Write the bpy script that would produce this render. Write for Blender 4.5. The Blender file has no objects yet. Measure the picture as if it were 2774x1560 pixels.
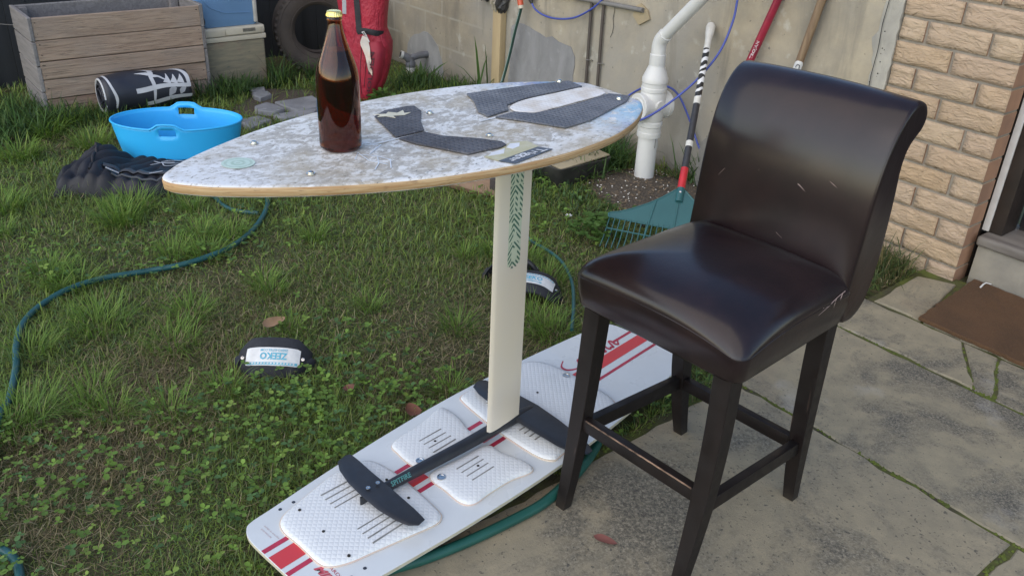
import bpy, bmesh, math, random
import numpy as np
from mathutils import Vector, Matrix

random.seed(7)
rng = np.random.default_rng(7)
S = bpy.context.scene
COL = S.collection
PI = math.pi

# ------------------------------------------------------------------ camera
cam_d = bpy.data.cameras.new('camera')
cam = bpy.data.objects.new('camera', cam_d)
COL.objects.link(cam)
PITCH, ROLL, HCAM = math.radians(27.85), math.radians(2.71), 1.52
fw = Vector((0, math.cos(PITCH), -math.sin(PITCH)))
up0 = Vector((0, math.sin(PITCH), math.cos(PITCH)))
rt0 = Vector((1, 0, 0))
rt = math.cos(ROLL) * rt0 + math.sin(ROLL) * up0
up = -math.sin(ROLL) * rt0 + math.cos(ROLL) * up0
cm = Matrix((rt, up, -fw)).transposed().to_4x4()
cm.translation = Vector((0, 0, HCAM))
cam.matrix_world = cm
cam_d.sensor_width = 36.0
cam_d.lens = 36.0 * 2363 / 2774
cam_d.clip_start = 0.05
cam_d.clip_end = 500
S.camera = cam

# ------------------------------------------------------------------ sky, soft sun, exposure
SUN_EL, SUN_AZ = math.radians(36), math.radians(232)      # azimuth of the direction towards the sun, from +x
world = bpy.data.worlds.new('World')
S.world = world
world.use_nodes = True
wn = world.node_tree
bg = wn.nodes['Background']
sky = wn.nodes.new('ShaderNodeTexSky')
sky.sky_type = 'NISHITA'
sky.sun_disc = False
sky.sun_elevation = SUN_EL
sky.sun_rotation = PI / 2 - SUN_AZ
sky.air_density = 1.0
sky.dust_density = 0.2
sky.ozone_density = 1.0
wn.links.new(sky.outputs[0], bg.inputs[0])
bg.inputs[1].default_value = 0.15

sun_d = bpy.data.lights.new('sun', 'SUN')
sun_d.energy = 1.35
sun_d.angle = math.radians(100)
sun_d.color = (1.0, 0.80, 0.52)
sun = bpy.data.objects.new('sun', sun_d)
COL.objects.link(sun)
sd = Vector((math.cos(SUN_EL) * math.cos(SUN_AZ), math.cos(SUN_EL) * math.sin(SUN_AZ), math.sin(SUN_EL)))
sun.rotation_euler = sd.to_track_quat('Z', 'Y').to_euler()
sun.location = sd * 20

S.view_settings.view_transform = 'Standard'
S.view_settings.look = 'None'
S.view_settings.gamma = 1.0
S.view_settings.use_curve_mapping = False
S.view_settings.exposure = 0.98

# ------------------------------------------------------------------ yard frame: the wall runs along W, N points out of it into the yard
P0 = Vector((1.75, 3.122, 0))
W = Vector((-0.63742, 0.77051, 0))
N = Vector((-0.77051, -0.63742, 0))
WALL_ANG = math.atan2(W.y, W.x)
Z = Vector((0, 0, 1))


def SV(s, v, z=0.0):
    return P0 + W * s + N * v + Z * z


def sv_of(x, y):
    dx, dy = x - P0.x, y - P0.y
    return dx * W.x + dy * W.y, dx * N.x + dy * N.y


# ------------------------------------------------------------------ object helpers
def tag(o, label=None, cat=None, group=None, kind=None):
    if label: o['label'] = label
    if cat: o['category'] = cat
    if group: o['group'] = group
    if kind: o['kind'] = kind
    return o


def empty(name, loc=(0, 0, 0), rz=0.0, label=None, cat=None, group=None, mat4=None):
    o = bpy.data.objects.new(name, None)
    o.empty_display_size = 0.1
    COL.objects.link(o)
    if mat4 is not None:
        o.matrix_world = mat4
    else:
        o.location = loc
        o.rotation_euler = (0, 0, rz)
    return tag(o, label, cat, group)


def link_mesh(name, me, parent=None):
    o = bpy.data.objects.new(name, me)
    COL.objects.link(o)
    if parent is not None:
        o.parent = parent
    return o


def mesh(name, verts, faces, mat, parent=None, smooth=False):
    me = bpy.data.meshes.new(name)
    me.from_pydata([tuple(v) for v in verts], [], [tuple(f) for f in faces])
    me.validate()
    if mat is not None:
        me.materials.append(mat)
    if smooth:
        me.polygons.foreach_set('use_smooth', [True] * len(me.polygons))
    me.update()
    return link_mesh(name, me, parent)


def fix_normals(o):
    bm = bmesh.new(); bm.from_mesh(o.data)
    bmesh.ops.recalc_face_normals(bm, faces=bm.faces)
    bm.to_mesh(o.data); bm.free()
    return o


def smooth_by_angle(o, deg=35):
    bm = bmesh.new(); bm.from_mesh(o.data)
    lim = math.radians(deg)
    for f in bm.faces: f.smooth = True
    for e in bm.edges:
        if len(e.link_faces) == 2 and e.calc_face_angle(0) > lim:
            e.smooth = False
    bm.to_mesh(o.data); bm.free()
    return o


def box_verts(c, sz, rz=0.0):
    cx, cy, cz = c; hx, hy, hz = sz[0] / 2, sz[1] / 2, sz[2] / 2
    vs = []
    ca, sa = math.cos(rz), math.sin(rz)
    for z in (-hz, hz):
        for x, y in ((-hx, -hy), (hx, -hy), (hx, hy), (-hx, hy)):
            vs.append((cx + x * ca - y * sa, cy + x * sa + y * ca, cz + z))
    fs = [(3, 2, 1, 0), (4, 5, 6, 7), (0, 1, 5, 4), (1, 2, 6, 5), (2, 3, 7, 6), (3, 0, 4, 7)]
    return vs, fs


def bevel(o, w, seg=2, ang=30):
    bm = bmesh.new(); bm.from_mesh(o.data)
    ed = [e for e in bm.edges if len(e.link_faces) == 2 and e.calc_face_angle(0) > math.radians(ang)]
    bmesh.ops.bevel(bm, geom=ed, offset=w, offset_type='OFFSET', segments=seg, profile=0.6, affect='EDGES', clamp_overlap=True)
    bm.to_mesh(o.data); bm.free()
    return o


def box(name, c, sz, mat, parent=None, rz=0.0, bev=0.0, seg=2):
    o = mesh(name, *box_verts(c, sz, rz), mat, parent)
    if bev > 0:
        bevel(o, bev, seg); smooth_by_angle(o, 40)
    return o


def catmull(pts, n=8, closed=False):
    P = [Vector(p) for p in pts]
    out = []
    m = len(P)
    rngk = range(m) if closed else range(m - 1)
    for i in rngk:
        if closed:
            p0, p1, p2, p3 = P[(i - 1) % m], P[i], P[(i + 1) % m], P[(i + 2) % m]
        else:
            p0 = P[i - 1] if i > 0 else P[0] * 2 - P[1]
            p1, p2 = P[i], P[i + 1]
            p3 = P[i + 2] if i + 2 < m else P[-1] * 2 - P[-2]
        for k in range(n):
            t = k / n
            out.append(0.5 * ((2 * p1) + (-p0 + p2) * t + (2 * p0 - 5 * p1 + 4 * p2 - p3) * t * t + (-p0 + 3 * p1 - 3 * p2 + p3) * t ** 3))
    if not closed:
        out.append(P[-1].copy())
    return out


def tube(name, pts, r, mat, parent=None, seg=8, cap=True, closed=False, scale2=1.0):
    """round bar along a path; r a number or one per point; scale2 flattens it"""
    P = [Vector(p) for p in pts]
    n = len(P)
    R = [r] * n if not hasattr(r, '__len__') else list(r)
    verts, faces = [], []
    t0 = (P[1] - P[0]).normalized()
    ref = Vector((0, 0, 1)) if abs(t0.z) < 0.9 else Vector((1, 0, 0))
    nx = t0.cross(ref).normalized()
    for i in range(n):
        if closed:
            t = (P[(i + 1) % n] - P[i - 1]).normalized()
        else:
            t = (P[min(i + 1, n - 1)] - P[max(i - 1, 0)]).normalized()
        nx = (nx - t * nx.dot(t)).normalized()
        ny = t.cross(nx)
        for k in range(seg):
            a = 2 * PI * k / seg
            verts.append(P[i] + nx * math.cos(a) * R[i] + ny * math.sin(a) * R[i] * scale2)
    m = n if closed else n - 1
    for i in range(m):
        j = (i + 1) % n
        for k in range(seg):
            k2 = (k + 1) % seg
            faces.append((i * seg + k, i * seg + k2, j * seg + k2, j * seg + k))
    if cap and not closed:
        faces.append(tuple(range(seg - 1, -1, -1)))
        faces.append(tuple((n - 1) * seg + k for k in range(seg)))
    o = mesh(name, verts, faces, mat, parent)
    fix_normals(o)
    return smooth_by_angle(o, 50)


def lathe(name, prof, mat, parent=None, seg=32, origin=(0, 0, 0), axis=None, closed=False, ang=40):
    """prof: (radius, height) pairs turned round the z axis (or round axis)"""
    verts, faces = [], []
    n = len(prof)
    o3 = Vector(origin)
    if axis is None:
        ex, ey, ez = Vector((1, 0, 0)), Vector((0, 1, 0)), Vector((0, 0, 1))
    else:
        ez = Vector(axis).normalized()
        ex = ez.cross(Vector((0, 0, 1)) if abs(ez.z) < 0.9 else Vector((1, 0, 0))).normalized()
        ey = ez.cross(ex)
    for r, h in prof:
        for k in range(seg):
            a = 2 * PI * k / seg
            verts.append(o3 + ex * math.cos(a) * r + ey * math.sin(a) * r + ez * h)
    m = n if closed else n - 1
    for i in range(m):
        j = (i + 1) % n
        for k in range(seg):
            k2 = (k + 1) % seg
            faces.append((i * seg + k, i * seg + k2, j * seg + k2, j * seg + k))
    if not closed:
        if prof[0][0] > 1e-5: faces.append(tuple(range(seg - 1, -1, -1)))
        if prof[-1][0] > 1e-5: faces.append(tuple((n - 1) * seg + k for k in range(seg)))
    o = mesh(name, verts, faces, mat, parent)
    bm = bmesh.new(); bm.from_mesh(o.data)
    bmesh.ops.remove_doubles(bm, verts=bm.verts, dist=1e-6)
    bmesh.ops.recalc_face_normals(bm, faces=bm.faces)
    bm.to_mesh(o.data); bm.free()
    return smooth_by_angle(o, ang)


def prism(name, outline, z0, z1, mat, parent=None, bev=0.0, seg=2, mat_side=None):
    """flat plate from an outline of (x, y) points"""
    n = len(outline)
    ar = sum(outline[i][0] * outline[(i + 1) % n][1] - outline[(i + 1) % n][0] * outline[i][1] for i in range(n))
    if ar < 0: outline = list(reversed(outline))
    verts = [(x, y, z0) for x, y in outline] + [(x, y, z1) for x, y in outline]
    faces = [tuple(range(n - 1, -1, -1)), tuple(range(n, 2 * n))]
    for i in range(n):
        j = (i + 1) % n
        faces.append((i, j, n + j, n + i))
    o = mesh(name, verts, faces, mat, parent)
    if mat_side is not None:
        o.data.materials.append(mat_side)
        for p in o.data.polygons:
            if abs(p.normal.z) < 0.5: p.material_index = 1
    if bev > 0:
        bevel(o, bev, seg, 45)
    return smooth_by_angle(o, 40)


def loft(name, rings, mat, parent=None, cap0=True, cap1=True, ang=60, close=True):
    n = len(rings[0])
    verts = [v for r in rings for v in r]
    faces = []
    for i in range(len(rings) - 1):
        for k in range(n if close else n - 1):
            k2 = (k + 1) % n
            faces.append((i * n + k, i * n + k2, (i + 1) * n + k2, (i + 1) * n + k))
    if cap0: faces.append(tuple(range(n - 1, -1, -1)))
    if cap1: faces.append(tuple((len(rings) - 1) * n + k for k in range(n)))
    o = mesh(name, verts, faces, mat, parent)
    fix_normals(o)
    return smooth_by_angle(o, ang)


def rrect(hx, hy, r, n=6):
    pts = []
    for cx, cy, a0 in ((hx - r, hy - r, 0), (-hx + r, hy - r, 90), (-hx + r, -hy + r, 180), (hx - r, -hy + r, 270)):
        for k in range(n + 1):
            a = math.radians(a0 + 90 * k / n)
            pts.append((cx + r * math.cos(a), cy + r * math.sin(a)))
    return pts


_txt = {}


def text_mesh(body, shear=0.0, bold=0.0, space=1.0):
    key = (body, shear, bold, space)
    if key not in _txt:
        cu = bpy.data.curves.new('lettering', 'FONT')
        cu.body = body
        cu.shear = shear
        cu.offset = bold
        cu.space_character = space
        cu.resolution_u = 2
        t = bpy.data.objects.new('lettering_source', cu)
        COL.objects.link(t)
        dg = bpy.context.evaluated_depsgraph_get()
        me = bpy.data.meshes.new_from_object(t.evaluated_get(dg))
        vs = np.array([v.co[:2] for v in me.vertices])
        fs = [tuple(p.vertices) for p in me.polygons]
        mn, mx = vs.min(0), vs.max(0)
        vs = (vs - mn) / (mx - mn)
        bpy.data.objects.remove(t)
        bpy.data.curves.remove(cu)
        bpy.data.meshes.remove(me)
        _txt[key] = (vs, fs)
    return _txt[key]


def lettering(body, fn, mat, parent=None, shear=0.0, bold=0.0, name='lettering', space=1.0):
    """flat print: fn maps the unit square of the word to a point on the printed surface"""
    vs, fs = text_mesh(body, shear, bold, space)
    return mesh(name, [fn(float(x), float(y)) for x, y in vs], fs, mat, parent)


def plane_fn(o, ex, ey):
    o, ex, ey = Vector(o), Vector(ex), Vector(ey)
    return lambda x, y: o + ex * x + ey * y


# ------------------------------------------------------------------ materials
class NT:
    def __init__(self, name):
        self.m = bpy.data.materials.new(name)
        self.m.use_nodes = True
        self.t = self.m.node_tree
        self.b = self.t.nodes['Principled BSDF']
        tc = self.t.nodes.new('ShaderNodeTexCoord')
        oi = self.t.nodes.new('ShaderNodeObjectInfo')
        mul = self.t.nodes.new('ShaderNodeMath'); mul.operation = 'MULTIPLY'; mul.inputs[1].default_value = 53.7
        self.t.links.new(oi.outputs['Random'], mul.inputs[0])
        add = self.t.nodes.new('ShaderNodeVectorMath'); add.operation = 'ADD'
        self.t.links.new(tc.outputs['Object'], add.inputs[0])
        self.t.links.new(mul.outputs[0], add.inputs[1])
        self.obj = tc.outputs['Object']
        self.rnd = oi.outputs['Random']
        self.co = add.outputs[0]

    def l(self, a, b): self.t.links.new(a, b)

    def mapped(self, scale=(1, 1, 1), rot=(0, 0, 0), src=None):
        n = self.t.nodes.new('ShaderNodeMapping')
        n.inputs['Scale'].default_value = scale
        n.inputs['Rotation'].default_value = rot
        self.l(src or self.co, n.inputs[0])
        return n.outputs[0]

    def noise(self, scale, detail=4, rough=0.55, dist=0.0, co=None):
        n = self.t.nodes.new('ShaderNodeTexNoise')
        n.inputs['Scale'].default_value = scale
        n.inputs['Detail'].default_value = detail
        n.inputs['Roughness'].default_value = rough
        n.inputs['Distortion'].default_value = dist
        self.l(co or self.co, n.inputs['Vector'])
        return n.outputs[0]

    def voro(self, scale, co=None, feature='F1', rnd=1.0):
        n = self.t.nodes.new('ShaderNodeTexVoronoi')
        n.feature = feature
        n.inputs['Scale'].default_value = scale
        n.inputs['Randomness'].default_value = rnd
        self.l(co or self.co, n.inputs['Vector'])
        return n.outputs['Distance']

    def ramp(self, fac, stops, const=False):
        n = self.t.nodes.new('ShaderNodeValToRGB')
        e = n.color_ramp.elements
        while len(e) < len(stops): e.new(0.5)
        for k, (p, c) in enumerate(stops):
            e[k].position = p
            if not hasattr(c, '__len__'): c = (c, c, c)
            e[k].color = (*c[:3], 1)
        if const: n.color_ramp.interpolation = 'CONSTANT'
        self.l(fac, n.inputs[0])
        return n.outputs[0]

    def mix(self, fac, a, b, mode='MIX'):
        n = self.t.nodes.new('ShaderNodeMix')
        n.data_type = 'RGBA'; n.blend_type = mode
        for v, s in ((fac, n.inputs[0]), (a, n.inputs[6]), (b, n.inputs[7])):
            if hasattr(v, 'links'): self.l(v, s)
            elif hasattr(v, '__len__'): s.default_value = (*v[:3], 1)
            else: s.default_value = v
        return n.outputs[2]

    def math(self, op, a, b=0.0, clamp=False):
        n = self.t.nodes.new('ShaderNodeMath'); n.operation = op; n.use_clamp = clamp
        for v, s in ((a, n.inputs[0]), (b, n.inputs[1])):
            if hasattr(v, 'links'): self.l(v, s)
            else: s.default_value = v
        return n.outputs[0]

    def xyz(self, co=None):
        n = self.t.nodes.new('ShaderNodeSeparateXYZ')
        self.l(co or self.obj, n.inputs[0])
        return n.outputs

    def color(self, c):
        if hasattr(c, 'links'): self.l(c, self.b.inputs['Base Color'])
        else: self.b.inputs['Base Color'].default_value = (*c[:3], 1)

    def rough(self, r):
        if hasattr(r, 'links'): self.l(r, self.b.inputs['Roughness'])
        else: self.b.inputs['Roughness'].default_value = r

    def bump(self, h, strength=0.3, dist=0.01, prev=None):
        n = self.t.nodes.new('ShaderNodeBump')
        n.inputs['Strength'].default_value = strength
        n.inputs['Distance'].default_value = dist
        self.l(h, n.inputs['Height'])
        if prev is not None: self.l(prev, n.inputs['Normal'])
        self.l(n.outputs[0], self.b.inputs['Normal'])
        return n.outputs[0]


def simple(name, c, rough=0.5, c2=None, scale=20, amt=0.35, bump=0.0, bscale=200, metal=0.0, spec=0.5, coat=0.0, stretch=(1, 1, 1)):
    k = NT(name)
    if c2 is None:
        c2 = tuple(x * 0.72 for x in c)
    f = k.noise(scale, 5, 0.6, co=k.mapped(stretch))
    f = k.ramp(f, [(0.5 - amt / 2, 0.0), (0.5 + amt / 2, 1.0)])
    k.color(k.mix(f, c, c2))
    k.rough(k.ramp(k.noise(scale * 1.7, 3), [(0.3, max(rough - 0.07, 0)), (0.7, min(rough + 0.07, 1))]))
    k.b.inputs['Metallic'].default_value = metal
    k.b.inputs['Specular IOR Level'].default_value = spec
    k.b.inputs['Coat Weight'].default_value = coat
    if bump > 0:
        k.bump(k.noise(bscale, 4, co=k.mapped(stretch)), bump, 0.004)
    return k.m

# ------------------------------------------------------------------ ground, lawn earth
k = NT('lawn earth')
n1 = k.noise(3.0, 6, 0.6)
n2 = k.noise(60, 5, 0.7)
c = k.mix(k.ramp(n1, [(0.35, 0), (0.65, 1)]), (0.080, 0.098, 0.028), (0.115, 0.10, 0.048))
c = k.mix(k.ramp(n2, [(0.4, 0), (0.7, 1)]), c, (0.045, 0.045, 0.018))
k.color(c); k.rough(0.95); k.bump(n2, 0.8, 0.02)
M_EARTH = k.m

ground = mesh('lawn', [(-45, -40, -0.018), (45, -40, -0.018), (45, 55, -0.018), (-45, 55, -0.018)], [(0, 1, 2, 3)], M_EARTH)
tag(ground, kind='structure')

# bare soil with perlite around the drain pipe
k = NT('potting soil')
n2 = k.noise(90, 5, 0.7)
c = k.mix(k.ramp(n2, [(0.35, 0), (0.7, 1)]), (0.055, 0.042, 0.03), (0.16, 0.13, 0.095))
k.color(c); k.rough(0.95); k.bump(n2, 1.0, 0.02)
M_SOIL = k.m
pts = []
for i in range(40):
    a = 2 * PI * i / 40
    r = 1 + 0.12 * math.sin(3 * a + 1) + 0.08 * math.sin(7 * a)
    pts.append((0.40 * r * math.cos(a), 0.30 * r * math.sin(a)))
vs, fs = [(0, 0, 0.02)], []
for rr, hz in ((0.5, 0.014), (0.85, 0.004), (1.0, -0.016)):
    vs += [(x * rr, y * rr, hz) for x, y in pts]
fs = [(0, 1 + i, 1 + (i + 1) % 40) for i in range(40)]
for q in range(2):
    fs += [(1 + q * 40 + i, 41 + q * 40 + i, 41 + q * 40 + (i + 1) % 40, 1 + q * 40 + (i + 1) % 40) for i in range(40)]
soil = mesh('soil_patch', vs, fs, M_SOIL, smooth=True)
fix_normals(soil)
soil.matrix_world = Matrix.Translation((0.66, 3.92, 0.0)) @ Matrix.Rotation(WALL_ANG, 4, 'Z')
tag(soil, kind='structure')

M_PERLITE = simple('perlite', (0.72, 0.70, 0.64), 0.9)
M_CHIP = simple('bark chips', (0.27, 0.20, 0.13), 0.9, (0.12, 0.085, 0.05))
vs, fs = [], []
for i in range(130):
    a = rng.random() * 2 * PI; r = math.sqrt(rng.random()) * 0.95
    p = soil.matrix_world @ Vector((0.38 * r * math.cos(a), 0.29 * r * math.sin(a), 0.024 - 0.02 * r))
    s = 0.0022 + 0.0032 * rng.random()
    b = len(vs)
    for dx, dy, dz in ((1, 0, 0), (0, 1, 0), (-1, 0, 0), (0, -1, 0), (0, 0, 0.9), (0, 0, -0.6)):
        vs.append((p.x + dx * s, p.y + dy * s, p.z + dz * s))
    for q in range(4): fs += [(b + q, b + (q + 1) % 4, b + 4), (b + (q + 1) % 4, b + q, b + 5)]
tag(mesh('perlite_gravel', vs, fs, M_PERLITE), kind='stuff')
vs, fs = [], []
for i in range(520):
    a = rng.random() * 2 * PI; r = math.sqrt(rng.random()) * 1.05
    p = soil.matrix_world @ Vector((0.38 * r * math.cos(a), 0.29 * r * math.sin(a), 0.026 - 0.022 * r))
    th = rng.random() * PI; L = 0.008 + 0.018 * rng.random(); wd = 0.0018 + 0.002 * rng.random()
    d = Vector((math.cos(th), math.sin(th), (rng.random() - 0.4) * 0.5)) * L / 2
    e = Vector((-math.sin(th), math.cos(th), 0)) * wd
    b = len(vs)
    vs += [p - d - e, p + d - e, p + d + e, p - d + e]
    fs.append((b, b + 1, b + 2, b + 3))
tag(mesh('bark_litter', vs, fs, M_CHIP), kind='stuff')

# ------------------------------------------------------------------ concrete paving: slabs on a mossy bed
k = NT('paving concrete')
big = k.noise(2.6, 8, 0.72, 0.4)
mid = k.noise(14, 6, 0.65)
fine = k.noise(150, 6, 0.82, 0.4)
spk = k.voro(120)
xz = k.xyz(k.obj)
c = k.mix(k.ramp(mid, [(0.35, 0), (0.65, 1)]), (0.325, 0.278, 0.185), (0.255, 0.222, 0.153))
worn = k.ramp(big, [(0.48, 0), (0.60, 1)])                              # areas worn down to dark aggregate
agg = k.ramp(fine, [(0.37, (0.030, 0.028, 0.026)), (0.50, (0.125, 0.115, 0.092)), (0.64, (0.34, 0.30, 0.22))])
c = k.mix(k.math('MULTIPLY', worn, 0.9), c, agg)
c = k.mix(k.ramp(k.noise(3.1, 3, co=k.mapped((1, 1, 1), (0, 0, 2.0))), [(0.58, 0), (0.72, 0.3)]), c, (0.27, 0.195, 0.125))   # rusty stains
c = k.mix(k.ramp(k.noise(4.3, 4, co=k.mapped((1, 1, 1), (0, 0, 0.7))), [(0.60, 0), (0.74, 0.5)]), c, (0.42, 0.40, 0.36))
pit = k.ramp(k.noise(95, 3, 0.6), [(0.31, 1), (0.37, 0)])
c = k.mix(k.math('MULTIPLY', pit, 0.75), c, (0.05, 0.048, 0.045))
k.color(c); k.rough(0.88)
h = k.math('ADD', k.math('MULTIPLY', fine, 0.7), k.math('MULTIPLY', mid, 0.5))
k.bump(h, 0.55, 0.006)
M_PAVE = k.m

k = NT('sandy paving concrete')
fine = k.noise(150, 5, 0.7)
c = k.mix(k.ramp(k.noise(9, 5), [(0.35, 0), (0.65, 1)]), (0.36, 0.285, 0.18), (0.28, 0.24, 0.175))
pit = k.ramp(k.noise(85, 3, 0.6), [(0.33, 1), (0.40, 0)])
c = k.mix(k.math('MULTIPLY', pit, 0.7), c, (0.06, 0.05, 0.04))
k.color(c); k.rough(0.9); k.bump(fine, 0.4, 0.004)

k = NT('paving concrete at the lawn')
big = k.noise(2.4, 8, 0.72, 0.4)
mid = k.noise(14, 6, 0.65)
fine = k.noise(120, 6, 0.78, 0.6)
xz = k.xyz(k.obj)
sand = k.ramp(k.math('ADD', k.math('ADD', k.math('MULTIPLY', xz[0], 2.3), k.math('MULTIPLY', k.noise(5, 4), 0.55)), 0.18), [(0.30, 0), (0.56, 1)])
c = k.mix(k.ramp(mid, [(0.35, 0), (0.65, 1)]), (0.32, 0.272, 0.182), (0.25, 0.217, 0.15))
c2 = k.mix(k.ramp(mid, [(0.35, 0), (0.65, 1)]), (0.37, 0.29, 0.18), (0.27, 0.235, 0.17))
agg = k.ramp(fine, [(0.37, (0.030, 0.028, 0.026)), (0.50, (0.125, 0.115, 0.092)), (0.64, (0.34, 0.30, 0.22))])
c = k.mix(k.math('MULTIPLY', k.ramp(big, [(0.47, 0), (0.60, 1)]), 0.85), c, agg)
c = k.mix(sand, c, c2)
pit = k.ramp(k.noise(95, 3, 0.6), [(0.32, 1), (0.38, 0)])
c = k.mix(k.math('MULTIPLY', pit, 0.75), c, (0.05, 0.048, 0.045))
k.color(c); k.rough(0.88)
k.bump(k.math('ADD', k.math('MULTIPLY', fine, 0.7), k.math('MULTIPLY', mid, 0.5)), 0.55, 0.006)
M_PAVE_SAND = k.m

M_MOSS = simple('moss and dirt in joints', (0.105, 0.125, 0.02), 0.95, (0.06, 0.052, 0.028), 9, 0.3, 0.8, 160)

pave = empty('paving', P0, WALL_ANG); tag(pave, kind='structure')
# bed (local frame: x along the wall to the left, y out of the wall)
bed = mesh('joint_moss', [(0.02, 2.9, -0.0055), (-2.2, 2.9, -0.0055), (-2.2, -0.2, -0.0055), (0.125, -0.02, -0.0055), (0.10, 0.9, -0.0055), (0.06, 1.6, -0.0055)],
           [(0, 1, 2, 3, 4, 5)], M_MOSS, pave)


def ragged(poly, step=0.05, amp=0.0035):
    out = []
    n = len(poly)
    for i in range(n):
        a, b = Vector(poly[i]), Vector(poly[(i + 1) % n])
        m = max(1, int((b - a).length / step))
        nv = Vector((-(b - a).y, (b - a).x)).normalized()
        for q in range(m):
            j = 0.0 if q == 0 else float(rng.normal()) * amp
            out.append(tuple(a + (b - a) * q / m + nv * j))
    return out


def slab(poly_uv, mat=None, top=0.0):
    top += 0.0015 * float(rng.normal())
    o = prism('paving_slab', ragged([(-u, v) for u, v in poly_uv]), -0.05, top, mat or M_PAVE, pave)
    bm = bmesh.new(); bm.from_mesh(o.data)
    ed = [e for e in bm.edges if all(v.co.z > top - 1e-4 for v in e.verts)]
    bmesh.ops.bevel(bm, geom=ed, offset=0.004, segments=1, affect='EDGES', clamp_overlap=True)
    bm.to_mesh(o.data); bm.free()
    return o


slab([(-0.035, 1.312), (0.829, 1.312), (0.829, 2.8), (0.005, 2.8), (-0.01, 2.0)], M_PAVE_SAND)
slab([(0.846, 1.312), (2.1, 1.312), (2.1, 2.8), (0.846, 2.8)])
slab([(-0.095, 0.719), (2.1, 0.719), (2.1, 1.297), (-0.06, 1.297)])
slab([(-0.12, 0.442), (0.262, 0.442), (0.43, 0.704), (-0.105, 0.704)])
slab([(0.27, 0.442), (0.388, 0.442), (0.492, 0.704), (0.438, 0.704)])
slab([(0.399, 0.442), (2.1, 0.442), (2.1, 0.704), (0.504, 0.704)])
slab([(-0.10, 0.09), (0.03, 0.03), (0.10, 0.428), (-0.085, 0.428)])
slab([(0.045, -0.04), (2.1, -0.04), (2.1, 0.43), (0.113, 0.43)])

# cushions of moss and grit standing in the joints
vs, fs = [], []
for (u0, v0), (u1, v1), cnt, wd_ in (((-0.08, 1.304), (2.1, 1.304), 420, 0.006), ((-0.1, 0.711), (2.1, 0.711), 260, 0.004), ((0.266, 0.45), (0.434, 0.70), 50, 0.004), ((0.393, 0.45), (0.498, 0.70), 70, 0.006), ((0.8375, 1.32), (0.8375, 2.7), 300, 0.009), ((0.44, 0.70), (0.49, 0.712), 40, 0.014), ((-0.05, 0.09), (-0.03, 2.6), 260, 0.012)):
    for i in range(cnt):
        t = rng.random()
        u, v = u0 + (u1 - u0) * t + wd_ * float(rng.normal()) * 0.5, v0 + (v1 - v0) * t + wd_ * float(rng.normal()) * 0.5
        r_ = 0.003 + 0.004 * rng.random()
        if math.sin(t * 31 + u0 * 9) + 0.6 * math.sin(t * 83) < -0.5: continue
        b = len(vs)
        for q in range(5):
            a = 2 * PI * q / 5 + u * 40
            vs.append((-(u + r_ * math.cos(a)), v + r_ * math.sin(a), -0.005))
        vs.append((-u, v, -0.004 + r_ * 0.9))
        fs += [(b + q, b + (q + 1) % 5, b + 5) for q in range(5)]
mc_ = mesh('moss_cushions', vs, fs, simple('green moss', (0.115, 0.15, 0.018), 1.0, (0.07, 0.085, 0.02), 40, 0.4, 0.6, 300), pave, smooth=True)
fix_normals(mc_)
tag(mc_, kind='stuff')

# stepping stones of the old path
k = NT('path stone')
c = k.mix(k.ramp(k.noise(7, 6, 0.6), [(0.35, 0), (0.68, 1)]), (0.235, 0.24, 0.25), (0.15, 0.155, 0.16))
c = k.mix(k.ramp(k.noise(22, 3), [(0.62, 0), (0.72, 0.6)]), c, (0.36, 0.36, 0.37))
k.color(c); k.rough(0.85); k.bump(k.noise(40, 6, 0.7), 0.5, 0.01)
M_STONE = k.m
path = mesh('stone_path', [(-1.75, 4.6, -0.012), (-0.9, 4.75, -0.012), (-0.95, 5.45, -0.012), (-1.65, 5.45, -0.012)], [(0, 1, 2, 3)], M_SOIL)
tag(path, kind='structure')
STONES = [
    [(-1.555, 4.968), (-1.509, 5.061), (-1.445, 5.025), (-1.360, 4.940), (-1.403, 4.867), (-1.535, 4.897)],
    [(-1.471, 5.075), (-1.392, 5.136), (-1.274, 5.246), (-1.204, 5.152), (-1.188, 4.991), (-1.295, 4.929), (-1.396, 4.995)],
    [(-1.413, 4.822), (-1.336, 4.885), (-1.219, 4.964), (-1.178, 4.985), (-1.184, 4.866), (-1.350, 4.768)],
    [(-1.698, 5.349), (-1.610, 5.399), (-1.581, 5.310), (-1.653, 5.272)],
    [(-1.654, 5.246), (-1.559, 5.296), (-1.518, 5.228), (-1.570, 5.138)],
    [(-1.581, 4.704), (-1.485, 4.803), (-1.383, 4.735), (-1.462, 4.574)],
    [(-1.263, 4.754), (-1.138, 4.947), (-0.965, 4.946), (-1.035, 4.653)],
]
for st in STONES:
    cx = sum(p[0] for p in st) / len(st); cy = sum(p[1] for p in st) / len(st)
    st = [(cx + (p[0] - cx) * 0.97, cy + (p[1] - cy) * 0.97) for p in st]
    o = prism('path_stone', ragged(st, 0.06, 0.006), -0.05, 0.012 + 0.006 * rng.random(), M_STONE, path, bev=0.006, seg=1)

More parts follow.
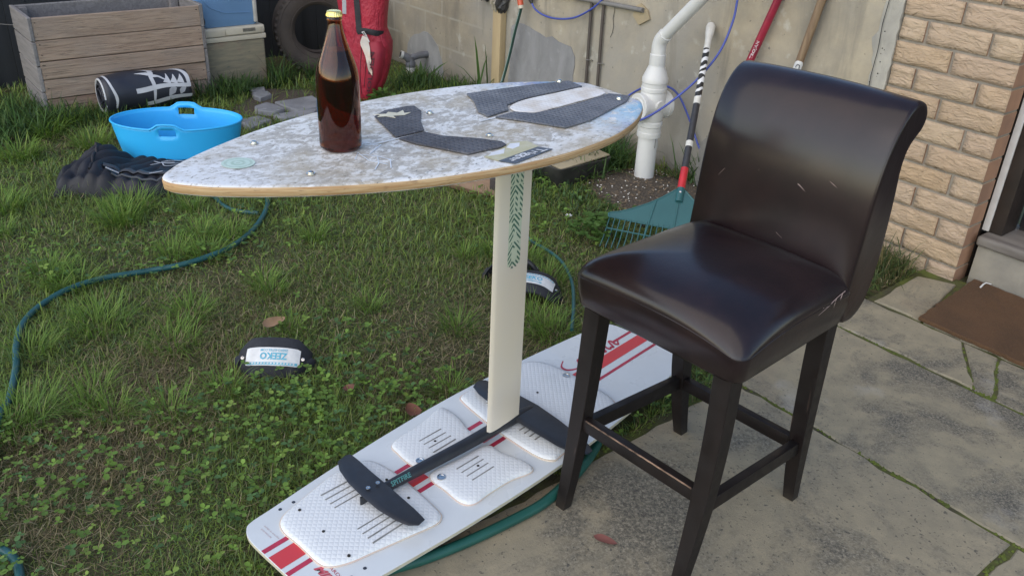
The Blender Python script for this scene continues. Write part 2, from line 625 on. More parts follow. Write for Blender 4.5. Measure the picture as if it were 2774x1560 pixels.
# ------------------------------------------------------------------ rendered concrete wall
k = NT('rendered wall')
big = k.noise(1.1, 6, 0.6, 0.3, co=k.obj)
mid = k.noise(6, 7, 0.65, co=k.obj)
fine = k.noise(70, 6, 0.7, co=k.obj)
stain = k.noise(2.4, 5, 0.6, 0.8, co=k.mapped((2.2, 1, 0.55), src=k.obj))
c = k.mix(k.ramp(mid, [(0.33, 0), (0.66, 1)]), (0.415, 0.355, 0.255), (0.285, 0.25, 0.19))
c = k.mix(k.ramp(big, [(0.42, 0), (0.62, 0.75)]), c, (0.27, 0.26, 0.235))
c = k.mix(k.ramp(stain, [(0.53, 0), (0.68, 0.7)]), c, (0.20, 0.18, 0.145))
c = k.mix(k.ramp(k.noise(11, 5, co=k.mapped((1, 1, 1), (0.4, 0.2, 1), src=k.obj)), [(0.62, 0), (0.74, 0.6)]), c, (0.50, 0.48, 0.42))
br = k.t.nodes.new('ShaderNodeTexBrick')                                # ghost of the blockwork under thin render at the far end
br.inputs['Scale'].default_value = 1.0
br.inputs['Brick Width'].default_value = 0.40
br.inputs['Row Height'].default_value = 0.20
br.inputs['Mortar Size'].default_value = 0.011
br.inputs['Mortar Smooth'].default_value = 0.8
br.inputs['Color1'].default_value = (0, 0, 0, 1); br.inputs['Color2'].default_value = (0, 0, 0, 1); br.inputs['Mortar'].default_value = (1, 1, 1, 1)
k.l(k.mapped((1, 1, 1), (PI / 2, 0, 0), src=k.obj), br.inputs[0])
far = k.ramp(k.math('ADD', k.xyz(k.obj)[0], k.math('MULTIPLY', mid, 0.8)), [(0.0, 0), (1.0, 1)])
farm = k.t.nodes.new('ShaderNodeMapRange')
farm.inputs[1].default_value = 3.0; farm.inputs[2].default_value = 3.5
k.l(k.xyz(k.obj)[0], farm.inputs[0])
gm = k.math('MULTIPLY', k.math('MULTIPLY', br.outputs['Color'], farm.outputs[0]), k.ramp(mid, [(0.38, 0), (0.55, 0.5)]))
c = k.mix(gm, c, (0.47, 0.45, 0.38))
foot = k.t.nodes.new('ShaderNodeMapRange')                              # uneven darker band towards the foot of the wall
foot.inputs[1].default_value = 0.16; foot.inputs[2].default_value = 0.0
k.l(k.math('ADD', k.xyz(k.obj)[2], k.math('MULTIPLY', mid, 0.12)), foot.inputs[0])
c = k.mix(k.math('MULTIPLY', foot.outputs[0], 0.6), c, (0.13, 0.125, 0.105))
pits = k.ramp(k.noise(38, 2, 0.5, co=k.obj), [(0.27, 1), (0.31, 0)])
c = k.mix(k.math('MULTIPLY', pits, 0.6), c, (0.09, 0.085, 0.075))
k.color(c); k.rough(0.92)
k.bump(k.math('ADD', k.math('MULTIPLY', mid, 0.8), k.math('MULTIPLY', fine, 0.35)), 0.45, 0.012)
M_RENDER = k.m


def patchy(name, c1, c2, scale=5):
    k = NT(name)
    n = k.noise(scale, 6, 0.62, 0.5, co=k.mapped((1.6, 1, 0.7), src=k.obj))
    c = k.mix(k.ramp(n, [(0.36, 0), (0.66, 1)]), c1, c2)
    c = k.mix(k.ramp(k.noise(18, 5, co=k.obj), [(0.6, 0), (0.75, 0.5)]), c, tuple(x * 1.35 for x in c1))
    k.color(c); k.rough(0.9); k.bump(k.noise(60, 5, 0.7, co=k.obj), 0.35, 0.006)
    return k.m


M_CEMENT = patchy('grey cement patch', (0.245, 0.245, 0.25), (0.18, 0.18, 0.182))
M_CEMENT_PALE = patchy('pale cement patch', (0.335, 0.332, 0.325), (0.25, 0.25, 0.245))
M_JOINT = patchy('cement joint', (0.40, 0.375, 0.32), (0.30, 0.285, 0.25), 9)

cw = empty('concrete_wall', P0, WALL_ANG, 'stained grey rendered concrete wall with cement patches along the back of the yard', 'wall')
box('wall_body', (2.70, -0.10, 0.75), (4.36, 0.2, 1.8), M_RENDER, cw)


def wall_patch(name, pts, mat, t=0.004):
    """raised patch on the wall face, outline in (s, z)"""
    pts = ragged(pts, 0.05, 0.005)
    n = len(pts)
    vs = [(s, t, z) for s, z in pts] + [(s, 0.0005, z) for s, z in pts]
    fs = [tuple(range(n))] + [(i, (i + 1) % n, n + (i + 1) % n, n + i) for i in range(n)]
    return fix_normals(mesh(name, vs, fs, mat, cw))


wall_patch('cement_patch', [(2.285, -0.05), (2.29, 0.40), (2.33, 0.452), (2.60, 0.475), (2.80, 0.50), (2.86, 0.47), (2.87, -0.05)], M_CEMENT, 0.004)
wall_patch('cement_patch', [(3.56, -0.05), (3.59, 0.10), (3.64, 0.19), (3.72, 0.245), (3.82, 0.26), (3.93, 0.22), (4.02, 0.14), (4.06, -0.05)], M_CEMENT_PALE, 0.003)
wall_patch('cement_patch', [(1.76, 0.70), (1.78, 0.74), (1.83, 0.765), (1.86, 0.75), (1.875, 0.70), (1.83, 0.66)], patchy('tan mortar dab', (0.36, 0.29, 0.18), (0.28, 0.23, 0.15)), 0.012)
# strip of pointing where the wall meets the brickwork, thick and uneven
pts = []
zz = np.linspace(-0.05, 1.64, 60)
left = [(0.548 + 0.012 * math.sin(z * 9) + 0.006 * float(rng.normal()), float(z)) for z in zz]
right = [(0.470 + 0.003 * float(rng.normal()), float(z)) for z in zz]
vs, fs = [], []
for i in range(60):
    (sl, z), (sr, _) = left[i], right[i]
    vs += [(sl, 0.0008, z), (sl - 0.010, 0.007 + 0.002 * float(rng.normal()), z), (sr + 0.03, 0.011 + 0.0025 * float(rng.normal()), z), (sr, 0.008 + 0.002 * float(rng.normal()), z), (sr - 0.002, -0.02, z)]
for i in range(59):
    for q in range(4):
        fs.append((i * 5 + q, i * 5 + q + 1, i * 5 + q + 6, i * 5 + q + 5))
o = mesh('cement_joint', vs, fs, M_JOINT, cw); fix_normals(o); smooth_by_angle(o, 50)
# holes and a hairline crack in the joint and the render
M_HOLE = simple('dark crack', (0.03, 0.028, 0.025), 1.0)
vs, fs = [], []
def flat_blob(s, z, r, v):
    b = len(vs)
    for q in range(7):
        a = 2 * PI * q / 7; rr = r * (0.7 + 0.6 * rng.random())
        vs.append((s + rr * math.cos(a), v, z + rr * 1.25 * math.sin(a)))
    fs.append(tuple(range(b, b + 7)))
for i in range(20):
    flat_blob(0.512 + 0.014 * rng.normal(), 0.55 + 0.6 * rng.random() ** 1.3, 0.0010 + 0.0020 * rng.random(), 0.0145)
for pts in ([(2.02, 0.735), (2.015, 0.70), (2.022, 0.66), (2.012, 0.62), (2.018, 0.585), (2.03, 0.56)], [(0.533, 1.06), (0.531, 0.98), (0.536, 0.9), (0.530, 0.8), (0.534, 0.7), (0.529, 0.6)]):
    for a, b2 in zip(pts[:-1], pts[1:]):
        b = len(vs); wd = 0.0016
        vv = 0.003 if a[0] > 1 else 0.0145
        vs += [(a[0] - wd, vv, a[1]), (a[0] + wd, vv, a[1]), (b2[0] + wd, vv, b2[1]), (b2[0] - wd, vv, b2[1])]
        fs.append((b, b + 1, b + 2, b + 3))
mesh('crack', vs, fs, M_HOLE, cw)

# ------------------------------------------------------------------ brick wall: every brick an object on a mortar core
k = NT('cream rock face brick')
fine = k.noise(55, 5, 0.65)
ridge = k.noise(30, 5, 0.6, 1.6, co=k.mapped((0.55, 1, 1.5)))
c = k.mix(k.rnd, (0.455, 0.325, 0.205), (0.505, 0.385, 0.265))
c = k.mix(k.ramp(k.math('FRACT', k.math('MULTIPLY', k.rnd, 7.3)), [(0.3, 0), (0.9, 0.6)]), c, (0.45, 0.33, 0.24))
c = k.mix(k.ramp(k.noise(5, 4), [(0.4, 0), (0.65, 0.55)]), c, (0.44, 0.33, 0.235))
c = k.mix(k.ramp(fine, [(0.62, 0), (0.75, 0.5)]), c, (0.35, 0.25, 0.15))
k.color(c); k.rough(0.9)
nb = k.bump(ridge, 0.85, 0.02)
k.bump(fine, 0.3, 0.004, nb)
M_BRICK = k.m
k = NT('smooth brick end')
c = k.mix(k.ramp(k.noise(8, 4), [(0.35, 0), (0.65, 1)]), (0.36, 0.20, 0.12), (0.27, 0.155, 0.10))
k.color(c); k.rough(0.9); k.bump(k.noise(80, 4), 0.3, 0.003)
M_BRICK_END = k.m
M_MORTAR = simple('grey mortar', (0.30, 0.265, 0.215), 0.95, (0.22, 0.195, 0.16), 25, 0.4, 0.5, 140)

bw = empty('brick_wall', P0, WALL_ANG, 'cream rock-face brick pier between the rendered wall and the doorway', 'wall')
CH = 0.0892
box('mortar_core', (0.2352, -0.058, 1.1), (0.4604, 0.105, 2.6), M_MORTAR, bw)


def brick_mesh(L):
    """brick with a split rock face towards +y"""
    nx, nz = max(3, int(L / 0.022)), 5
    hh, d = 0.0785, 0.104
    vs, fs = [], []
    for j in range(nz + 1):
        for i in range(nx + 1):
            e = min(i, nx - i, 1) * min(j, nz - j, 1)
            y = (0.003 + 0.0028 * float(rng.normal())) if e else 0.0012 + 0.001 * float(rng.normal())
            vs.append((L * i / nx, y, hh * j / nz))
    for j in range(nz):
        for i in range(nx):
            q = j * (nx + 1) + i
            fs.append((q, q + nx + 1, q + nx + 2, q + 1))
    b = len(vs)
    vs += [(0, -d, 0), (L, -d, 0), (L, -d, hh), (0, -d, hh)]
    bot = list(range(nx + 1)); top = [nz * (nx + 1) + i for i in range(nx + 1)]
    lf = [j * (nx + 1) for j in range(nz + 1)]; rg = [j * (nx + 1) + nx for j in range(nz + 1)]
    fs += [tuple(bot + [b + 1, b]), tuple(list(reversed(top)) + [b + 3, b + 2]), tuple(list(reversed(lf)) + [b, b + 3]), tuple(rg + [b + 2, b + 1]), (b, b + 1, b + 2, b + 3)]
    me = bpy.data.meshes.new('brick')
    me.from_pydata(vs, [], fs)
    me.materials.append(M_BRICK); me.materials.append(M_BRICK_END)
    me.update()
    bm = bmesh.new(); bm.from_mesh(me)
    bmesh.ops.recalc_face_normals(bm, faces=bm.faces)
    for f in bm.faces:
        f.smooth = f.calc_center_median().y > -0.01 and abs(f.normal.y) > 0.5
        if abs(f.normal.x) > 0.9 and len(f.verts) > 4: f.material_index = 1
    bm.to_mesh(me); bm.free()
    return me


FULL = [brick_mesh(0.233) for _ in range(5)]
HALF = [brick_mesh(0.111) for _ in range(4)]
CUT = [brick_mesh(0.096) for _ in range(3)]
zb = -0.034
for row in range(26):
    z = zb + row * CH
    # rows alternate: header at the corner, then a stretcher, then a cut brick, or stretcher, stretcher
    if row % 2 == 1:
        lay = [(0.0, FULL), (0.2445, CUT if False else FULL)]
    else:
        lay = [(0.0, HALF), (0.1225, FULL), (0.367, CUT)]
    for s0, fam in lay:
        me = fam[int(rng.integers(len(fam)))]
        o = link_mesh('brick', me, bw)
        sx = 1.0
        if fam is FULL and s0 > 0.2: sx = 0.222 / 0.233
        o.location = (s0 + 0.0004 * float(rng.normal()), 0.0015 * float(rng.normal()), z)
        o.scale = (sx, 1, 1)

# ------------------------------------------------------------------ doorway: step, sill, frame, dark room behind
M_STEP = simple('step concrete', (0.30, 0.275, 0.225), 0.9, (0.20, 0.185, 0.16), 6, 0.4, 0.4, 90)
M_SILL = simple('weathered timber sill', (0.22, 0.20, 0.175), 0.8, (0.10, 0.085, 0.075), 14, 0.4, 0.4, 60, stretch=(0.2, 1, 1))
M_FRAME_W = simple('white painted frame', (0.60, 0.59, 0.58), 0.45, (0.48, 0.47, 0.46), 12, 0.4)
M_FRAME_D = simple('dark stained frame', (0.030, 0.021, 0.017), 0.5, (0.018, 0.014, 0.012), 20, 0.4)
M_DOORWAY_DARK = simple('doorway dark', (0.018, 0.018, 0.022), 0.35, (0.035, 0.030, 0.030), 4, 0.3, stretch=(0.3, 1, 2))  # near-black colour carries the darkness of the unlit interior

dw = empty('doorway', P0, WALL_ANG, 'open dark doorway with white frame edge, timber sill and concrete step', 'doorway')
box('step', (-0.99, -0.22, 0.055), (1.92, 0.33, 0.19), M_STEP, dw, bev=0.006)
o = box('sill', (-0.99, -0.175, 0.172), (1.935, 0.27, 0.042), M_SILL, dw, bev=0.016, seg=4)
box('frame_edge', (-0.0185, -0.118, 1.22), (0.027, 0.02, 2.05), M_FRAME_W, dw, bev=0.004)
box('door_jamb', (-0.058, -0.17, 1.21), (0.050, 0.12, 2.03), M_FRAME_D, dw, bev=0.003)
box('dark_interior_sheet', (-1.02, -0.265, 1.21), (1.86, 0.04, 2.03), M_DOORWAY_DARK, dw)  # dark sheet across the opening stands in for the unlit interior
box('reveal_wall', (0.02, -0.30, 1.1), (0.04, 0.36, 2.6), M_FRAME_D, dw)
box('bottom_rail', (-1.02, -0.238, 0.27), (1.86, 0.012, 0.12), M_DOORWAY_DARK, dw, bev=0.003)
box('head_wall', (-1.0, -0.16, 2.36), (1.9, 0.3, 0.2), M_RENDER, dw)

# coir mat
k = NT('coir')
f1 = k.noise(420, 3, 0.8); f2 = k.noise(7, 4)
c = k.mix(k.ramp(f2, [(0.35, 0), (0.65, 1)]), (0.125, 0.062, 0.028), (0.078, 0.041, 0.02))
c = k.mix(k.ramp(f1, [(0.4, 0), (0.65, 0.6)]), c, (0.21, 0.115, 0.05))
k.color(c); k.rough(1.0); k.bump(f1, 0.9, 0.006)
M_COIR = k.m
mat_r = empty('doormat', SV(-0.30, 0.20, 0.0), WALL_ANG, 'worn brown coir doormat on the paving below the doorway step', 'doormat')
poly = [(0.208, 0.235), (-0.53, 0.243), (-0.52, -0.245), (0.243, -0.250)]
prism('mat_pile', ragged(poly, 0.025, 0.0025), 0.002, 0.017, M_COIR, mat_r, bev=0.003, seg=1)
vs, fs = [], []
for i in range(2600):                                                    # loose fibres standing out of the pile
    u, v = rng.random(), rng.random()
    a = Vector(poly[3]).lerp(Vector(poly[2]), u * 0.8); b2 = Vector(poly[0]).lerp(Vector(poly[1]), u * 0.8)
    p = a.lerp(b2, v)
    th = rng.random() * 2 * PI; L = 0.005 + 0.006 * rng.random()
    b = len(vs)
    d = Vector((math.cos(th) * L, math.sin(th) * L))
    vs += [(p.x - d.y * 0.08, p.y + d.x * 0.08, 0.0165), (p.x + d.y * 0.08, p.y - d.x * 0.08, 0.0165), (p.x + d.x, p.y + d.y, 0.0185 + 0.003 * rng.random())]
    fs.append((b, b + 1, b + 2))
tag(mesh('fibres', vs, fs, M_COIR, mat_r), kind='stuff')
M_WHITE = simple('white plastic', (0.72, 0.72, 0.70), 0.4)
p = Vector((*(1.835, 3.054), 0.019))
o = tube('plastic_scrap', [p + Vector(d) for d in ((-0.022, -0.024, 0), (0, 0, 0.003), (0.016, 0.012, 0.003), (0.034, 0.006, 0.0))], 0.0035, M_WHITE, seg=6, scale2=0.6)
tag(o, 'small bent white plastic scrap lying on the brown doormat', 'scrap')

# ------------------------------------------------------------------ dark paling fence closing the left end of the yard
M_PALING = simple('dark fence paling', (0.022, 0.024, 0.028), 0.8, (0.013, 0.015, 0.017), 5, 0.4, 0.3, 40, stretch=(2, 2, 0.2))
fe = empty('paling_fence', SV(4.70, 0.0, 0.0), WALL_ANG, 'dark timber paling fence behind the planter crate and the tyre', 'fence')
for i in range(30):
    zt = 1.45 + 0.015 * float(rng.normal())
    box('paling', (0.012 + 0.004 * float(rng.normal()), 0.06 + i * 0.118, zt / 2 - 0.02), (0.018, 0.1165, zt), M_PALING, fe)
box('fence_light_block', (0.036, 1.75, 0.70), (0.008, 3.7, 1.46), M_PALING, fe)  # added sheet that stops light showing through the paling gaps
for z in (0.35, 1.1):
    box('fence_rail', (0.062, 1.75, z), (0.04, 3.6, 0.075), M_PALING, fe)

# ================================================================== foil table: hydrofoil board standing on its foil
k = NT('worn waxed deck')
lx = k.xyz(k.obj)
n_big = k.noise(5.5, 5, 0.6, 0.4, co=k.obj)
n_mid = k.noise(34, 7, 0.72, 0.5, co=k.mapped((1, 1.3, 1), (0, 0, -0.75), src=k.obj))
n_fine = k.noise(88, 6, 0.75, 0.3, co=k.mapped((0.8, 1.3, 1), (0, 0, -0.75), src=k.obj))
white = (0.70, 0.69, 0.665)
c = k.mix(k.ramp(n_mid, [(0.42, 0), (0.60, 1)]), (0.38, 0.35, 0.305), (0.54, 0.51, 0.455))
c = k.mix(k.ramp(n_mid, [(0.505, 0), (0.545, 0.95)]), c, white)
ee = k.math('ADD', k.math('POWER', k.math('ABSOLUTE', k.math('MULTIPLY', k.math('ADD', lx[0], 0.04), 1.68)), 2.0), k.math('POWER', k.math('ABSOLUTE', k.math('MULTIPLY', k.math('ADD', lx[1], 0.02), 3.6)), 2.0))
rimw = k.ramp(k.math('ADD', ee, k.math('MULTIPLY', n_mid, 0.55)), [(0.90, 0), (1.0, 1)])
c = k.mix(k.math('MULTIPLY', rimw, k.ramp(n_fine, [(0.40, 0.25), (0.50, 0.95)])), c, (0.72, 0.71, 0.69))
c = k.mix(k.ramp(n_big, [(0.46, 0), (0.60, 0.8)]), c, k.mix(k.ramp(n_mid, [(0.45, 0), (0.58, 1)]), (0.40, 0.335, 0.235), (0.55, 0.505, 0.43)))
c = k.mix(k.ramp(n_fine, [(0.36, 0.9), (0.42, 0)]), c, (0.13, 0.125, 0.12))
c = k.mix(k.ramp(n_fine, [(0.57, 0), (0.64, 0.75)]), c, white)
nose = k.t.nodes.new('ShaderNodeMapRange')                             # the nose kept more of its white paint
nose.inputs[1].default_value = -0.22; nose.inputs[2].default_value = -0.60
k.l(k.math('ADD', lx[0], k.math('MULTIPLY', n_big, 0.2)), nose.inputs[0])
c = k.mix(k.math('MULTIPLY', nose.outputs[0], k.ramp(n_fine, [(0.42, 0.1), (0.50, 1)])), c, (0.70, 0.71, 0.73))
tail = k.t.nodes.new('ShaderNodeMapRange')                             # worn blue and turquoise paint at the tail
tail.inputs[1].default_value = 0.24; tail.inputs[2].default_value = 0.52
k.l(lx[0], tail.inputs[0])
side = k.t.nodes.new('ShaderNodeMapRange')
side.inputs[1].default_value = 0.07; side.inputs[2].default_value = 0.13
k.l(k.math('ABSOLUTE', k.math('ADD', lx[1], 0.03)), side.inputs[0])
blue_m = k.math('MULTIPLY', k.math('MULTIPLY', tail.outputs[0], side.outputs[0]), k.ramp(n_mid, [(0.40, 0), (0.50, 1)]))
c = k.mix(blue_m, c, k.mix(k.ramp(k.noise(9, 3, co=k.obj), [(0.42, 0), (0.58, 1)]), (0.03, 0.11, 0.38), (0.18, 0.42, 0.60)))
k.color(c); k.rough(k.ramp(n_mid, [(0.3, 0.62), (0.7, 0.38)]))
k.bump(k.math('ADD', k.math('MULTIPLY', n_mid, 0.8), k.math('MULTIPLY', n_fine, 0.5)), 0.38, 0.004)
M_DECK = k.m
k = NT('plywood edge')
pz = k.xyz(k.obj)[2]
wv = k.noise(1, 3, 0.6, co=k.mapped((9, 9, 420), src=k.obj))
c = k.mix(k.ramp(wv, [(0.40, 0), (0.60, 1)]), (0.42, 0.245, 0.11), (0.56, 0.40, 0.22))
c = k.mix(k.ramp(k.noise(40, 4, co=k.mapped((1, 1, 6), src=k.obj)), [(0.6, 0), (0.74, 0.8)]), c, (0.17, 0.09, 0.045))
k.color(c); k.rough(0.6)
M_PLY = k.m
M_RAIL_W = simple('white rail paint', (0.72, 0.72, 0.74), 0.45, (0.60, 0.59, 0.58), 30, 0.4)

def dimple_grid(k, fr=330):
    q_ = k.xyz(k.mapped((1, 1, 1), (0, 0, 0.6), src=k.obj))
    d_ = k.math('MULTIPLY', k.math('SINE', k.math('MULTIPLY', q_[0], fr)), k.math('SINE', k.math('MULTIPLY', q_[1], fr)))
    return k.math('POWER', k.math('MAXIMUM', d_, 0.0), 0.6)


k = NT('grey traction pad')
dots = dimple_grid(k)
c = k.mix(k.ramp(k.noise(13, 4), [(0.4, 0), (0.65, 1)]), (0.105, 0.11, 0.125), (0.155, 0.16, 0.175))
c = k.mix(k.ramp(k.noise(120, 4), [(0.6, 0), (0.72, 0.6)]), c, (0.27, 0.27, 0.28))
k.color(c); k.rough(0.7); k.bump(dots, 0.8, 0.004)
M_PAD = k.m
k = NT('black traction pad')
c = k.mix(k.ramp(k.noise(13, 4), [(0.4, 0), (0.65, 1)]), (0.062, 0.06, 0.068), (0.10, 0.10, 0.112))
c = k.mix(k.ramp(k.noise(150, 4), [(0.62, 0), (0.73, 0.55)]), c, (0.26, 0.26, 0.27))
k.color(c); k.rough(0.75)
k.bump(dimple_grid(k), 0.75, 0.004)
M_PAD_B = k.m
k = NT('white traction pad')
c = k.mix(k.ramp(k.noise(16, 4), [(0.42, 0), (0.65, 1)]), (0.72, 0.70, 0.67), (0.58, 0.52, 0.45))
k.color(c); k.rough(0.7)
k.bump(dimple_grid(k), 0.3, 0.003)
M_PAD_W = k.m
M_STEEL = simple('stainless steel', (0.62, 0.61, 0.59), 0.22, (0.5, 0.49, 0.47), 60, 0.4, metal=1.0)
M_GREENLOGO = simple('green print', (0.30, 0.44, 0.33), 0.5, (0.48, 0.56, 0.49), 90, 0.4)
M_GREEN_PALE = simple('pale green print', (0.55, 0.68, 0.58), 0.5, (0.42, 0.52, 0.45), 60, 0.4)
M_YELLOW = simple('olive yellow print', (0.42, 0.38, 0.18), 0.5, (0.52, 0.48, 0.34), 40, 0.4)
M_INK = simple('dark print', (0.045, 0.05, 0.065), 0.45, (0.09, 0.095, 0.11), 70, 0.4)
M_PRINT_W = simple('white print', (0.72, 0.72, 0.72), 0.5)
M_PRINT_CREAM = simple('cream print', (0.72, 0.66, 0.48), 0.5)

DA = math.radians(42.4)
DECK_Z = 0.93
tb = empty('foil_table', (-0.18, 1.87, 0.0), DA, 'worn white surfboard on a tall cream foil mast standing as a table over the grass', 'foil board')


def board_outline():
    # (distance from nose tip, half width); centre line runs from (-.613, .004) to (.532, -.040)
    st = [(0.0, 0.0), (0.006, 0.020), (0.025, 0.044), (0.07, 0.083), (0.16, 0.138), (0.28, 0.196), (0.42, 0.242), (0.58, 0.268), (0.73, 0.272), (0.88, 0.250), (1.0, 0.206), (1.09, 0.150), (1.13, 0.112), (1.143, 0.085), (1.147, 0.0)]
    c0, c1 = Vector((-0.613, 0.004)), Vector((0.532, -0.036))
    ax = (c1 - c0).normalized(); nx = Vector((-ax.y, ax.x))
    up_side = catmull([(a, h, 0) for a, h in st], 6)
    pts = [c0 + ax * p.x + nx * max(p.y, 0) for p in up_side]
    low = [c0 + ax * p.x - nx * max(p.y, 0) for p in up_side]
    pts = pts + list(reversed(low[1:-1]))
    return [(p.x, p.y) for p in pts]


bo = board_outline()
nb_ = len(bo)
cxm = sum(p[0] for p in bo) / nb_; cym = sum(p[1] for p in bo) / nb_


def inset(pts, d):
    n = len(pts); out = []
    for i in range(n):
        a, b, c2 = Vector(pts[i - 1]), Vector(pts[i]), Vector(pts[(i + 1) % n])
        t = (c2 - a).normalized(); nv = Vector((-t.y, t.x))
        if nv.dot(Vector((cxm, cym)) - b) < 0: nv = -nv
        q = b + nv * d
        out.append((q.x, q.y))
    return out


def dz(x, y):          # light rocker: nose and tail a touch higher, slight dome
    return 0.006 * (abs(x + 0.04) / 0.57) ** 2.4


rings = []
for d, z in ((0.006, -0.0235), (0.001, -0.020), (0.0, -0.0075), (0.0015, -0.003), (0.005, -0.0006), (0.012, 0.0)):
    rings.append([(x, y, DECK_Z + z + dz(x, y)) for x, y in inset(bo, d)])
deck = loft('board', rings, M_DECK, tb, cap0=True, cap1=False, ang=70)
deck.data.materials.append(M_PLY); deck.data.materials.append(M_RAIL_W)
# close the top with a fan of strips from rim to centre line so the rocker is followed
bm = bmesh.new(); bm.from_mesh(deck.data)
bm.verts.ensure_lookup_table()
top = [bm.verts[5 * nb_ + i] for i in range(nb_)]
half = nb_ // 2
for i in range(half):
    a, b, c2, d2 = top[i], top[i + 1], top[(-i - 1) % nb_], top[(-i) % nb_]
    vs4 = []
    for v in (a, b, c2, d2):
        if v not in vs4: vs4.append(v)
    if len(vs4) >= 3:
        try: bm.faces.new(vs4)
        except ValueError: pass
bmesh.ops.recalc_face_normals(bm, faces=bm.faces)
for f in bm.faces:
    cmd_ = f.calc_center_median()
    zc = cmd_.z - DECK_Z - dz(cmd_.x, cmd_.y)
    f.smooth = True
    if abs(f.normal.z) < 0.75:
        f.material_index = 1 if zc < -0.0045 else 2
bm.to_mesh(deck.data); bm.free()
for p in deck.data.polygons:
    if len(p.vertices) == nb_: p.material_index = 1


def pad(name, pts, mat, h=0.005, parent=tb, sm=True, bev=0.0015):
    q = catmull([(x, y, 0) for x, y in pts], 3, closed=True) if sm else [Vector((x, y, 0)) for x, y in pts]
    o = prism(name, [(p.x, p.y) for p in q], DECK_Z + 0.0012, DECK_Z + h, mat, parent, bev=bev, seg=1)
    for v in o.data.vertices: v.co.z += dz(v.co.x, v.co.y)
    return o


pad('traction_pad', [(-0.089, 0.119), (-0.047, 0.144), (0.018, 0.145), (0.034, 0.137), (0.025, 0.098), (-0.022, 0.035), (-0.043, -0.003), (-0.055, -0.023), (-0.132, -0.027)], M_PAD_B, sm=False)
pad('traction_pad', [(-0.132, -0.038), (-0.061, -0.033), (-0.044, -0.076), (0.007, -0.131), (0.036, -0.176), (0.031, -0.196), (0.013, -0.2), (-0.072, -0.195), (-0.121, -0.085)], M_PAD_B, sm=False)
pad('traction_pad', [(0.2, 0.152), (0.293, 0.139), (0.401, 0.118), (0.494, 0.092), (0.486, 0.034), (0.39, 0.040), (0.294, 0.040), (0.222, 0.024), (0.197, -0.010), (0.124, -0.022), (0.128, 0.018), (0.172, 0.087)], M_PAD, sm=False)
pad('traction_pad', [(0.135, -0.034), (0.198, -0.027), (0.229, -0.063), (0.304, -0.068), (0.396, -0.063), (0.494, -0.052), (0.522, -0.098), (0.481, -0.123), (0.299, -0.177), (0.215, -0.183), (0.199, -0.152), (0.166, -0.084)], M_PAD, sm=False)
pad('pad_insert', [(0.222, 0.012), (0.285, 0.032), (0.40, 0.031), (0.487, 0.024), (0.493, -0.042), (0.378, -0.053), (0.287, -0.058), (0.235, -0.057), (0.206, -0.023)], M_PAD_W, h=0.0042)
prism('logo_print', [(-0.088, 0.128), (-0.06, 0.115), (-0.048, 0.125), (-0.035, 0.108), (-0.012, 0.118), (-0.022, 0.098), (-0.006, 0.095), (-0.03, 0.085), (-0.055, 0.095), (-0.06, 0.078), (-0.07, 0.10), (-0.09, 0.106), (-0.075, 0.115)], DECK_Z + 0.0056, DECK_Z + 0.0062, M_PRINT_CREAM, tb)
pad('white_print', [(0.09, -0.036), (0.13, -0.035), (0.24, -0.024), (0.24, -0.018), (0.13, -0.029), (0.09, -0.031)], M_PRINT_W, 0.0017, sm=False, bev=0)
pad('white_print', [(-0.20, -0.038), (-0.05, -0.030), (-0.05, -0.027), (-0.20, -0.031)], M_PRINT_W, 0.0017, sm=False, bev=0)
# brand sticker: olive field, white rubbed patches, dark band with the word reading from behind
pad('sticker_print', [(-0.052, -0.222), (0.018, -0.200), (0.046, -0.184), (0.088, -0.196), (0.083, -0.240), (0.02, -0.250), (-0.044, -0.2577)], M_YELLOW, 0.0016, sm=False, bev=0)
pad('white_print', [(-0.045, -0.224), (-0.006, -0.230), (0.016, -0.207), (-0.022, -0.212)], M_RAIL_W, 0.0020, sm=False, bev=0)
pad('white_print', [(0.022, -0.205), (0.045, -0.19), (0.066, -0.197), (0.050, -0.214), (0.028, -0.218)], M_RAIL_W, 0.0020, sm=False, bev=0)
band = [(-0.044, -0.2575), (0.080, -0.238), (0.096, -0.267), (-0.028, -0.2885)]
pad('sticker_print', band, M_INK, 0.0020, sm=False, bev=0)
ex = Vector((-0.106, -0.0170, 0)); ey = Vector((0.0125, -0.0225, 0))
o = lettering('Trigger', plane_fn((0.0715, -0.2435, DECK_Z + 0.0030), ex, ey), M_PRINT_W, tb, bold=0.02)
# green roundel on the nose
for r, m in ((0.031, M_GREEN_PALE), (0.0265, M_GREENLOGO), (0.0215, M_GREEN_PALE), (0.014, M_GREENLOGO), (0.0085, M_GREEN_PALE), (0.004, M_GREENLOGO)):
    q = [(-0.466 + r * math.cos(a), 0.009 + 1.0 * r * math.sin(a)) for a in np.linspace(0, 2 * PI, 28, endpoint=False)]
    pad('roundel_print', q, m, 0.0015 + (0.045 - r) * 0.01, sm=False, bev=0)
lettering('ZEEKO', plane_fn((-0.548, -0.072, DECK_Z + 0.0022), (0.034, -0.028, 0), (0.006, 0.0065, 0)), M_INK, tb)
for x, y in ((0.035, 0.079), (0.044, -0.124), (0.478, -0.101), (0.466, 0.098), (-0.388, 0.1), (-0.382, -0.115), (-0.205, 0.115)):
    zt = DECK_Z + dz(x, y) + (0.005 if x > 0.3 else 0.001)
    lathe('strap_bolt', [(0.0085, zt), (0.0082, zt + 0.0018), (0.006, zt + 0.002), (0.0055, zt + 0.0045), (0.003, zt + 0.0058), (0.0, zt + 0.006)], M_STEEL, tb, 14, origin=(x, y, 0))
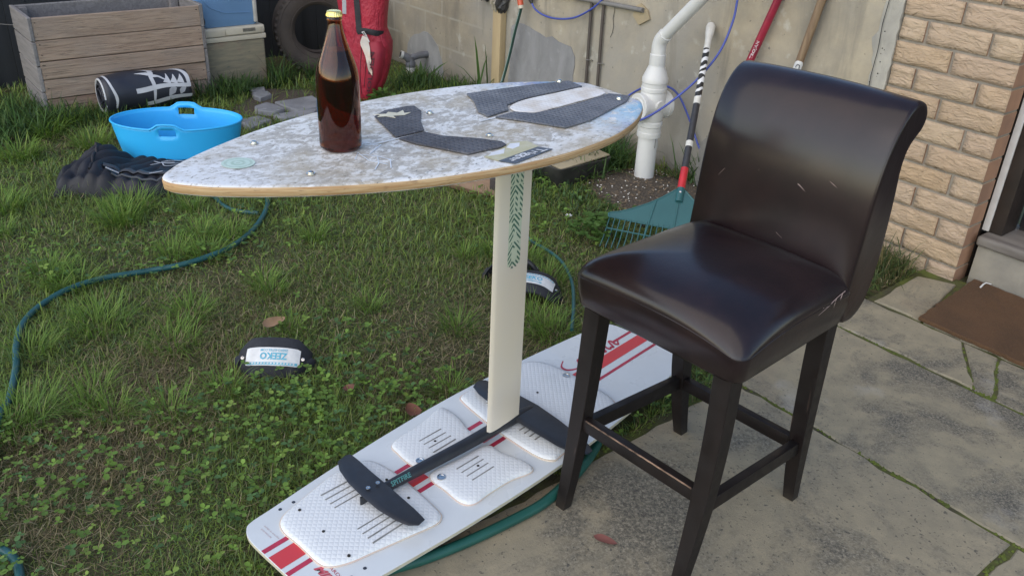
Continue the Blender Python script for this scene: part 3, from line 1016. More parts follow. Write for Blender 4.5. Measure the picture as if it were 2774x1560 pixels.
# scrawl of white wax beside the bottle
M_WAX = simple('white wax smear', (0.66, 0.72, 0.80), 0.5)
for pth in ([(-0.27, -0.09), (-0.245, -0.06), (-0.252, -0.11), (-0.235, -0.15)], [(-0.245, -0.075), (-0.225, -0.10), (-0.245, -0.135), (-0.27, -0.16)], [(-0.225, -0.10), (-0.215, -0.13), (-0.24, -0.17)], [(-0.21, -0.03), (-0.18, -0.045), (-0.23, -0.08)]):
    tube('wax_smear', [(x, y, DECK_Z + 0.0016) for x, y in pth], 0.0013, M_WAX, tb, 5, scale2=0.4)

# ---- the foil below: frame of the lower board
TW = math.radians(48.43)
TO = Vector((-0.0297, 1.9315, 0))
ta = Vector((math.cos(TW), math.sin(TW), 0)); tn = Vector((-ta.y, ta.x, 0))


def TL(a, b, z): return TO + ta * a + tn * b + Z * z


inv_tb = (Matrix.Translation((-0.18, 1.87, 0)) @ Matrix.Rotation(DA, 4, 'Z')).inverted()


def TT(a, b, z): return inv_tb @ TL(a, b, z)         # lower-board frame -> table frame


k = NT('cream foil mast')
c = k.mix(k.ramp(k.noise(3.5, 4, co=k.mapped((1, 1, 0.5), src=k.obj)), [(0.38, 0), (0.66, 1)]), (0.76, 0.67, 0.51), (0.72, 0.65, 0.545))
c = k.mix(k.ramp(k.noise(50, 4, co=k.obj), [(0.72, 0), (0.80, 0.4)]), c, (0.4, 0.34, 0.28))
k.color(c); k.rough(0.36)
M_MAST = k.m
M_CARBON = simple('matt black carbon', (0.018, 0.020, 0.026), 0.42, (0.028, 0.030, 0.036), 25, 0.4)

m0 = Vector((-0.066, -0.0335)); m1 = Vector((0.052, -0.0395))
mc = (m0 + m1) / 2; md = (m1 - m0).normalized(); mn_ = Vector((-md.y, md.x)); chord = (m1 - m0).length


def mast_ring(z, sc=1.0, dz_lo=0.0):
    r = []
    n = 16
    for s in (1, -1):
        for i in range(n):
            t = i / n if s == 1 else 1 - i / n
            th = 0.0105 * 2.6 * (0.2969 * math.sqrt(max(t, 0)) - 0.126 * t - 0.3516 * t ** 2 + 0.2843 * t ** 3 - 0.1015 * t ** 4) * 1.7 + 0.0006
            p = mc + md * (t - 0.5) * chord * sc + mn_ * s * th
            r.append(TT(p.x, p.y, z + dz_lo * (0.5 - t)))
    return r


loft('mast', [mast_ring(0.094, 1.0, -0.006), mast_ring(0.2), mast_ring(0.5), mast_ring(0.8), mast_ring(0.904)], M_MAST, tb, ang=50)
# striped word ZEEKO running down the visible face of the mast, made of slanting bars
M_MGREEN = simple('dark green print', (0.060, 0.150, 0.095), 0.5, (0.075, 0.165, 0.115), 40)
M_MPALE = simple('pale green print', (0.60, 0.64, 0.46), 0.45, (0.57, 0.61, 0.44), 30)
face_n = -1


def mface(t, z):
    """point on the mast face towards the camera; t along the chord from the left edge"""
    th = 0.0105 * 2.6 * (0.2969 * math.sqrt(max(t, 0)) - 0.126 * t - 0.3516 * t ** 2 + 0.2843 * t ** 3 - 0.1015 * t ** 4) * 1.7 + 0.0006 + 0.0006
    p = mc + md * (t - 0.5) * chord - mn_ * th
    return TT(p.x, p.y, z)


ZT, ZBOT = 0.930, 0.568
LT = (ZT - ZBOT) / 5


def inside(x, zz):
    """letter mask: x across the band 0..1, zz distance from the top of the word"""
    L = int(zz / LT); p = (zz - L * LT) / LT; q = x
    if L > 4: return False
    if p > 0.955: return False
    if L == 0: return q < 0.27 or q > 0.73 or abs(q - (1 - p)) < 0.2
    if L in (1, 2): return p < 0.27 or q < 0.26 or (0.40 < q < 0.60) or q > 0.76
    if L == 3:
        if p < 0.27: return True
        pp = (p - 0.2) / 0.8
        return abs(abs(q - 0.5) - pp * 0.42) < 0.16
    if L == 4:
        dx, dy = abs(q - 0.5) * 2, abs(p - 0.48) * 2
        out = max(dx, dy * 0.98, (dx + dy) * 0.69)
        return out < 1.0 and max(dx / 0.46, dy / 0.5, (dx + dy) * 1.35) > 1.0


vs, fs, pv, pf = [], [], [], []
T0, T1 = 0.37, 0.745
ncol = 22
per, wid = 0.0142, 0.0066
apex = 0.36
for ci in range(ncol):
    x0, x1 = ci / ncol, (ci + 1) / ncol
    xm = (x0 + x1) / 2
    sl = 0.056
    def hh(x): return (x - apex) * sl if x < apex else -(x - apex) * sl * 0.9
    ns = int((ZT - ZBOT + 0.10) / per) + 2
    for s in range(ns):
        zc = ZT + 0.045 - s * per
        n_sub = 4
        for q in range(n_sub):
            za = zc - wid * q / n_sub; zb2 = zc - wid * (q + 1) / n_sub
            zz = ZT - ((za + zb2) / 2 + hh(xm))
            if zz < 0 or (za + hh(xm)) > 0.9035 or not inside(xm, zz): continue
            b = len(vs)
            for xx, zv in ((x0, za), (x1, za), (x1, zb2), (x0, zb2)):
                vs.append(mface(T0 + (T1 - T0) * xx, zv + hh(xx)))
            fs.append((b, b + 3, b + 2, b + 1))
mesh('lettering', vs, fs, M_MGREEN, tb)
vs, fs = [], []
for ci in range(12):
    for q, (za, zb2) in enumerate(((0.9035, 0.75), (0.75, 0.578))):
        b = len(vs)
        for xx, zv in ((ci / 12, za), ((ci + 1) / 12, za), ((ci + 1) / 12, zb2), (ci / 12, zb2)):
            p = mface(T0 + (T1 - T0) * xx, zv)
            vs.append(p)
        fs.append((b, b + 3, b + 2, b + 1))
o = mesh('print_ground', vs, fs, M_MPALE, tb)
sh = (TT(0, 0.0003, 0) - TT(0, 0, 0))
for v in o.data.vertices: v.co += sh

FZ = 0.088
f0, f1 = Vector((-0.440, 0.003)), Vector((0.128, -0.036))
fd = (f1 - f0).normalized()
fp, fr = [], []
for t, r in ((0.0, 0.004), (0.012, 0.0085), (0.08, 0.0125), (0.3, 0.0155), (0.55, 0.0165), (0.75, 0.018), (0.88, 0.0165), (0.96, 0.011), (1.0, 0.004)):
    p = f0.lerp(f1, t)
    fp.append(TT(p.x, p.y, FZ + (0.004 if t > 0.7 else 0.0))); fr.append(r)
tube('fuselage', fp, fr, M_CARBON, tb, 14)


def wing(name, sections, th=0.009):
    """sections: (leading point, trailing point, z, thickness scale) in the lower-board frame"""
    rings = []
    for (la, lb), (ra, rb), z, s in sections:
        ring = []
        n = 9
        for sgn in (1, -1):
            for i in range(n):
                t = i / n if sgn == 1 else 1 - i / n
                h = th * s * (1.9 * (math.sqrt(max(t, 0)) - t) * 1.25 + 0.05)
                ring.append(TT(la + (ra - la) * t, lb + (rb - lb) * t, z + (h * 0.75 if sgn == 1 else -h * 0.35)))
        rings.append(ring)
    return loft(name, rings, M_CARBON, tb, ang=60)


ZW = 0.101
wing('stabiliser_wing', [
    ((-0.388, 0.156), (-0.372, 0.152), ZW - 0.006, 0.3), ((-0.415, 0.148), (-0.373, 0.144), ZW - 0.004, 0.7),
    ((-0.434, 0.115), (-0.376, 0.112), ZW - 0.001, 0.9), ((-0.449, 0.06), (-0.382, 0.06), ZW + 0.001, 1), ((-0.456, 0.0), (-0.386, 0.0), ZW + 0.002, 1.1),
    ((-0.458, -0.06), (-0.390, -0.06), ZW + 0.001, 1), ((-0.450, -0.118), (-0.393, -0.116), ZW - 0.001, 0.9), ((-0.438, -0.146), (-0.395, -0.144), ZW - 0.004, 0.7), ((-0.420, -0.160), (-0.396, -0.156), ZW - 0.006, 0.3)], 0.0085)
wing('front_wing', [
    ((0.098, 0.172), (0.120, 0.172), 0.082, 0.3), ((0.076, 0.160), (0.128, 0.160), 0.084, 0.7), ((0.058, 0.12), (0.131, 0.12), 0.088, 0.9), ((0.040, 0.04), (0.132, 0.04), 0.094, 1.0),
    ((0.032, -0.04), (0.131, -0.04), 0.097, 1.1), ((0.034, -0.12), (0.126, -0.12), 0.093, 1.0), ((0.040, -0.195), (0.118, -0.195), 0.087, 0.9), ((0.054, -0.240), (0.110, -0.240), 0.083, 0.7), ((0.078, -0.262), (0.098, -0.262), 0.081, 0.3)], 0.011)
for a, b in ((-0.404, 0.004), (-0.432, 0.006)):
    p = TT(a, b, 0)
    lathe('wing_bolt', [(0.0056, ZW + 0.0098), (0.0054, ZW + 0.0112), (0.0025, ZW + 0.0114), (0.0022, ZW + 0.0100), (0, ZW + 0.0100)], M_STEEL, tb, 16, origin=(p.x, p.y, 0))
o = loft('trim_fin', [[TT(-0.456 + dx, 0.004 + dy, z) for dx, dy in ((-0.003, 0), (0.0, -0.003), (0.035, -0.002), (0.035, 0.002), (0.0, 0.003))] for z in (0.069, 0.097)], M_CARBON, tb)
M_TEAL = simple('teal print', (0.10, 0.30, 0.29), 0.5)
lettering('SPITFIRE', lambda x, y: TT(-0.378 + 0.062 * x, -0.0065 - 0.0125 * (1 - y) - 0.0045 * x, FZ + 0.0148 - 0.0052 * (1 - y)), M_TEAL, tb, shear=0.35, bold=0.02)

# ================================================================== twin tip board lying in the grass under the foil
M_BOARD_W = simple('white board laminate', (0.66, 0.69, 0.70), 0.3, (0.60, 0.625, 0.63), 4, 0.3, coat=0.3)
M_BOARD_E = simple('cream board edge', (0.62, 0.58, 0.44), 0.5, (0.50, 0.45, 0.33), 30, 0.4)
M_RED = simple('red stripe print', (0.60, 0.045, 0.05), 0.35, (0.56, 0.05, 0.06), 10)
M_RED_D = simple('crimson stripe print', (0.48, 0.035, 0.075), 0.35)
k = NT('quilted white footpad')
mp = k.mapped((1, 1, 1), (0, 0, PI / 4), src=k.obj)
q = k.xyz(mp)
w1 = k.math('ABSOLUTE', k.math('SINE', k.math('MULTIPLY', q[0], 270)))
w2 = k.math('ABSOLUTE', k.math('SINE', k.math('MULTIPLY', q[1], 270)))
quilt = k.math('POWER', k.math('MINIMUM', w1, w2), 0.5)
smp = k.ramp(k.noise(6, 5, 0.6, co=k.obj), [(0.55, 0), (0.75, 0.3)])
c = k.mix(smp, (0.70, 0.72, 0.73), (0.52, 0.53, 0.53))
k.color(c); k.rough(0.55)
k.bump(k.math('ADD', quilt, k.math('MULTIPLY', k.noise(60, 4, co=k.obj), 0.8)), 0.30, 0.003)
M_FOOTPAD = k.m
M_PADEDGE = simple('pinkish pad edge', (0.66, 0.50, 0.44), 0.6, (0.66, 0.58, 0.46), 12)
M_SLOT = simple('dark slot', (0.14, 0.14, 0.13), 0.8, (0.30, 0.30, 0.29), 25)

TZ = 0.062
tt = empty('twin_tip_board', TO, TW, 'white twin tip kiteboard with red stripes and quilted footpads lying on the lawn edge', 'kiteboard')
half_w = [(-0.702, 0.0), (-0.702, 0.075), (-0.699, 0.118), (-0.688, 0.145), (-0.668, 0.160), (-0.60, 0.167), (-0.45, 0.182), (-0.25, 0.197), (0.0, 0.205)]
sd_ = half_w + [(-x, y) for x, y in reversed(half_w[:-1])]
sd_ = [(p.x, p.y) for p in catmull([(x, y, 0) for x, y in sd_], 5)]
out = [(x, y - 0.012) for x, y in sd_] + [(x, -y - 0.020) for x, y in reversed(sd_[1:-1])]
tbd = prism('board_body', out, TZ - 0.012, TZ, M_BOARD_W, tt, mat_side=M_BOARD_E)
bevel(tbd, 0.0018, 2, 60); smooth_by_angle(tbd, 40)
for x, y in ((-0.58, 0.12), (-0.58, -0.15), (0.60, 0.12), (0.60, -0.15)):
    prism('fin', [(x - 0.04, y - 0.003), (x + 0.04, y - 0.003), (x + 0.04, y + 0.003), (x - 0.04, y + 0.003)], 0.004, TZ - 0.0118, M_CARBON, tt)


def tpad(pts, h0=0.008, h1=0.0135):
    q = [(p.x, p.y) for p in catmull([(x, y, 0) for x, y in pts], 4, closed=True)]
    cx = sum(p[0] for p in q) / len(q); cy = sum(p[1] for p in q) / len(q)
    n = len(q)
    o = prism('footpad_base', q, TZ + 0.0003, TZ + 0.004, M_PADEDGE, tt)
    rings = []
    for s, z in ((0.985, 0.004), (0.975, h0), (0.93, h0 + 0.0025), (0.8, h1 - 0.001), (0.5, h1), (0.2, h1)):
        rings.append([(cx + (x - cx) * s, cy + (y - cy) * s, TZ + z) for x, y in q])
    return loft('footpad', rings, M_FOOTPAD, tt, cap0=False, ang=80)


tpad([(-0.634, 0.005), (-0.634, 0.072), (-0.61, 0.108), (-0.548, 0.125), (-0.434, 0.148), (-0.37, 0.143), (-0.330, 0.125), (-0.316, 0.05), (-0.322, -0.06), (-0.332, -0.137), (-0.345, -0.158), (-0.37, -0.163), (-0.433, -0.150), (-0.526, -0.130), (-0.585, -0.117), (-0.625, -0.095), (-0.636, -0.065)])
tpad([(-0.262, 0.100), (-0.252, 0.135), (-0.20, 0.147), (-0.13, 0.150), (-0.055, 0.168), (-0.038, 0.155), (-0.040, 0.100), (-0.060, 0.040), (-0.068, 0.004), (-0.16, 0.006), (-0.255, 0.009), (-0.268, 0.05)])
tpad([(-0.261, -0.022), (-0.16, -0.030), (-0.072, -0.040), (-0.066, -0.090), (-0.050, -0.150), (-0.052, -0.188), (-0.075, -0.194), (-0.126, -0.180), (-0.20, -0.176), (-0.255, -0.176), (-0.276, -0.150), (-0.272, -0.093)])
tpad([(0.041, 0.172), (0.020, 0.145), (0.006, 0.07), (-0.004, 0.0), (-0.010, -0.08), (-0.010, -0.165), (0.008, -0.204), (0.037, -0.206), (0.12, -0.200), (0.22, -0.196), (0.29, -0.190), (0.340, -0.155), (0.354, -0.08), (0.358, 0.0), (0.357, 0.055), (0.345, 0.12), (0.315, 0.158), (0.25, 0.170), (0.14, 0.172)])
for a0, b0, a1, b1 in ((-0.505, 0.097, -0.425, 0.093), (-0.507, 0.077, -0.42, 0.074), (-0.507, 0.057, -0.415, 0.055), (-0.508, 0.039, -0.415, 0.037), (-0.514, -0.055, -0.425, -0.057), (-0.515, -0.075, -0.425, -0.076), (-0.515, -0.094, -0.425, -0.095), (-0.516, -0.113, -0.425, -0.114),
                       (-0.195, 0.089, -0.117, 0.088), (-0.196, 0.070, -0.119, 0.068), (-0.197, 0.050, -0.119, 0.048), (-0.200, 0.029, -0.120, 0.029), (-0.203, -0.061, -0.126, -0.063), (-0.204, -0.080, -0.126, -0.081), (-0.204, -0.099, -0.128, -0.100), (-0.205, -0.119, -0.128, -0.120),
                       (0.030, -0.064, 0.11, -0.064), (0.030, -0.082, 0.11, -0.082), (0.030, -0.101, 0.11, -0.101), (0.030, -0.120, 0.11, -0.120), (0.055, 0.085, 0.13, 0.085), (0.055, 0.065, 0.13, 0.065), (0.055, 0.045, 0.13, 0.045), (0.055, 0.025, 0.13, 0.025)):
    o = prism('slot', [(a0, b0 - 0.0016), (a1, b1 - 0.0016), (a1, b1 + 0.0016), (a0, b0 + 0.0016)], TZ + 0.0100, TZ + 0.0142, M_SLOT, tt)
for a, b in ((-0.247, 0.028), (-0.251, -0.056), (-0.065, -0.02), (0.33, 0.02)):
    lathe('pad_bolt', [(0.0115, TZ + 0.0115), (0.0112, TZ + 0.0145), (0.008, TZ + 0.0148), (0.007, TZ + 0.0135), (0.003, TZ + 0.0132), (0, TZ + 0.0128)], M_STEEL, tt, 18, origin=(a, b, 0))
for a, b in ((-0.57, 0.091), (-0.573, -0.006), (-0.578, -0.106), (-0.355, 0.031), (-0.360, -0.057), (-0.165, 0.06), (0.20, 0.02), (-0.155, -0.09)):
    lathe('pad_hole', [(0.0038, TZ + 0.0116), (0.0036, TZ + 0.0146), (0, TZ + 0.0147)], M_HOLE, tt, 12, origin=(a, b, 0))
for a, b in ((-0.557, 0.136), (-0.594, 0.137), (-0.569, -0.150), (-0.606, -0.150)):
    lathe('fin_bolt', [(0.0044, TZ + 0.0001), (0.0042, TZ + 0.0008), (0.002, TZ + 0.0009), (0, TZ + 0.0004)], simple('fin bolt', (0.08, 0.09, 0.11), 0.4, metal=0.6), tt, 12, origin=(a, b, 0))


def stripe(b0, b1, a0, a1, mat):
    return prism('stripe_print', [(a0, b0), (a1, b0), (a1, b1), (a0, b1)], TZ + 0.0002, TZ + 0.0007, mat, tt)


for a0, a1 in ((-0.7005, -0.628), (-0.318, -0.264), (-0.066, -0.004), (0.362, 0.7005)):
    if a0 > 0:
        stripe(-0.020, 0.022, a0, a1, M_RED); stripe(-0.056, -0.046, a0, a1, M_RED_D); stripe(0.046, 0.056, 0.60, a1, M_RED_D)
    else:
        stripe(-0.024, 0.024, a0, a1, M_RED); stripe(-0.053, -0.040, a0, a1, M_RED_D); stripe(0.040, 0.053, a0, a1, M_RED_D)
# words on the left tip
lettering('MINI', lambda x, y: Vector((-0.650 + 0.020 * y - 0.004 * x, -0.072 - 0.075 * x, TZ + 0.0006)), simple('pink print', (0.62, 0.10, 0.13), 0.4), tt, shear=0.35, bold=0.05)
lettering('BOARDS', lambda x, y: Vector((-0.624 + 0.008 * y - 0.003 * x, -0.070 - 0.068 * x, TZ + 0.0006)), M_RED_D, tt)
lettering('made in europe', lambda x, y: Vector((-0.648 - 0.006 * y, 0.115 - 0.058 * x, TZ + 0.0006)), simple('faint pink print', (0.58, 0.42, 0.42), 0.4), tt)
lettering('do not store in heat', lambda x, y: Vector((-0.660 - 0.005 * y, 0.112 - 0.04 * x, TZ + 0.0006)), bpy.data.materials['faint pink print'], tt)
# flowing script running into the stripe at the right tip
pts = []
for i in range(4):
    a = 0.462 + i * 0.040
    pts += [(a, 0.030), (a + 0.008, 0.048), (a + 0.017, 0.064), (a + 0.023, 0.056), (a + 0.020, 0.040), (a + 0.025, 0.030), (a + 0.033, 0.038)]
pts += [(0.632, 0.050), (0.66, 0.051), (0.70, 0.051)]
pts = [(0.40, 0.090), (0.372, 0.072), (0.370, 0.050), (0.395, 0.034), (0.42, 0.042), (0.440, 0.064), (0.448, 0.045)] + pts
cp = catmull([(x, y, TZ + 0.0006) for x, y in pts], 5)
vs, fs = [], []
for i, p in enumerate(cp):
    t = (cp[min(i + 1, len(cp) - 1)] - cp[max(i - 1, 0)]).normalized()
    wd = 0.0014 + 0.0034 * abs(t.dot(Vector((0.35, -0.94, 0))))
    q = Vector((-t.y, t.x, 0)) * wd
    vs += [p + q, p - q]
fs = [(2 * i, 2 * i + 1, 2 * i + 3, 2 * i + 2) for i in range(len(cp) - 1)]
mesh('script_print', vs, fs, M_RED_D, tt)

# ================================================================== beer bottle on the board
k = NT('amber glass')
k.b.inputs['Transmission Weight'].default_value = 1.0
k.b.inputs['IOR'].default_value = 1.47
k.color((0.50, 0.20, 0.05)); k.rough(0.02)
va = k.t.nodes.new('ShaderNodeVolumeAbsorption')
va.inputs['Color'].default_value = (0.76, 0.38, 0.11, 1); va.inputs['Density'].default_value = 75
k.l(va.outputs[0], k.t.nodes['Material Output'].inputs['Volume'])
M_AMBER = k.m
k = NT('beer')
k.b.inputs['Transmission Weight'].default_value = 1.0
k.b.inputs['IOR'].default_value = 1.34
k.color((0.62, 0.30, 0.10)); k.rough(0.0)
va = k.t.nodes.new('ShaderNodeVolumeAbsorption')
va.inputs['Color'].default_value = (0.70, 0.38, 0.13, 1); va.inputs['Density'].default_value = 34
k.l(va.outputs[0], k.t.nodes['Material Output'].inputs['Volume'])
M_BEER = k.m
M_GOLD = simple('gold crown cap', (0.78, 0.56, 0.13), 0.25, (0.85, 0.70, 0.30), 60, 0.4, metal=0.85)
bx, by = (-0.360, 1.690)
bt = empty('beer_bottle', (bx, by, DECK_Z + 0.0012), 0, 'tall brown glass beer bottle with gold crown cap standing on the board', 'bottle')
op = [(0.0, 0.003), (0.030, 0.0), (0.0385, 0.0015), (0.0418, 0.006), (0.0424, 0.014), (0.0420, 0.03), (0.0424, 0.05), (0.0424, 0.125), (0.0420, 0.140), (0.0400, 0.156), (0.0355, 0.172), (0.0300, 0.187), (0.0245, 0.203), (0.0195, 0.218), (0.0160, 0.231), (0.0140, 0.242), (0.0132, 0.249), (0.0132, 0.2505), (0.0150, 0.2515), (0.0152, 0.2545), (0.0138, 0.256), (0.0135, 0.262), (0.0132, 0.265)]
ip = [(0.0110, 0.265), (0.0105, 0.245), (0.0125, 0.231), (0.0165, 0.216), (0.0215, 0.201), (0.0270, 0.185), (0.0322, 0.170), (0.0366, 0.155), (0.0388, 0.140), (0.0394, 0.125), (0.0394, 0.05), (0.0392, 0.016), (0.0370, 0.008), (0.020, 0.008), (0.0, 0.011)]
lathe('glass', op + ip, M_AMBER, bt, 56, ang=60)
bp = [(0.0, 0.0112), (0.020, 0.0083), (0.0368, 0.0084), (0.0389, 0.0162), (0.0391, 0.05), (0.0391, 0.125), (0.0385, 0.140), (0.0363, 0.155), (0.0319, 0.170), (0.0267, 0.185), (0.0228, 0.1960), (0.0, 0.1960)]
lathe('beer', bp, M_BEER, bt, 48, ang=50)
vs, fs = [], []
NS = 84
for z, r, cr in ((0.2585, 0.0152, 0.0011), (0.2605, 0.0150, 0.0009), (0.2650, 0.0138, 0.0003), (0.2672, 0.0131, 0.0), (0.2680, 0.0115, 0.0)):
    for q in range(NS):
        a = 2 * PI * q / NS
        rr = r + cr * math.sin(21 * a)
        vs.append((rr * math.cos(a), rr * math.sin(a), z))
for i in range(4):
    for q in range(NS):
        fs.append((i * NS + q, i * NS + (q + 1) % NS, (i + 1) * NS + (q + 1) % NS, (i + 1) * NS + q))
fs.append(tuple(4 * NS + q for q in range(NS)))
mesh('crown_cap', vs, fs, M_GOLD, bt, smooth=True)

# ================================================================== bar stool
k = NT('dark brown leather')
gr = k.voro(420, feature='F1')
cr = k.noise(9, 5, 0.6)
c = k.mix(k.ramp(cr, [(0.4, 0), (0.65, 1)]), (0.0095, 0.0048, 0.0060), (0.016, 0.0078, 0.0085))
c = k.mix(k.ramp(k.noise(22, 6, 0.75, 2.0, co=k.mapped((0.4, 1.6, 1.6))), [(0.70, 0), (0.76, 0.25)]), c, (0.08, 0.055, 0.045))
k.color(c); k.rough(k.ramp(k.noise(5, 4), [(0.3, 0.40), (0.7, 0.5)]))
nb = k.bump(k.noise(8, 4, 0.6, 0.6), 0.12, 0.015)
k.bump(gr, 0.10, 0.0012, nb)
cn = k.t.nodes.new('ShaderNodeBump'); cn.inputs['Strength'].default_value = 0.10; cn.inputs['Distance'].default_value = 0.008
k.l(k.noise(5, 2, 0.5, 0.0), cn.inputs['Height'])
k.l(cn.outputs[0], k.b.inputs['Coat Normal'])
k.b.inputs['Specular IOR Level'].default_value = 0.12
k.b.inputs['Coat Weight'].default_value = 0.7
k.b.inputs['Coat Roughness'].default_value = 0.21
k.b.inputs['Coat IOR'].default_value = 1.5
M_LEATHER = k.m
k = NT('espresso stained wood')
c = k.mix(k.ramp(k.noise(12, 4, co=k.mapped((1, 1, 0.15))), [(0.4, 0), (0.65, 1)]), (0.007, 0.0048, 0.0048), (0.012, 0.008, 0.0075))
c = k.mix(k.ramp(k.noise(45, 4, 0.7), [(0.74, 0), (0.80, 0.5)]), c, (0.06, 0.035, 0.025))
dz_ = k.t.nodes.new('ShaderNodeMapRange'); dz_.inputs[1].default_value = 0.07; dz_.inputs[2].default_value = 0.0
k.l(k.math('ADD', k.xyz(k.obj)[2], k.math('MULTIPLY', k.noise(30, 4), 0.05)), dz_.inputs[0])
c = k.mix(k.math('MULTIPLY', dz_.outputs[0], 0.5), c, (0.06, 0.052, 0.042))
c = k.mix(k.ramp(k.noise(60, 2, 0.5, 0.0, co=k.mapped((1, 1, 0.08))), [(0.70, 0), (0.74, 0.5)]), c, (0.05, 0.032, 0.026))
k.color(c); k.rough(k.ramp(k.noise(20, 4), [(0.3, 0.36), (0.7, 0.6)])); k.b.inputs['Specular IOR Level'].default_value = 0.35
M_WOOD_D = k.m
M_WORN = simple('worn bare wood', (0.30, 0.19, 0.13), 0.6, (0.05, 0.03, 0.02), 45)
M_SCRATCH = simple('pale scratch', (0.34, 0.25, 0.23), 0.6)

SA = math.atan2(-0.719, 0.695)
st = empty('bar_stool', (0.457, 1.747, 0.0), SA, 'dark brown leather bar stool with rolled back and black wooden legs on the paving', 'bar stool')
# local frame: x towards the photo's right-front side, -y... the front of the seat faces local -y
FY = -1.0


def stl(x, yf, z): return Vector((x, FY * yf, z))


# seat cushion
rings = []
rr = rrect(1, 1, 0.15, 7)
rr = [q for a_, b_ in zip(rr, rr[1:] + rr[:1]) for q in ([a_] if math.hypot(b_[0] - a_[0], b_[1] - a_[1]) < 0.5 else [(a_[0] + (b_[0] - a_[0]) * t_, a_[1] + (b_[1] - a_[1]) * t_) for t_ in np.linspace(0, 1, 12, endpoint=False)])]
lv = [(0.196, 0.192, 0.562, 0), (0.2125, 0.2085, 0.556, 0), (0.2175, 0.2135, 0.563, 0), (0.2205, 0.2190, 0.595, 0), (0.2225, 0.2215, 0.622, 0.3), (0.2215, 0.2205, 0.642, 0.8), (0.2175, 0.2165, 0.656, 1), (0.210, 0.209, 0.667, 1), (0.198, 0.197, 0.6765, 0.84), (0.180, 0.179, 0.6855, 0.62), (0.155, 0.154, 0.6935, 0.38), (0.12, 0.12, 0.6998, 0.17), (0.08, 0.08, 0.7035, 0.05), (0.04, 0.04, 0.705, 0.0), (0.015, 0.015, 0.7053, 0.0)]
for hx, hy, z, cf in lv:
    r = []
    for x, y in rr:
        m = (abs(x) * abs(y)) ** 2.2
        if x < 0 and y > 0: x *= 1 + 0.065 * y
        wob = 0.002 * math.sin(7 * x + 3 * y) * (1 if 0.57 < z < 0.64 else 0)
        r.append(stl(x * hx, y * hy, z - (0.034 if x > 0 and y > 0 else 0.011) * cf * m + wob))
    rings.append(r)
seat = loft('seat', rings, M_LEATHER, st, ang=75)
sm_pts = []
for x, y in rr:
    m = (abs(x) * abs(y)) ** 3
    sm_pts.append(stl(x * 0.2215 * (1 + (0.065 * y if x < 0 and y > 0 else 0)), y * 0.2205, 0.640 - (0.026 if x > 0 and y > 0 else 0.008) * (abs(x) * abs(y)) ** 2.2))
tube('seam', sm_pts, 0.0011, M_LEATHER, st, 6, closed=True)
# rolled backrest: side profile (y front, z) swept across the width
prof = [(-0.180, 0.600), (-0.184, 0.660), (-0.192, 0.740), (-0.200, 0.830), (-0.211, 0.900), (-0.226, 0.955), (-0.248, 1.000), (-0.278, 1.032), (-0.311, 1.047), (-0.343, 1.042), (-0.365, 1.022), (-0.370, 0.998), (-0.358, 0.977), (-0.335, 0.962), (-0.314, 0.940), (-0.306, 0.900), (-0.312, 0.840), (-0.316, 0.760), (-0.316, 0.690), (-0.305, 0.620), (-0.285, 0.575), (-0.250, 0.553), (-0.215, 0.552), (-0.195, 0.560)]
cp = catmull([(y, z, 0) for y, z in prof], 4, closed=True)
npf = len(cp)
cpn = []
for i in range(npf):
    t = (cp[(i + 1) % npf] - cp[i - 1]).normalized()
    cpn.append(Vector((-t.y, t.x, 0)))
area = sum(cp[i].x * cp[(i + 1) % npf].y - cp[(i + 1) % npf].x * cp[i].y for i in range(npf))
if area < 0: cpn = [-v for v in cpn]
rings = []
for x, ins in ((-0.2185, 0.016), (-0.2190, 0.009), (-0.2170, 0.003), (-0.211, 0.0), (-0.15, -0.003), (-0.07, -0.006), (0, -0.007), (0.07, -0.006), (0.15, -0.003), (0.211, 0.0), (0.2170, 0.003), (0.2190, 0.009), (0.2185, 0.016)):
    r = []
    for p, nv in zip(cp, cpn):
        q = p + nv * ins
        r.append(stl(x, q.x, q.y))
    rings.append(r)
back = loft('backrest', rings, M_LEATHER, st, ang=75)
for x in (-0.2155, 0.2155):
    tube('seam', [stl(x, p.x + nv.x * 0.0035, p.y + nv.y * 0.0035) for p, nv in zip(cp, cpn)], 0.0017, M_LEATHER, st, 6, closed=True)


def leg(sx, front):
    if front:
        path_ = [(0.178, 0.186, 0.566, 0.0225), (0.182, 0.192, 0.40, 0.0215), (0.183, 0.205, 0.24, 0.020), (0.182, 0.225, 0.10, 0.0172), (0.181, 0.243, 0.0, 0.0145)]
    else:
        path_ = [(0.182, -0.188, 0.566, 0.0225), (0.184, -0.190, 0.40, 0.0215), (0.184, -0.200, 0.24, 0.020), (0.182, -0.220, 0.10, 0.0172), (0.180, -0.240, 0.0, 0.0145)]
    cpp = catmull([(x, y, z) for x, y, z, h in path_], 5)
    hs = np.interp(np.linspace(0, 4, len(cpp)), range(5), [p[3] for p in path_])
    rings = []
    for p, h in zip(cpp, hs):
        rings.append([stl(sx * p.x + dx * h, p.y + dy * h, p.z) for dx, dy in ((-0.93, -1), (0.93, -1), (1, -0.93), (1, 0.93), (0.93, 1), (-0.93, 1), (-1, 0.93), (-1, -0.93))])
    return loft('leg', rings, M_WOOD_D, st, ang=30)


for sx in (-1, 1):
    leg(sx, True); leg(sx, False)


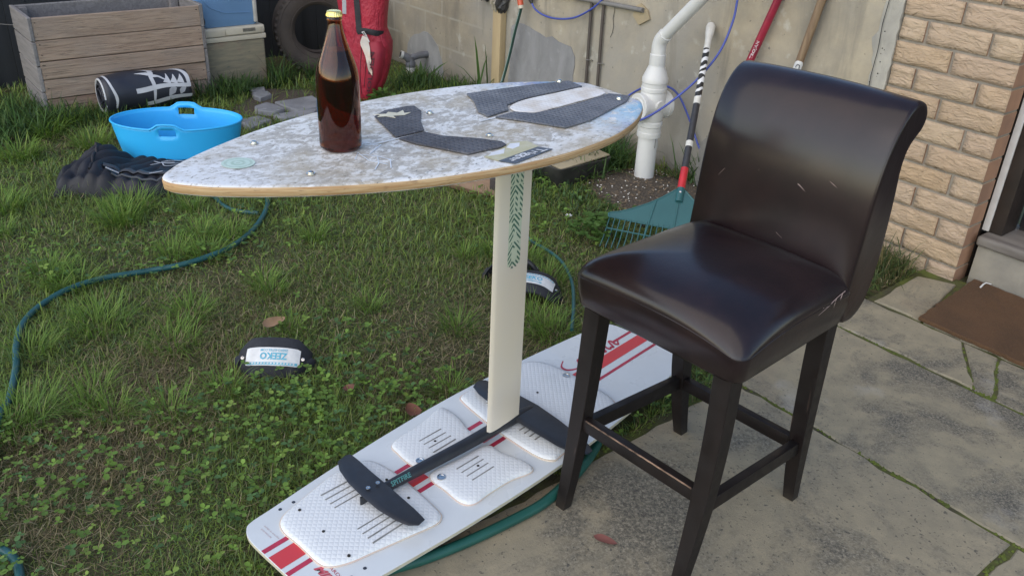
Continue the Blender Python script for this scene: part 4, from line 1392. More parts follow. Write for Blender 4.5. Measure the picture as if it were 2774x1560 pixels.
def rail(a, b, hw, hh):
    a, b = Vector(a), Vector(b)
    d = (b - a).normalized(); s = d.cross(Z).normalized()
    vs = []
    for p in (a, b):
        for q, r in ((-1, -1), (1, -1), (1, 1), (-1, 1)):
            vs.append(p + s * hw * q + Z * hh * r)
    o = mesh('rail', vs, [(0, 1, 2, 3), (4, 7, 6, 5), (0, 4, 5, 1), (1, 5, 6, 2), (2, 6, 7, 3), (3, 7, 4, 0)], M_WOOD_D, st)
    fix_normals(o); bevel(o, 0.0025, 2); smooth_by_angle(o, 40)
    return o


rail(stl(-0.170, 0.207, 0.250), stl(0.170, 0.207, 0.250), 0.011, 0.0175)
rail(stl(-0.170, -0.203, 0.190), stl(0.170, -0.203, 0.190), 0.011, 0.0175)
rail(stl(-0.183, 0.195, 0.222), stl(-0.183, -0.192, 0.190), 0.011, 0.0185)
rail(stl(0.183, 0.195, 0.222), stl(0.183, -0.192, 0.190), 0.011, 0.0185)
# varnish worn off the front rail by shoes
vs, fs = [], []
xs = np.linspace(-0.155, 0.158, 24)
for i, x in enumerate(xs):
    wob = 0.0013 + 0.0012 * abs(math.sin(i * 1.7))
    vs += [stl(x, 0.2165 + 0.4 * wob, 0.2679), stl(x, 0.2186, 0.2674), stl(x, 0.2191, 0.2668 - wob)]
for i in range(len(xs) - 1):
    for q in range(2): fs.append((3 * i + q, 3 * i + 3 + q, 3 * i + 4 + q, 3 * i + 1 + q))
mesh('worn_edge', vs, fs, M_WORN, st)


def backface(x, z, lift=0.0012):
    """point on the front of the backrest"""
    y = np.interp(z, [0.66, 0.74, 0.83, 0.90, 0.955, 1.0, 1.032], [-0.184, -0.192, -0.2, -0.211, -0.226, -0.248, -0.278])
    return stl(x, y + 0.0055 + lift, z)


for pts, wd in (([(0.02, 0.845), (0.035, 0.843), (0.05, 0.838), (0.066, 0.829)], 0.0014), ([(-0.035, 0.872), (-0.045, 0.862), (-0.055, 0.852), (-0.058, 0.84)], 0.0009), ([(-0.16, 0.80), (-0.15, 0.815), (-0.145, 0.822)], 0.0007), ([(0.115, 0.867), (0.135, 0.858)], 0.0007), ([(-0.02, 0.73), (0.01, 0.722), (0.04, 0.708)], 0.0006)):
    cpp = catmull([(x, z, 0) for x, z in pts], 4)
    vs, fs = [], []
    for i, p in enumerate(cpp):
        h = wd * (1 - abs(2 * i / (len(cpp) - 1) - 1) * 0.8)
        vs += [backface(p.x, p.y + h), backface(p.x, p.y - h)]
    fs = [(2 * i, 2 * i + 1, 2 * i + 3, 2 * i + 2) for i in range(len(cpp) - 1)]
    mesh('scratch_mark', vs, fs, M_SCRATCH, st)
for pts in ([(0.2215, -0.165, 0.652), (0.2215, -0.13, 0.646), (0.2215, -0.10, 0.636), (0.2215, -0.06, 0.628)], [(0.2215, -0.13, 0.646), (0.2215, -0.125, 0.625)], [(0.2215, -0.10, 0.636), (0.2215, -0.075, 0.64)], [(0.2215, -0.155, 0.651), (0.2215, -0.15, 0.635)]):
    tube('scratch_mark', catmull([stl(*p) for p in pts], 4), 0.0009, M_SCRATCH, st, 5)

# ================================================================== blue tub with water
M_TUB = simple('blue flexible plastic', (0.028, 0.43, 0.86), 0.42, (0.030, 0.38, 0.78), 3, 0.4)
tub = empty('garden_tub', (-1.66, 4.08, -0.01), math.radians(5.7), 'bright blue flexible oval tub with two handles standing on the lawn', 'tub')
NA = 96
levels = [(0.0, 0.252, 0.150), (0.012, 0.261, 0.157), (0.07, 0.276, 0.166), (0.12, 0.288, 0.174), (0.155, 0.295, 0.179), (0.172, 0.299, 0.181), (0.196, 0.303, 0.184), (0.212, 0.306, 0.187)]


def lift(a, lv_):
    b = math.exp(-((abs(math.sin(a / 2 + PI / 4)) - 1) / 0.0095) ** 2 * 0.5) if False else 0
    d1 = min(abs(((a - PI / 2 + PI) % (2 * PI)) - PI), abs(((a + PI / 2 + PI) % (2 * PI)) - PI))
    w = 0.5 + 0.5 * math.cos(PI * min(1, max(0, (d1 - 0.10) / 0.17)))
    return 0.026 * w * max(0, (lv_ - 4) / 3.0)


vs, fs = [], []
for li, (z, ax, ay) in enumerate(levels):
    for q in range(NA):
        a = 2 * PI * q / NA
        vs.append((ax * math.cos(a), ay * math.sin(a), z + lift(a, li)))
for li in range(len(levels) - 1):
    for q in range(NA):
        a = 2 * PI * (q + 0.5) / NA
        d1 = min(abs(((a - PI / 2 + PI) % (2 * PI)) - PI), abs(((a + PI / 2 + PI) % (2 * PI)) - PI))
        if li in (5,) and d1 < 0.13: continue
        fs.append((li * NA + q, li * NA + (q + 1) % NA, (li + 1) * NA + (q + 1) % NA, (li + 1) * NA + q))
fs.append(tuple(range(NA - 1, -1, -1)))
o = mesh('tub_wall', vs, fs, M_TUB, tub, smooth=True)
fix_normals(o)
sm = o.modifiers.new('thickness', 'SOLIDIFY'); sm.thickness = 0.0045; sm.offset = -1
tube('rim', [vs[7 * NA + q] for q in range(NA)], 0.0052, M_TUB, tub, 8, closed=True)
k = NT('water')
k.b.inputs['Transmission Weight'].default_value = 0.85
k.b.inputs['IOR'].default_value = 1.33
k.color((0.55, 0.75, 0.85)); k.rough(0.02)
wat = mesh('water', [(0.261 * math.cos(2 * PI * q / 48), 0.1545 * math.sin(2 * PI * q / 48), 0.072) for q in range(48)], [tuple(range(48))], k.m, tub)

# ================================================================== black padded vest lying on the grass
k = NT('black nylon')
wv = k.noise(400, 2, 0.5)
c = k.mix(k.ramp(k.noise(8, 4), [(0.4, 0), (0.65, 1)]), (0.008, 0.008, 0.012), (0.015, 0.015, 0.021))
k.color(c); k.rough(0.62); k.bump(k.noise(25, 4), 0.25, 0.01)
M_NYLON = k.m
M_NYLON_G = simple('dark grey nylon', (0.040, 0.045, 0.055), 0.6, (0.055, 0.06, 0.07), 14)
M_GREYPRINT = simple('silver print', (0.42, 0.43, 0.46), 0.5)
ve = empty('padded_vest', (-2.04, 3.505, -0.012), math.radians(13), 'black quilted padded vest lying crumpled on the lawn in front of the blue tub', 'vest')


def vest_h(u, v):
    """u along (0..1), v across from the front (0..1)"""
    edge = min(1.0, min(u, 1 - u) / 0.06) ** 0.5 * min(1.0, min(v, 1 - v) / 0.10) ** 0.5
    hump = 0.150 * math.exp(-((u - 0.24) / 0.20) ** 2) * (0.72 + 0.34 * v)
    flat = 0.085 * (1 - 0.25 * u)
    bend = u * 0.74 - 0.22 * (v - 0.25) ** 2 - 0.10 * v
    rib = abs(math.sin(PI * bend / 0.062)) ** 0.55 if u < 0.62 else 0.92 + 0.08 * math.sin(u * 60 + v * 9)
    fold = 0.010 * math.sin(18 * u + 6 * v) * math.sin(9 * v)
    return edge * (max(hump, flat) * (0.74 + 0.26 * rib) + fold * 0.6)


nu, nv_ = 90, 40
vs, fs = [], []
for j in range(nv_ + 1):
    for i in range(nu + 1):
        u, v = i / nu, j / nv_
        wob = 0.022 * math.sin(7 * u + 1) + 0.01 * math.sin(19 * u)
        dep = 0.30 + 0.07 * math.sin(2.6 * u + 0.4)
        x = 0.72 * u + 0.012 * math.sin(9 * v)
        y = wob * (1 - v) + dep * v + 0.02 * u
        vs.append((x, y, max(0.0, vest_h(u, v))))
for j in range(nv_):
    for i in range(nu):
        q = j * (nu + 1) + i
        fs.append((q, q + 1, q + nu + 2, q + nu + 1))
mesh('quilted_body', vs, fs, M_NYLON, ve, smooth=True)


def vest_pt(u, v, lift_=0.002):
    wob = 0.022 * math.sin(7 * u + 1) + 0.01 * math.sin(19 * u)
    dep = 0.30 + 0.07 * math.sin(2.6 * u + 0.4)
    return Vector((0.72 * u + 0.012 * math.sin(9 * v), wob * (1 - v) + dep * v + 0.02 * u, max(0.0, vest_h(u, v)) + lift_))


tube('waist_strap', [vest_pt(u, 0.30 + 0.10 * math.sin(5 * u), 0.006) for u in np.linspace(0.30, 0.98, 24)], 0.017, M_NYLON_G, ve, 8, scale2=0.35)
tube('binding', [vest_pt(0.16 + 0.08 * math.sin(3 * v), v, 0.004) for v in np.linspace(0.25, 0.97, 16)], 0.007, M_NYLON, ve, 8)
tube('binding', [vest_pt(u, 0.10 + 0.08 * math.sin(4 * u), 0.004) for u in np.linspace(0.34, 0.9, 20)], 0.006, M_NYLON_G, ve, 8)
for p0, p1, p2 in (((0.56, 0.72), (0.63, 0.66), (0.74, 0.60)), ((0.60, 0.74), (0.66, 0.74), (0.76, 0.70)), ((0.55, 0.66), (0.62, 0.68), (0.70, 0.66)), ((0.62, 0.68), (0.66, 0.56), (0.75, 0.54))):
    tube('logo_print', catmull([vest_pt(*p, 0.004) for p in (p0, p1, p2)], 5), 0.0028, M_GREYPRINT, ve, 5, scale2=0.4)
tube('buckle', [vest_pt(u, 0.22, 0.012) for u in (0.31, 0.345, 0.38)], 0.006, M_GREYPRINT, ve, 6, scale2=0.5)
tube('logo_print', [vest_pt(u, 0.27, 0.016) for u in (0.56, 0.60, 0.64)], 0.004, M_GREYPRINT, ve, 5, scale2=0.3)

# ================================================================== rolled black and white kite bag against the crate
CA = math.radians(39.6)
cdx, cdy = math.cos(CA), math.sin(CA)
CFL = Vector((-2.60, 4.64, 0))
M_KITE_B = simple('black ripstop', (0.016, 0.018, 0.028), 0.5, (0.024, 0.027, 0.038), 10, bump=0.2, bscale=40)
M_KITE_W = simple('white ripstop', (0.55, 0.56, 0.58), 0.55, (0.46, 0.47, 0.49), 12)
kb = empty('rolled_bag', CFL + Vector((cdx, cdy, 0)) * 0.265 + Vector((cdy, -cdx, 0)) * 0.12, CA, 'rolled black fabric bag with white bands and jagged white pattern leaning on the planter crate', 'bag')
RL, RX, RZ = 0.47, 0.100, 0.112


def roll(t, ph, lift_=0.0):
    """t along the roll 0..1, ph angle: 0 faces the viewer side (-y), pi/2 up"""
    bulge = 1 + 0.05 * math.sin(5 * t + 0.5) - 0.10 * abs(2 * t - 1) ** 6 + 0.02 * math.sin(3 * ph + 4 * t)
    rx, rz = (RX + lift_) * bulge, (RZ + lift_) * bulge
    return Vector((RL * t, -rx * math.cos(ph), 0.106 + rz * math.sin(ph) * (1 - 0.10 * t) + 0.004 * math.sin(11 * t + 2 * ph)))


rings = []
for t in np.linspace(0, 1, 22):
    rings.append([roll(t, 2 * PI * q / 36) for q in range(36)])
loft('roll_body', rings, M_KITE_B, kb, ang=80)
for q, s in enumerate((0.86, 0.62, 0.38)):
    tube('roll_end', [Vector((-0.002 - 0.003 * q, -RX * s * math.cos(a) , 0.106 + RZ * s * math.sin(a) * 0.95)) for a in np.linspace(0.2 * q, 2 * PI * 0.93, 30)], 0.006, M_KITE_W if q == 0 else M_KITE_B, kb, 6)


def roll_ribbon(pts, wd, mat, name, lift_=0.0018):
    """flat print following the roll; pts of (t, ph), wd half width in metres, one or many"""
    cp_ = catmull([(t * RL, ph * 0.1, 0) for t, ph in pts], 6)
    ws = np.interp(np.linspace(0, 1, len(cp_)), np.linspace(0, 1, len(wd)), wd) if hasattr(wd, '__len__') else [wd] * len(cp_)
    vs, fs = [], []
    for i, p in enumerate(cp_):
        d = (cp_[min(i + 1, len(cp_) - 1)] - cp_[max(i - 1, 0)]).normalized()
        nv = Vector((-d.y, d.x, 0))
        for s in (-1, 0, 1):
            q = p + nv * ws[i] * s
            vs.append(roll(q.x / RL, q.y / 0.1, lift_))
    for i in range(len(cp_) - 1):
        for s in range(2):
            fs.append((3 * i + s, 3 * i + s + 1, 3 * i + s + 4, 3 * i + s + 3))
    return fix_normals(mesh(name, vs, fs, mat, kb, smooth=True))


roll_ribbon([(0.34, 0.28), (0.55, 0.32), (0.8, 0.36), (1.0, 0.30)], 0.0115, M_KITE_W, 'white_band', 0.0045)
roll_ribbon([(0.44, -0.42), (0.65, -0.38), (0.85, -0.34), (1.0, -0.36)], 0.0115, M_KITE_W, 'white_band', 0.0045)
roll_ribbon([(0.50, 2.1), (0.54, 1.7), (0.57, 1.3), (0.55, 0.9), (0.56, 0.4), (0.54, -0.3)], [0.006, 0.012, 0.014, 0.011, 0.010, 0.006], M_KITE_W, 'white_pattern')
roll_ribbon([(0.38, 1.25), (0.46, 1.2), (0.52, 1.15), (0.57, 1.1)], [0.001, 0.007, 0.013, 0.014], M_KITE_W, 'white_pattern')
roll_ribbon([(0.42, 1.75), (0.50, 1.6), (0.57, 1.4)], [0.001, 0.006, 0.012], M_KITE_W, 'white_pattern')
roll_ribbon([(0.57, 1.5), (0.66, 1.85), (0.78, 1.8), (0.90, 1.5), (0.97, 1.0), (0.98, 0.4)], [0.012, 0.010, 0.008, 0.010, 0.012, 0.010], M_KITE_W, 'white_pattern')
roll_ribbon([(0.57, 1.0), (0.64, 0.95), (0.70, 0.75), (0.75, 0.72)], [0.012, 0.007, 0.005, 0.001], M_KITE_W, 'white_pattern')
for t0, h0 in ((0.74, 1.2), (0.82, 1.1), (0.90, 1.05)):
    roll_ribbon([(t0 - 0.02, 0.5), (t0 - 0.005, 0.8), (t0 + 0.0, h0)], [0.022, 0.010, 0.001], M_KITE_W, 'white_pattern')
roll_ribbon([(0.72, -0.25), (0.76, 0.0), (0.80, 0.25)], [0.004, 0.02, 0.012], M_GREYPRINT, 'white_pattern')
roll_ribbon([(0.86, -0.2), (0.88, 0.0), (0.92, 0.25)], [0.004, 0.016, 0.01], M_GREYPRINT, 'white_pattern')
roll_ribbon([(0.035, 1.9), (0.05, 1.3), (0.075, 0.6), (0.11, 0.0), (0.10, -0.5)], [0.007, 0.006, 0.006, 0.008, 0.004], M_KITE_W, 'white_pattern')

# ================================================================== weathered planter crate, plank by plank
k = NT('weathered plank')
gr = k.noise(5, 7, 0.65, 1.4, co=k.mapped((0.55, 7, 7)))
fine = k.noise(30, 5, 0.7, 0.5, co=k.mapped((0.25, 6, 6)))
c = k.mix(k.ramp(gr, [(0.35, 0), (0.62, 1)]), (0.26, 0.170, 0.122), (0.42, 0.305, 0.225))
c = k.mix(k.ramp(fine, [(0.36, 0.85), (0.46, 0)]), c, (0.06, 0.042, 0.032))
c = k.mix(k.ramp(k.noise(3, 4), [(0.45, 0), (0.68, 0.6)]), c, (0.27, 0.225, 0.20))
c = k.mix(k.ramp(k.rnd, [(0, 0.0), (1, 0.35)]), c, (0.30, 0.245, 0.185))
k.color(c); k.rough(0.88)
k.bump(k.math('ADD', gr, k.math('MULTIPLY', fine, 0.6)), 0.6, 0.008)
M_PLANK = k.m
k = NT('grey plank')
gr = k.noise(5, 7, 0.65, 1.4, co=k.mapped((7, 0.55, 7)))
c = k.mix(k.ramp(gr, [(0.35, 0), (0.62, 1)]), (0.15, 0.14, 0.138), (0.22, 0.205, 0.20))
k.color(c); k.rough(0.88); k.bump(gr, 0.5, 0.006)
M_PLANK_G = k.m
pc = empty('planter_crate', CFL, CA, 'large weathered timber planter crate made of rough planks in front of the dark fence', 'planter crate')
CL, CD, CHT = 0.925, 0.40, 0.525


def plank(c, sz, mat, jit=0.0):
    vs_, fs_ = box_verts(c, sz)
    o = mesh('plank', vs_, fs_, mat, pc)
    o.rotation_euler = (0, 0, 0)
    bevel(o, 0.0035, 1)
    for v in o.data.vertices:
        v.co += Vector((0, 0.0012 * float(rng.normal()), 0.0012 * float(rng.normal())))
    return o


hs = [0.118, 0.112, 0.098, 0.105, 0.09]
z = 0.523
for h in hs:                                                             # front planks, from the top
    plank((CL / 2 - 0.002, 0.012 + 0.0015 * float(rng.normal()), z - h / 2), (CL - 0.030 + 0.004 * float(rng.normal()), 0.022, h - 0.004), M_PLANK)
    z -= h
z = 0.53
for h in (0.13, 0.13, 0.14, 0.13):
    plank((CL / 2, CD - 0.010, z - h / 2), (CL - 0.03, 0.02, h - 0.004), M_PLANK_G)
    plank((0.004, CD / 2, z - h / 2), (0.022, CD, h - 0.004), M_PLANK_G)
    plank((CL - 0.006, CD / 2, z - h / 2), (0.022, CD - 0.004, h - 0.004), M_PLANK_G)
    z -= h
box('corner_post', (CL - 0.045, CD - 0.045, 0.26), (0.045, 0.045, 0.54), M_PLANK_G, pc, bev=0.003)
box('corner_post', (0.045, CD - 0.045, 0.26), (0.045, 0.045, 0.52), M_PLANK_G, pc, bev=0.003)
box('corner_post', (CL - 0.045, 0.047, 0.255), (0.045, 0.045, 0.50), M_PLANK_G, pc, bev=0.003)
mesh('soil', [(0.02, 0.025, 0.33), (CL - 0.02, 0.025, 0.33), (CL - 0.02, CD - 0.022, 0.34), (0.02, CD - 0.022, 0.34)], [(0, 1, 2, 3)], M_SOIL, pc)
vs, fs = [], []
for zc in (0.50, 0.44, 0.385, 0.33, 0.275, 0.22, 0.15):
    for x in (0.03, CL - 0.035):
        b = len(vs)
        for q in range(6):
            vs.append((x + 0.004 * math.cos(q * PI / 3) + 0.004 * rng.normal(), -0.0022, zc + 0.003 * math.sin(q * PI / 3)))
        fs.append(tuple(range(b, b + 6)))
mesh('nail_holes', vs, fs, M_HOLE, pc)
# ================================================================== old cool box and blue cooler on it
k = NT('peeling wood print')
gr = k.noise(6, 5, 0.6, 0.4, co=k.mapped((1.2, 1.2, 9)))
c = k.mix(k.ramp(gr, [(0.35, 0), (0.62, 1)]), (0.26, 0.225, 0.15), (0.18, 0.165, 0.12))
c = k.mix(k.ramp(k.noise(5, 4), [(0.55, 0), (0.70, 0.5)]), c, (0.20, 0.095, 0.08))
c = k.mix(k.ramp(k.noise(16, 5, co=k.mapped((1, 1, 2.5))), [(0.62, 0), (0.70, 0.8)]), c, (0.10, 0.115, 0.10))
k.color(c); k.rough(0.7)
M_PRINTW = k.m
M_CREAM = simple('aged cream plastic', (0.55, 0.50, 0.40), 0.5, (0.45, 0.41, 0.32), 8)
cb = empty('cool_box', SV(4.02, 1.245, -0.012), WALL_ANG, 'old cream lidded cool box with faded wood print sides beside the planter crate', 'cool box')
# local frame: x away from the viewer, y to the left
o = box('box_body', (0.165, 0.0, 0.145), (0.30, 0.385, 0.29), M_PRINTW, cb, bev=0.012, seg=3)
box('lid_rim', (0.165, 0.0, 0.3055), (0.315, 0.405, 0.030), M_CREAM, cb, bev=0.006)
box('lid', (0.165, 0.0, 0.347), (0.31, 0.40, 0.052), M_CREAM, cb, bev=0.014, seg=3)
box('lid_panel', (0.0065, 0.125, 0.342), (0.006, 0.13, 0.034), M_CREAM, cb, bev=0.002)
box('lid_panel', (0.0065, -0.06, 0.346), (0.006, 0.23, 0.034), M_CREAM, cb, bev=0.002)
for i in range(11):
    box('vent_slat', (0.0028, -0.055 - i * 0.0075, 0.351), (0.003, 0.0035, 0.020), M_HOLE, cb)
M_BLUE = simple('faded blue plastic', (0.14, 0.27, 0.46), 0.45, (0.12, 0.23, 0.39), 4)
M_BLACKRUB = simple('black rubber', (0.020, 0.019, 0.019), 0.75, (0.034, 0.032, 0.031), 14, bump=0.3, bscale=90)
bc = empty('blue_cooler', SV(4.05, 1.265, 0.3625), WALL_ANG, 'faded blue plastic cooler with white handle standing on the cream cool box', 'cooler')
rings = []
for z, s, y1 in ((0.0, 0.93, 0.150), (0.012, 0.97, 0.158), (0.05, 0.985, 0.17), (0.12, 1.0, 0.195), (0.26, 1.03, 0.205), (0.33, 1.03, 0.205), (0.34, 1.0, 0.20)):
    rings.append([(0.14 + x * 0.14 * s, (y1 - 0.195 * s) / 2 + y * (y1 + 0.195 * s) / 2, z) for x, y in rrect(1, 1, 0.16, 5)])
loft('cooler_body', rings, M_BLUE, bc, ang=50)
lathe('wheel', [(0.012, -0.018), (0.040, -0.018), (0.045, -0.012), (0.045, 0.012), (0.040, 0.018), (0.012, 0.018)], M_BLACKRUB, bc, 28, origin=(0.018, 0.188, 0.044), axis=(1, 0, 0))
box('handle', (-0.006, -0.170, 0.115), (0.02, 0.022, 0.20), simple('off white handle', (0.50, 0.48, 0.43), 0.5), bc, bev=0.007, seg=3)
tube('moulded_line', [(-0.0025, y, z) for y, z in ((0.16, 0.18), (0.11, 0.12), (0.03, 0.085), (-0.14, 0.075))], 0.0022, M_BLUE, bc, 5)

# ================================================================== car tyre
M_TYRE = simple('dusty tyre rubber', (0.050, 0.042, 0.039), 0.85, (0.085, 0.068, 0.058), 7, 0.4, 0.3, 60)
ty = empty('tyre', SV(4.20, 0.600, 0.268), math.radians(112), 'worn black car tyre standing upright against the fence behind the red bag', 'tyre')
R, HW = 0.290, 0.095
prof = [(0.168, -0.070), (0.176, -0.080), (0.195, -0.088), (0.225, -0.097), (0.252, -0.096), (0.272, -0.088), (0.282, -0.078), (0.289, -0.06), (0.290, 0.0), (0.289, 0.06), (0.282, 0.078), (0.252, 0.096), (0.225, 0.097), (0.195, 0.088), (0.168, 0.070), (0.160, 0.060), (0.172, 0.050), (0.21, 0.065), (0.255, 0.06), (0.268, 0.0), (0.255, -0.06), (0.21, -0.065), (0.172, -0.050), (0.160, -0.060)]
lathe('tyre_casing', prof, M_TYRE, ty, 72, axis=(1, 0, 0), closed=True, ang=35)
for rr_ in (0.186, 0.262):
    tube('bead_ring', [(-(0.0855 if rr_ < 0.2 else 0.0945), rr_ * math.cos(a), rr_ * math.sin(a)) for a in np.linspace(0, 2 * PI, 60, endpoint=False)], 0.0028, M_TYRE, ty, 6, closed=True)
for i in range(44):
    a = 2 * PI * i / 44
    box_c = (0.0, 0, 0)
    vs, fs = [], []
    for sx in (-0.088, -0.050):
        for da in (-0.028, 0.028):
            for rr_ in (0.276, 0.2925):
                vs.append((sx, rr_ * math.cos(a + da), rr_ * math.sin(a + da)))
    o = mesh('tread_block', vs, [(0, 1, 3, 2), (4, 6, 7, 5), (0, 4, 5, 1), (2, 3, 7, 6), (1, 5, 7, 3), (0, 2, 6, 4)], M_TYRE, ty)

# ================================================================== red sports bag
k = NT('red nylon')
c = k.mix(k.ramp(k.noise(5, 5, 0.6), [(0.38, 0), (0.66, 1)]), (0.40, 0.018, 0.040), (0.29, 0.014, 0.035))
k.color(c); k.rough(0.6); k.bump(k.math('ADD', k.noise(9, 4, 0.6, 1.2, co=k.mapped((1.6, 1.6, 0.5))), k.math('MULTIPLY', k.noise(30, 3), 0.3)), 0.8, 0.03)
M_REDN = k.m
M_REDN_D = simple('deep red nylon', (0.30, 0.012, 0.032), 0.6, (0.22, 0.010, 0.028), 9, bump=0.3, bscale=20)
M_MAROON = simple('maroon letters', (0.075, 0.010, 0.022), 0.6)
rbx, rby = (-0.943, 5.328)
rb = empty('red_bag', (rbx, rby, -0.012), math.radians(-6), 'tall red fabric sports bag with black straps and a white tag beside the bottle', 'sports bag')
prof = [(0.0, -0.045, 0.045, 0.07), (0.03, -0.060, 0.062, 0.085), (0.10, -0.078, 0.100, 0.10), (0.19, -0.095, 0.128, 0.105), (0.28, -0.110, 0.146, 0.105), (0.35, -0.122, 0.150, 0.105), (0.395, -0.130, 0.134, 0.10), (0.43, -0.138, 0.118, 0.10), (0.50, -0.152, 0.122, 0.10), (0.60, -0.166, 0.134, 0.10), (0.80, -0.170, 0.138, 0.10), (1.02, -0.160, 0.130, 0.09)]


def bag_sec(z):
    zs = [p[0] for p in prof]
    return [float(np.interp(z, zs, [p[j] for p in prof])) for j in (1, 2, 3)]


def bag_pt(t, z, lift_=0.002):
    """t 0..1 from left to right over the front"""
    l, r_, d = bag_sec(z)
    x = l + (r_ - l) * t
    e = abs(2 * t - 1)
    return Vector((x, -d * (1 - e ** 5) ** 0.5 - lift_, z))


rings = []
for z in [0, 0.015, 0.03, 0.06, 0.10, 0.145, 0.19, 0.235, 0.28, 0.32, 0.35, 0.375, 0.395, 0.415, 0.43, 0.46, 0.50, 0.6, 0.7, 0.8, 0.9, 1.02]:
    l, r_, d = bag_sec(z)
    c0 = (l + r_) / 2; hw = (r_ - l) / 2
    ring = []
    for q in range(40):
        a = 2 * PI * q / 40
        ca, sa = math.cos(a), math.sin(a)
        p = (abs(ca) ** 3.2 + abs(sa) ** 3.2) ** (-1 / 3.2)
        ring.append((c0 + hw * ca * p, d * sa * p, z + 0.003 * math.sin(5 * a) * (0 if z == 0 else 1)))
    rings.append(ring)
loft('bag_body', rings, M_REDN, rb, ang=80)


def bag_ribbon(pts, wd, mat, name, lift_=0.004):
    cp_ = catmull([(t, z, 0) for t, z in pts], 6)
    vs, fs = [], []
    for i, p in enumerate(cp_):
        a = bag_pt(cp_[max(i - 1, 0)].x, cp_[max(i - 1, 0)].y); b = bag_pt(cp_[min(i + 1, len(cp_) - 1)].x, cp_[min(i + 1, len(cp_) - 1)].y)
        d = (b - a).normalized(); s = d.cross(Vector((0, -1, 0))).normalized() * wd
        m = bag_pt(p.x, p.y, lift_)
        vs += [m + s + Vector((0, 0.003, 0)), m, m - s + Vector((0, 0.003, 0))]
    for i in range(len(cp_) - 1):
        for q in range(2): fs.append((3 * i + q, 3 * i + q + 1, 3 * i + q + 4, 3 * i + q + 3))
    return fix_normals(mesh(name, vs, fs, mat, rb, smooth=True))


# side pocket, seams, straps
rings = []
for z, t0, t1, lf in ((0.02, 0.52, 0.72, 0.004), (0.06, 0.50, 0.86, 0.012), (0.15, 0.50, 0.93, 0.022), (0.25, 0.52, 0.96, 0.026), (0.33, 0.53, 0.95, 0.022), (0.375, 0.55, 0.90, 0.008)):
    row = [bag_pt(t, z, lf * (1 - abs(2 * (t - t0) / (t1 - t0) - 1) ** 4) + 0.001) for t in np.linspace(t0, t1, 14)]
    rings.append(row)
loft('side_pocket', rings, M_REDN_D, rb, cap0=False, cap1=False, ang=80, close=False)
bag_ribbon([(0.44, 1.0), (0.45, 0.8), (0.47, 0.6), (0.48, 0.5), (0.47, 0.42)], 0.017, M_NYLON, 'shoulder_strap', 0.008)
bag_ribbon([(0.42, 0.425), (0.6, 0.432), (0.8, 0.425), (0.97, 0.415)], 0.017, M_NYLON, 'belt', 0.008)
bag_ribbon([(0.46, 0.40), (0.40, 0.30), (0.33, 0.18), (0.32, 0.05)], 0.0025, M_MAROON, 'seam', 0.003)
bag_ribbon([(0.56, 0.36), (0.50, 0.24), (0.44, 0.10)], 0.0025, M_MAROON, 'seam', 0.003)
bag_ribbon([(0.18, 0.52), (0.20, 0.56), (0.215, 0.60)], 0.012, M_GREYPRINT, 'badge', 0.003)
cp_ = catmull([(0.60, 0.405, 0), (0.545, 0.36, 0), (0.56, 0.32, 0), (0.60, 0.27, 0), (0.645, 0.215, 0), (0.68, 0.185, 0)], 6)
vs, fs = [], []
for i, p in enumerate(cp_):
    m = bag_pt(p.x, p.y, 0.030)
    w_ = 0.018 * math.exp(-((i - 9) / 9) ** 2) + 0.009
    tw = 0.01 * math.sin(i * 0.35)
    vs += [m + Vector((-w_, -tw, w_ * 0.35)), m + Vector((w_, tw, -w_ * 0.35))]
fs = [(2 * i, 2 * i + 1, 2 * i + 3, 2 * i + 2) for i in range(len(cp_) - 1)]
mesh('tag', vs, fs, simple('paper tag', (0.62, 0.58, 0.54), 0.6, (0.62, 0.44, 0.34), 6, 0.3), rb, smooth=True)
tube('tag_knot', [bag_pt(0.60, 0.405, 0.02), bag_pt(0.58, 0.43, 0.035), bag_pt(0.62, 0.435, 0.035), bag_pt(0.645, 0.41, 0.03), bag_pt(0.66, 0.375, 0.03)], 0.007, M_PRINT_W, rb, 6, scale2=0.5)
lettering('HOLDEN', lambda x, y: bag_pt(0.575 + 0.135 * (1 - y) + 0.03 * x, 0.045 + 0.275 * x, 0.0285), M_MAROON, rb, bold=0.03)

# ================================================================== small drain pipe at the wall
M_PVC = simple('white pvc', (0.58, 0.58, 0.56), 0.35, (0.50, 0.495, 0.475), 6, 0.4)
M_PVC_G = simple('grey fitting', (0.16, 0.165, 0.18), 0.5, (0.10, 0.10, 0.11), 20)
dp = empty('drain_pipe', SV(3.785, 0.13, -0.015), WALL_ANG, 'short white drain pipe with grey elbow at the wall foot beside the red bag', 'drain pipe')
lathe('riser', [(0.029, 0.0), (0.029, 0.025), (0.0315, 0.025), (0.0315, 0.058), (0.025, 0.060)], M_PVC, dp, 24)
lathe('grey_collar', [(0.0300, 0.050), (0.0335, 0.062), (0.0335, 0.085), (0.028, 0.092), (0.027, 0.125), (0.0, 0.13)], M_PVC_G, dp, 24)
tube('elbow', [(0, 0, 0.095), (0.008, 0.03, 0.128), (0.018, 0.058, 0.140)], [0.027, 0.025, 0.023], M_PVC_G, dp, 18)
tube('elbow_mouth', [(0.015, 0.050, 0.1375), (0.021, 0.066, 0.1430)], [0.0255, 0.0255], M_PVC, dp, 18)
lathe('dark_bore', [(0.0205, 0), (0.0, 0.0001)], M_HOLE, dp, 18, origin=(0.0213, 0.0668, 0.1434), axis=(0.33, 0.88, 0.30))
tube('wall_branch', [(0, 0.0, 0.115), (-0.01, -0.06, 0.128), (-0.012, -0.128, 0.13)], 0.023, M_PVC_G, dp, 16)

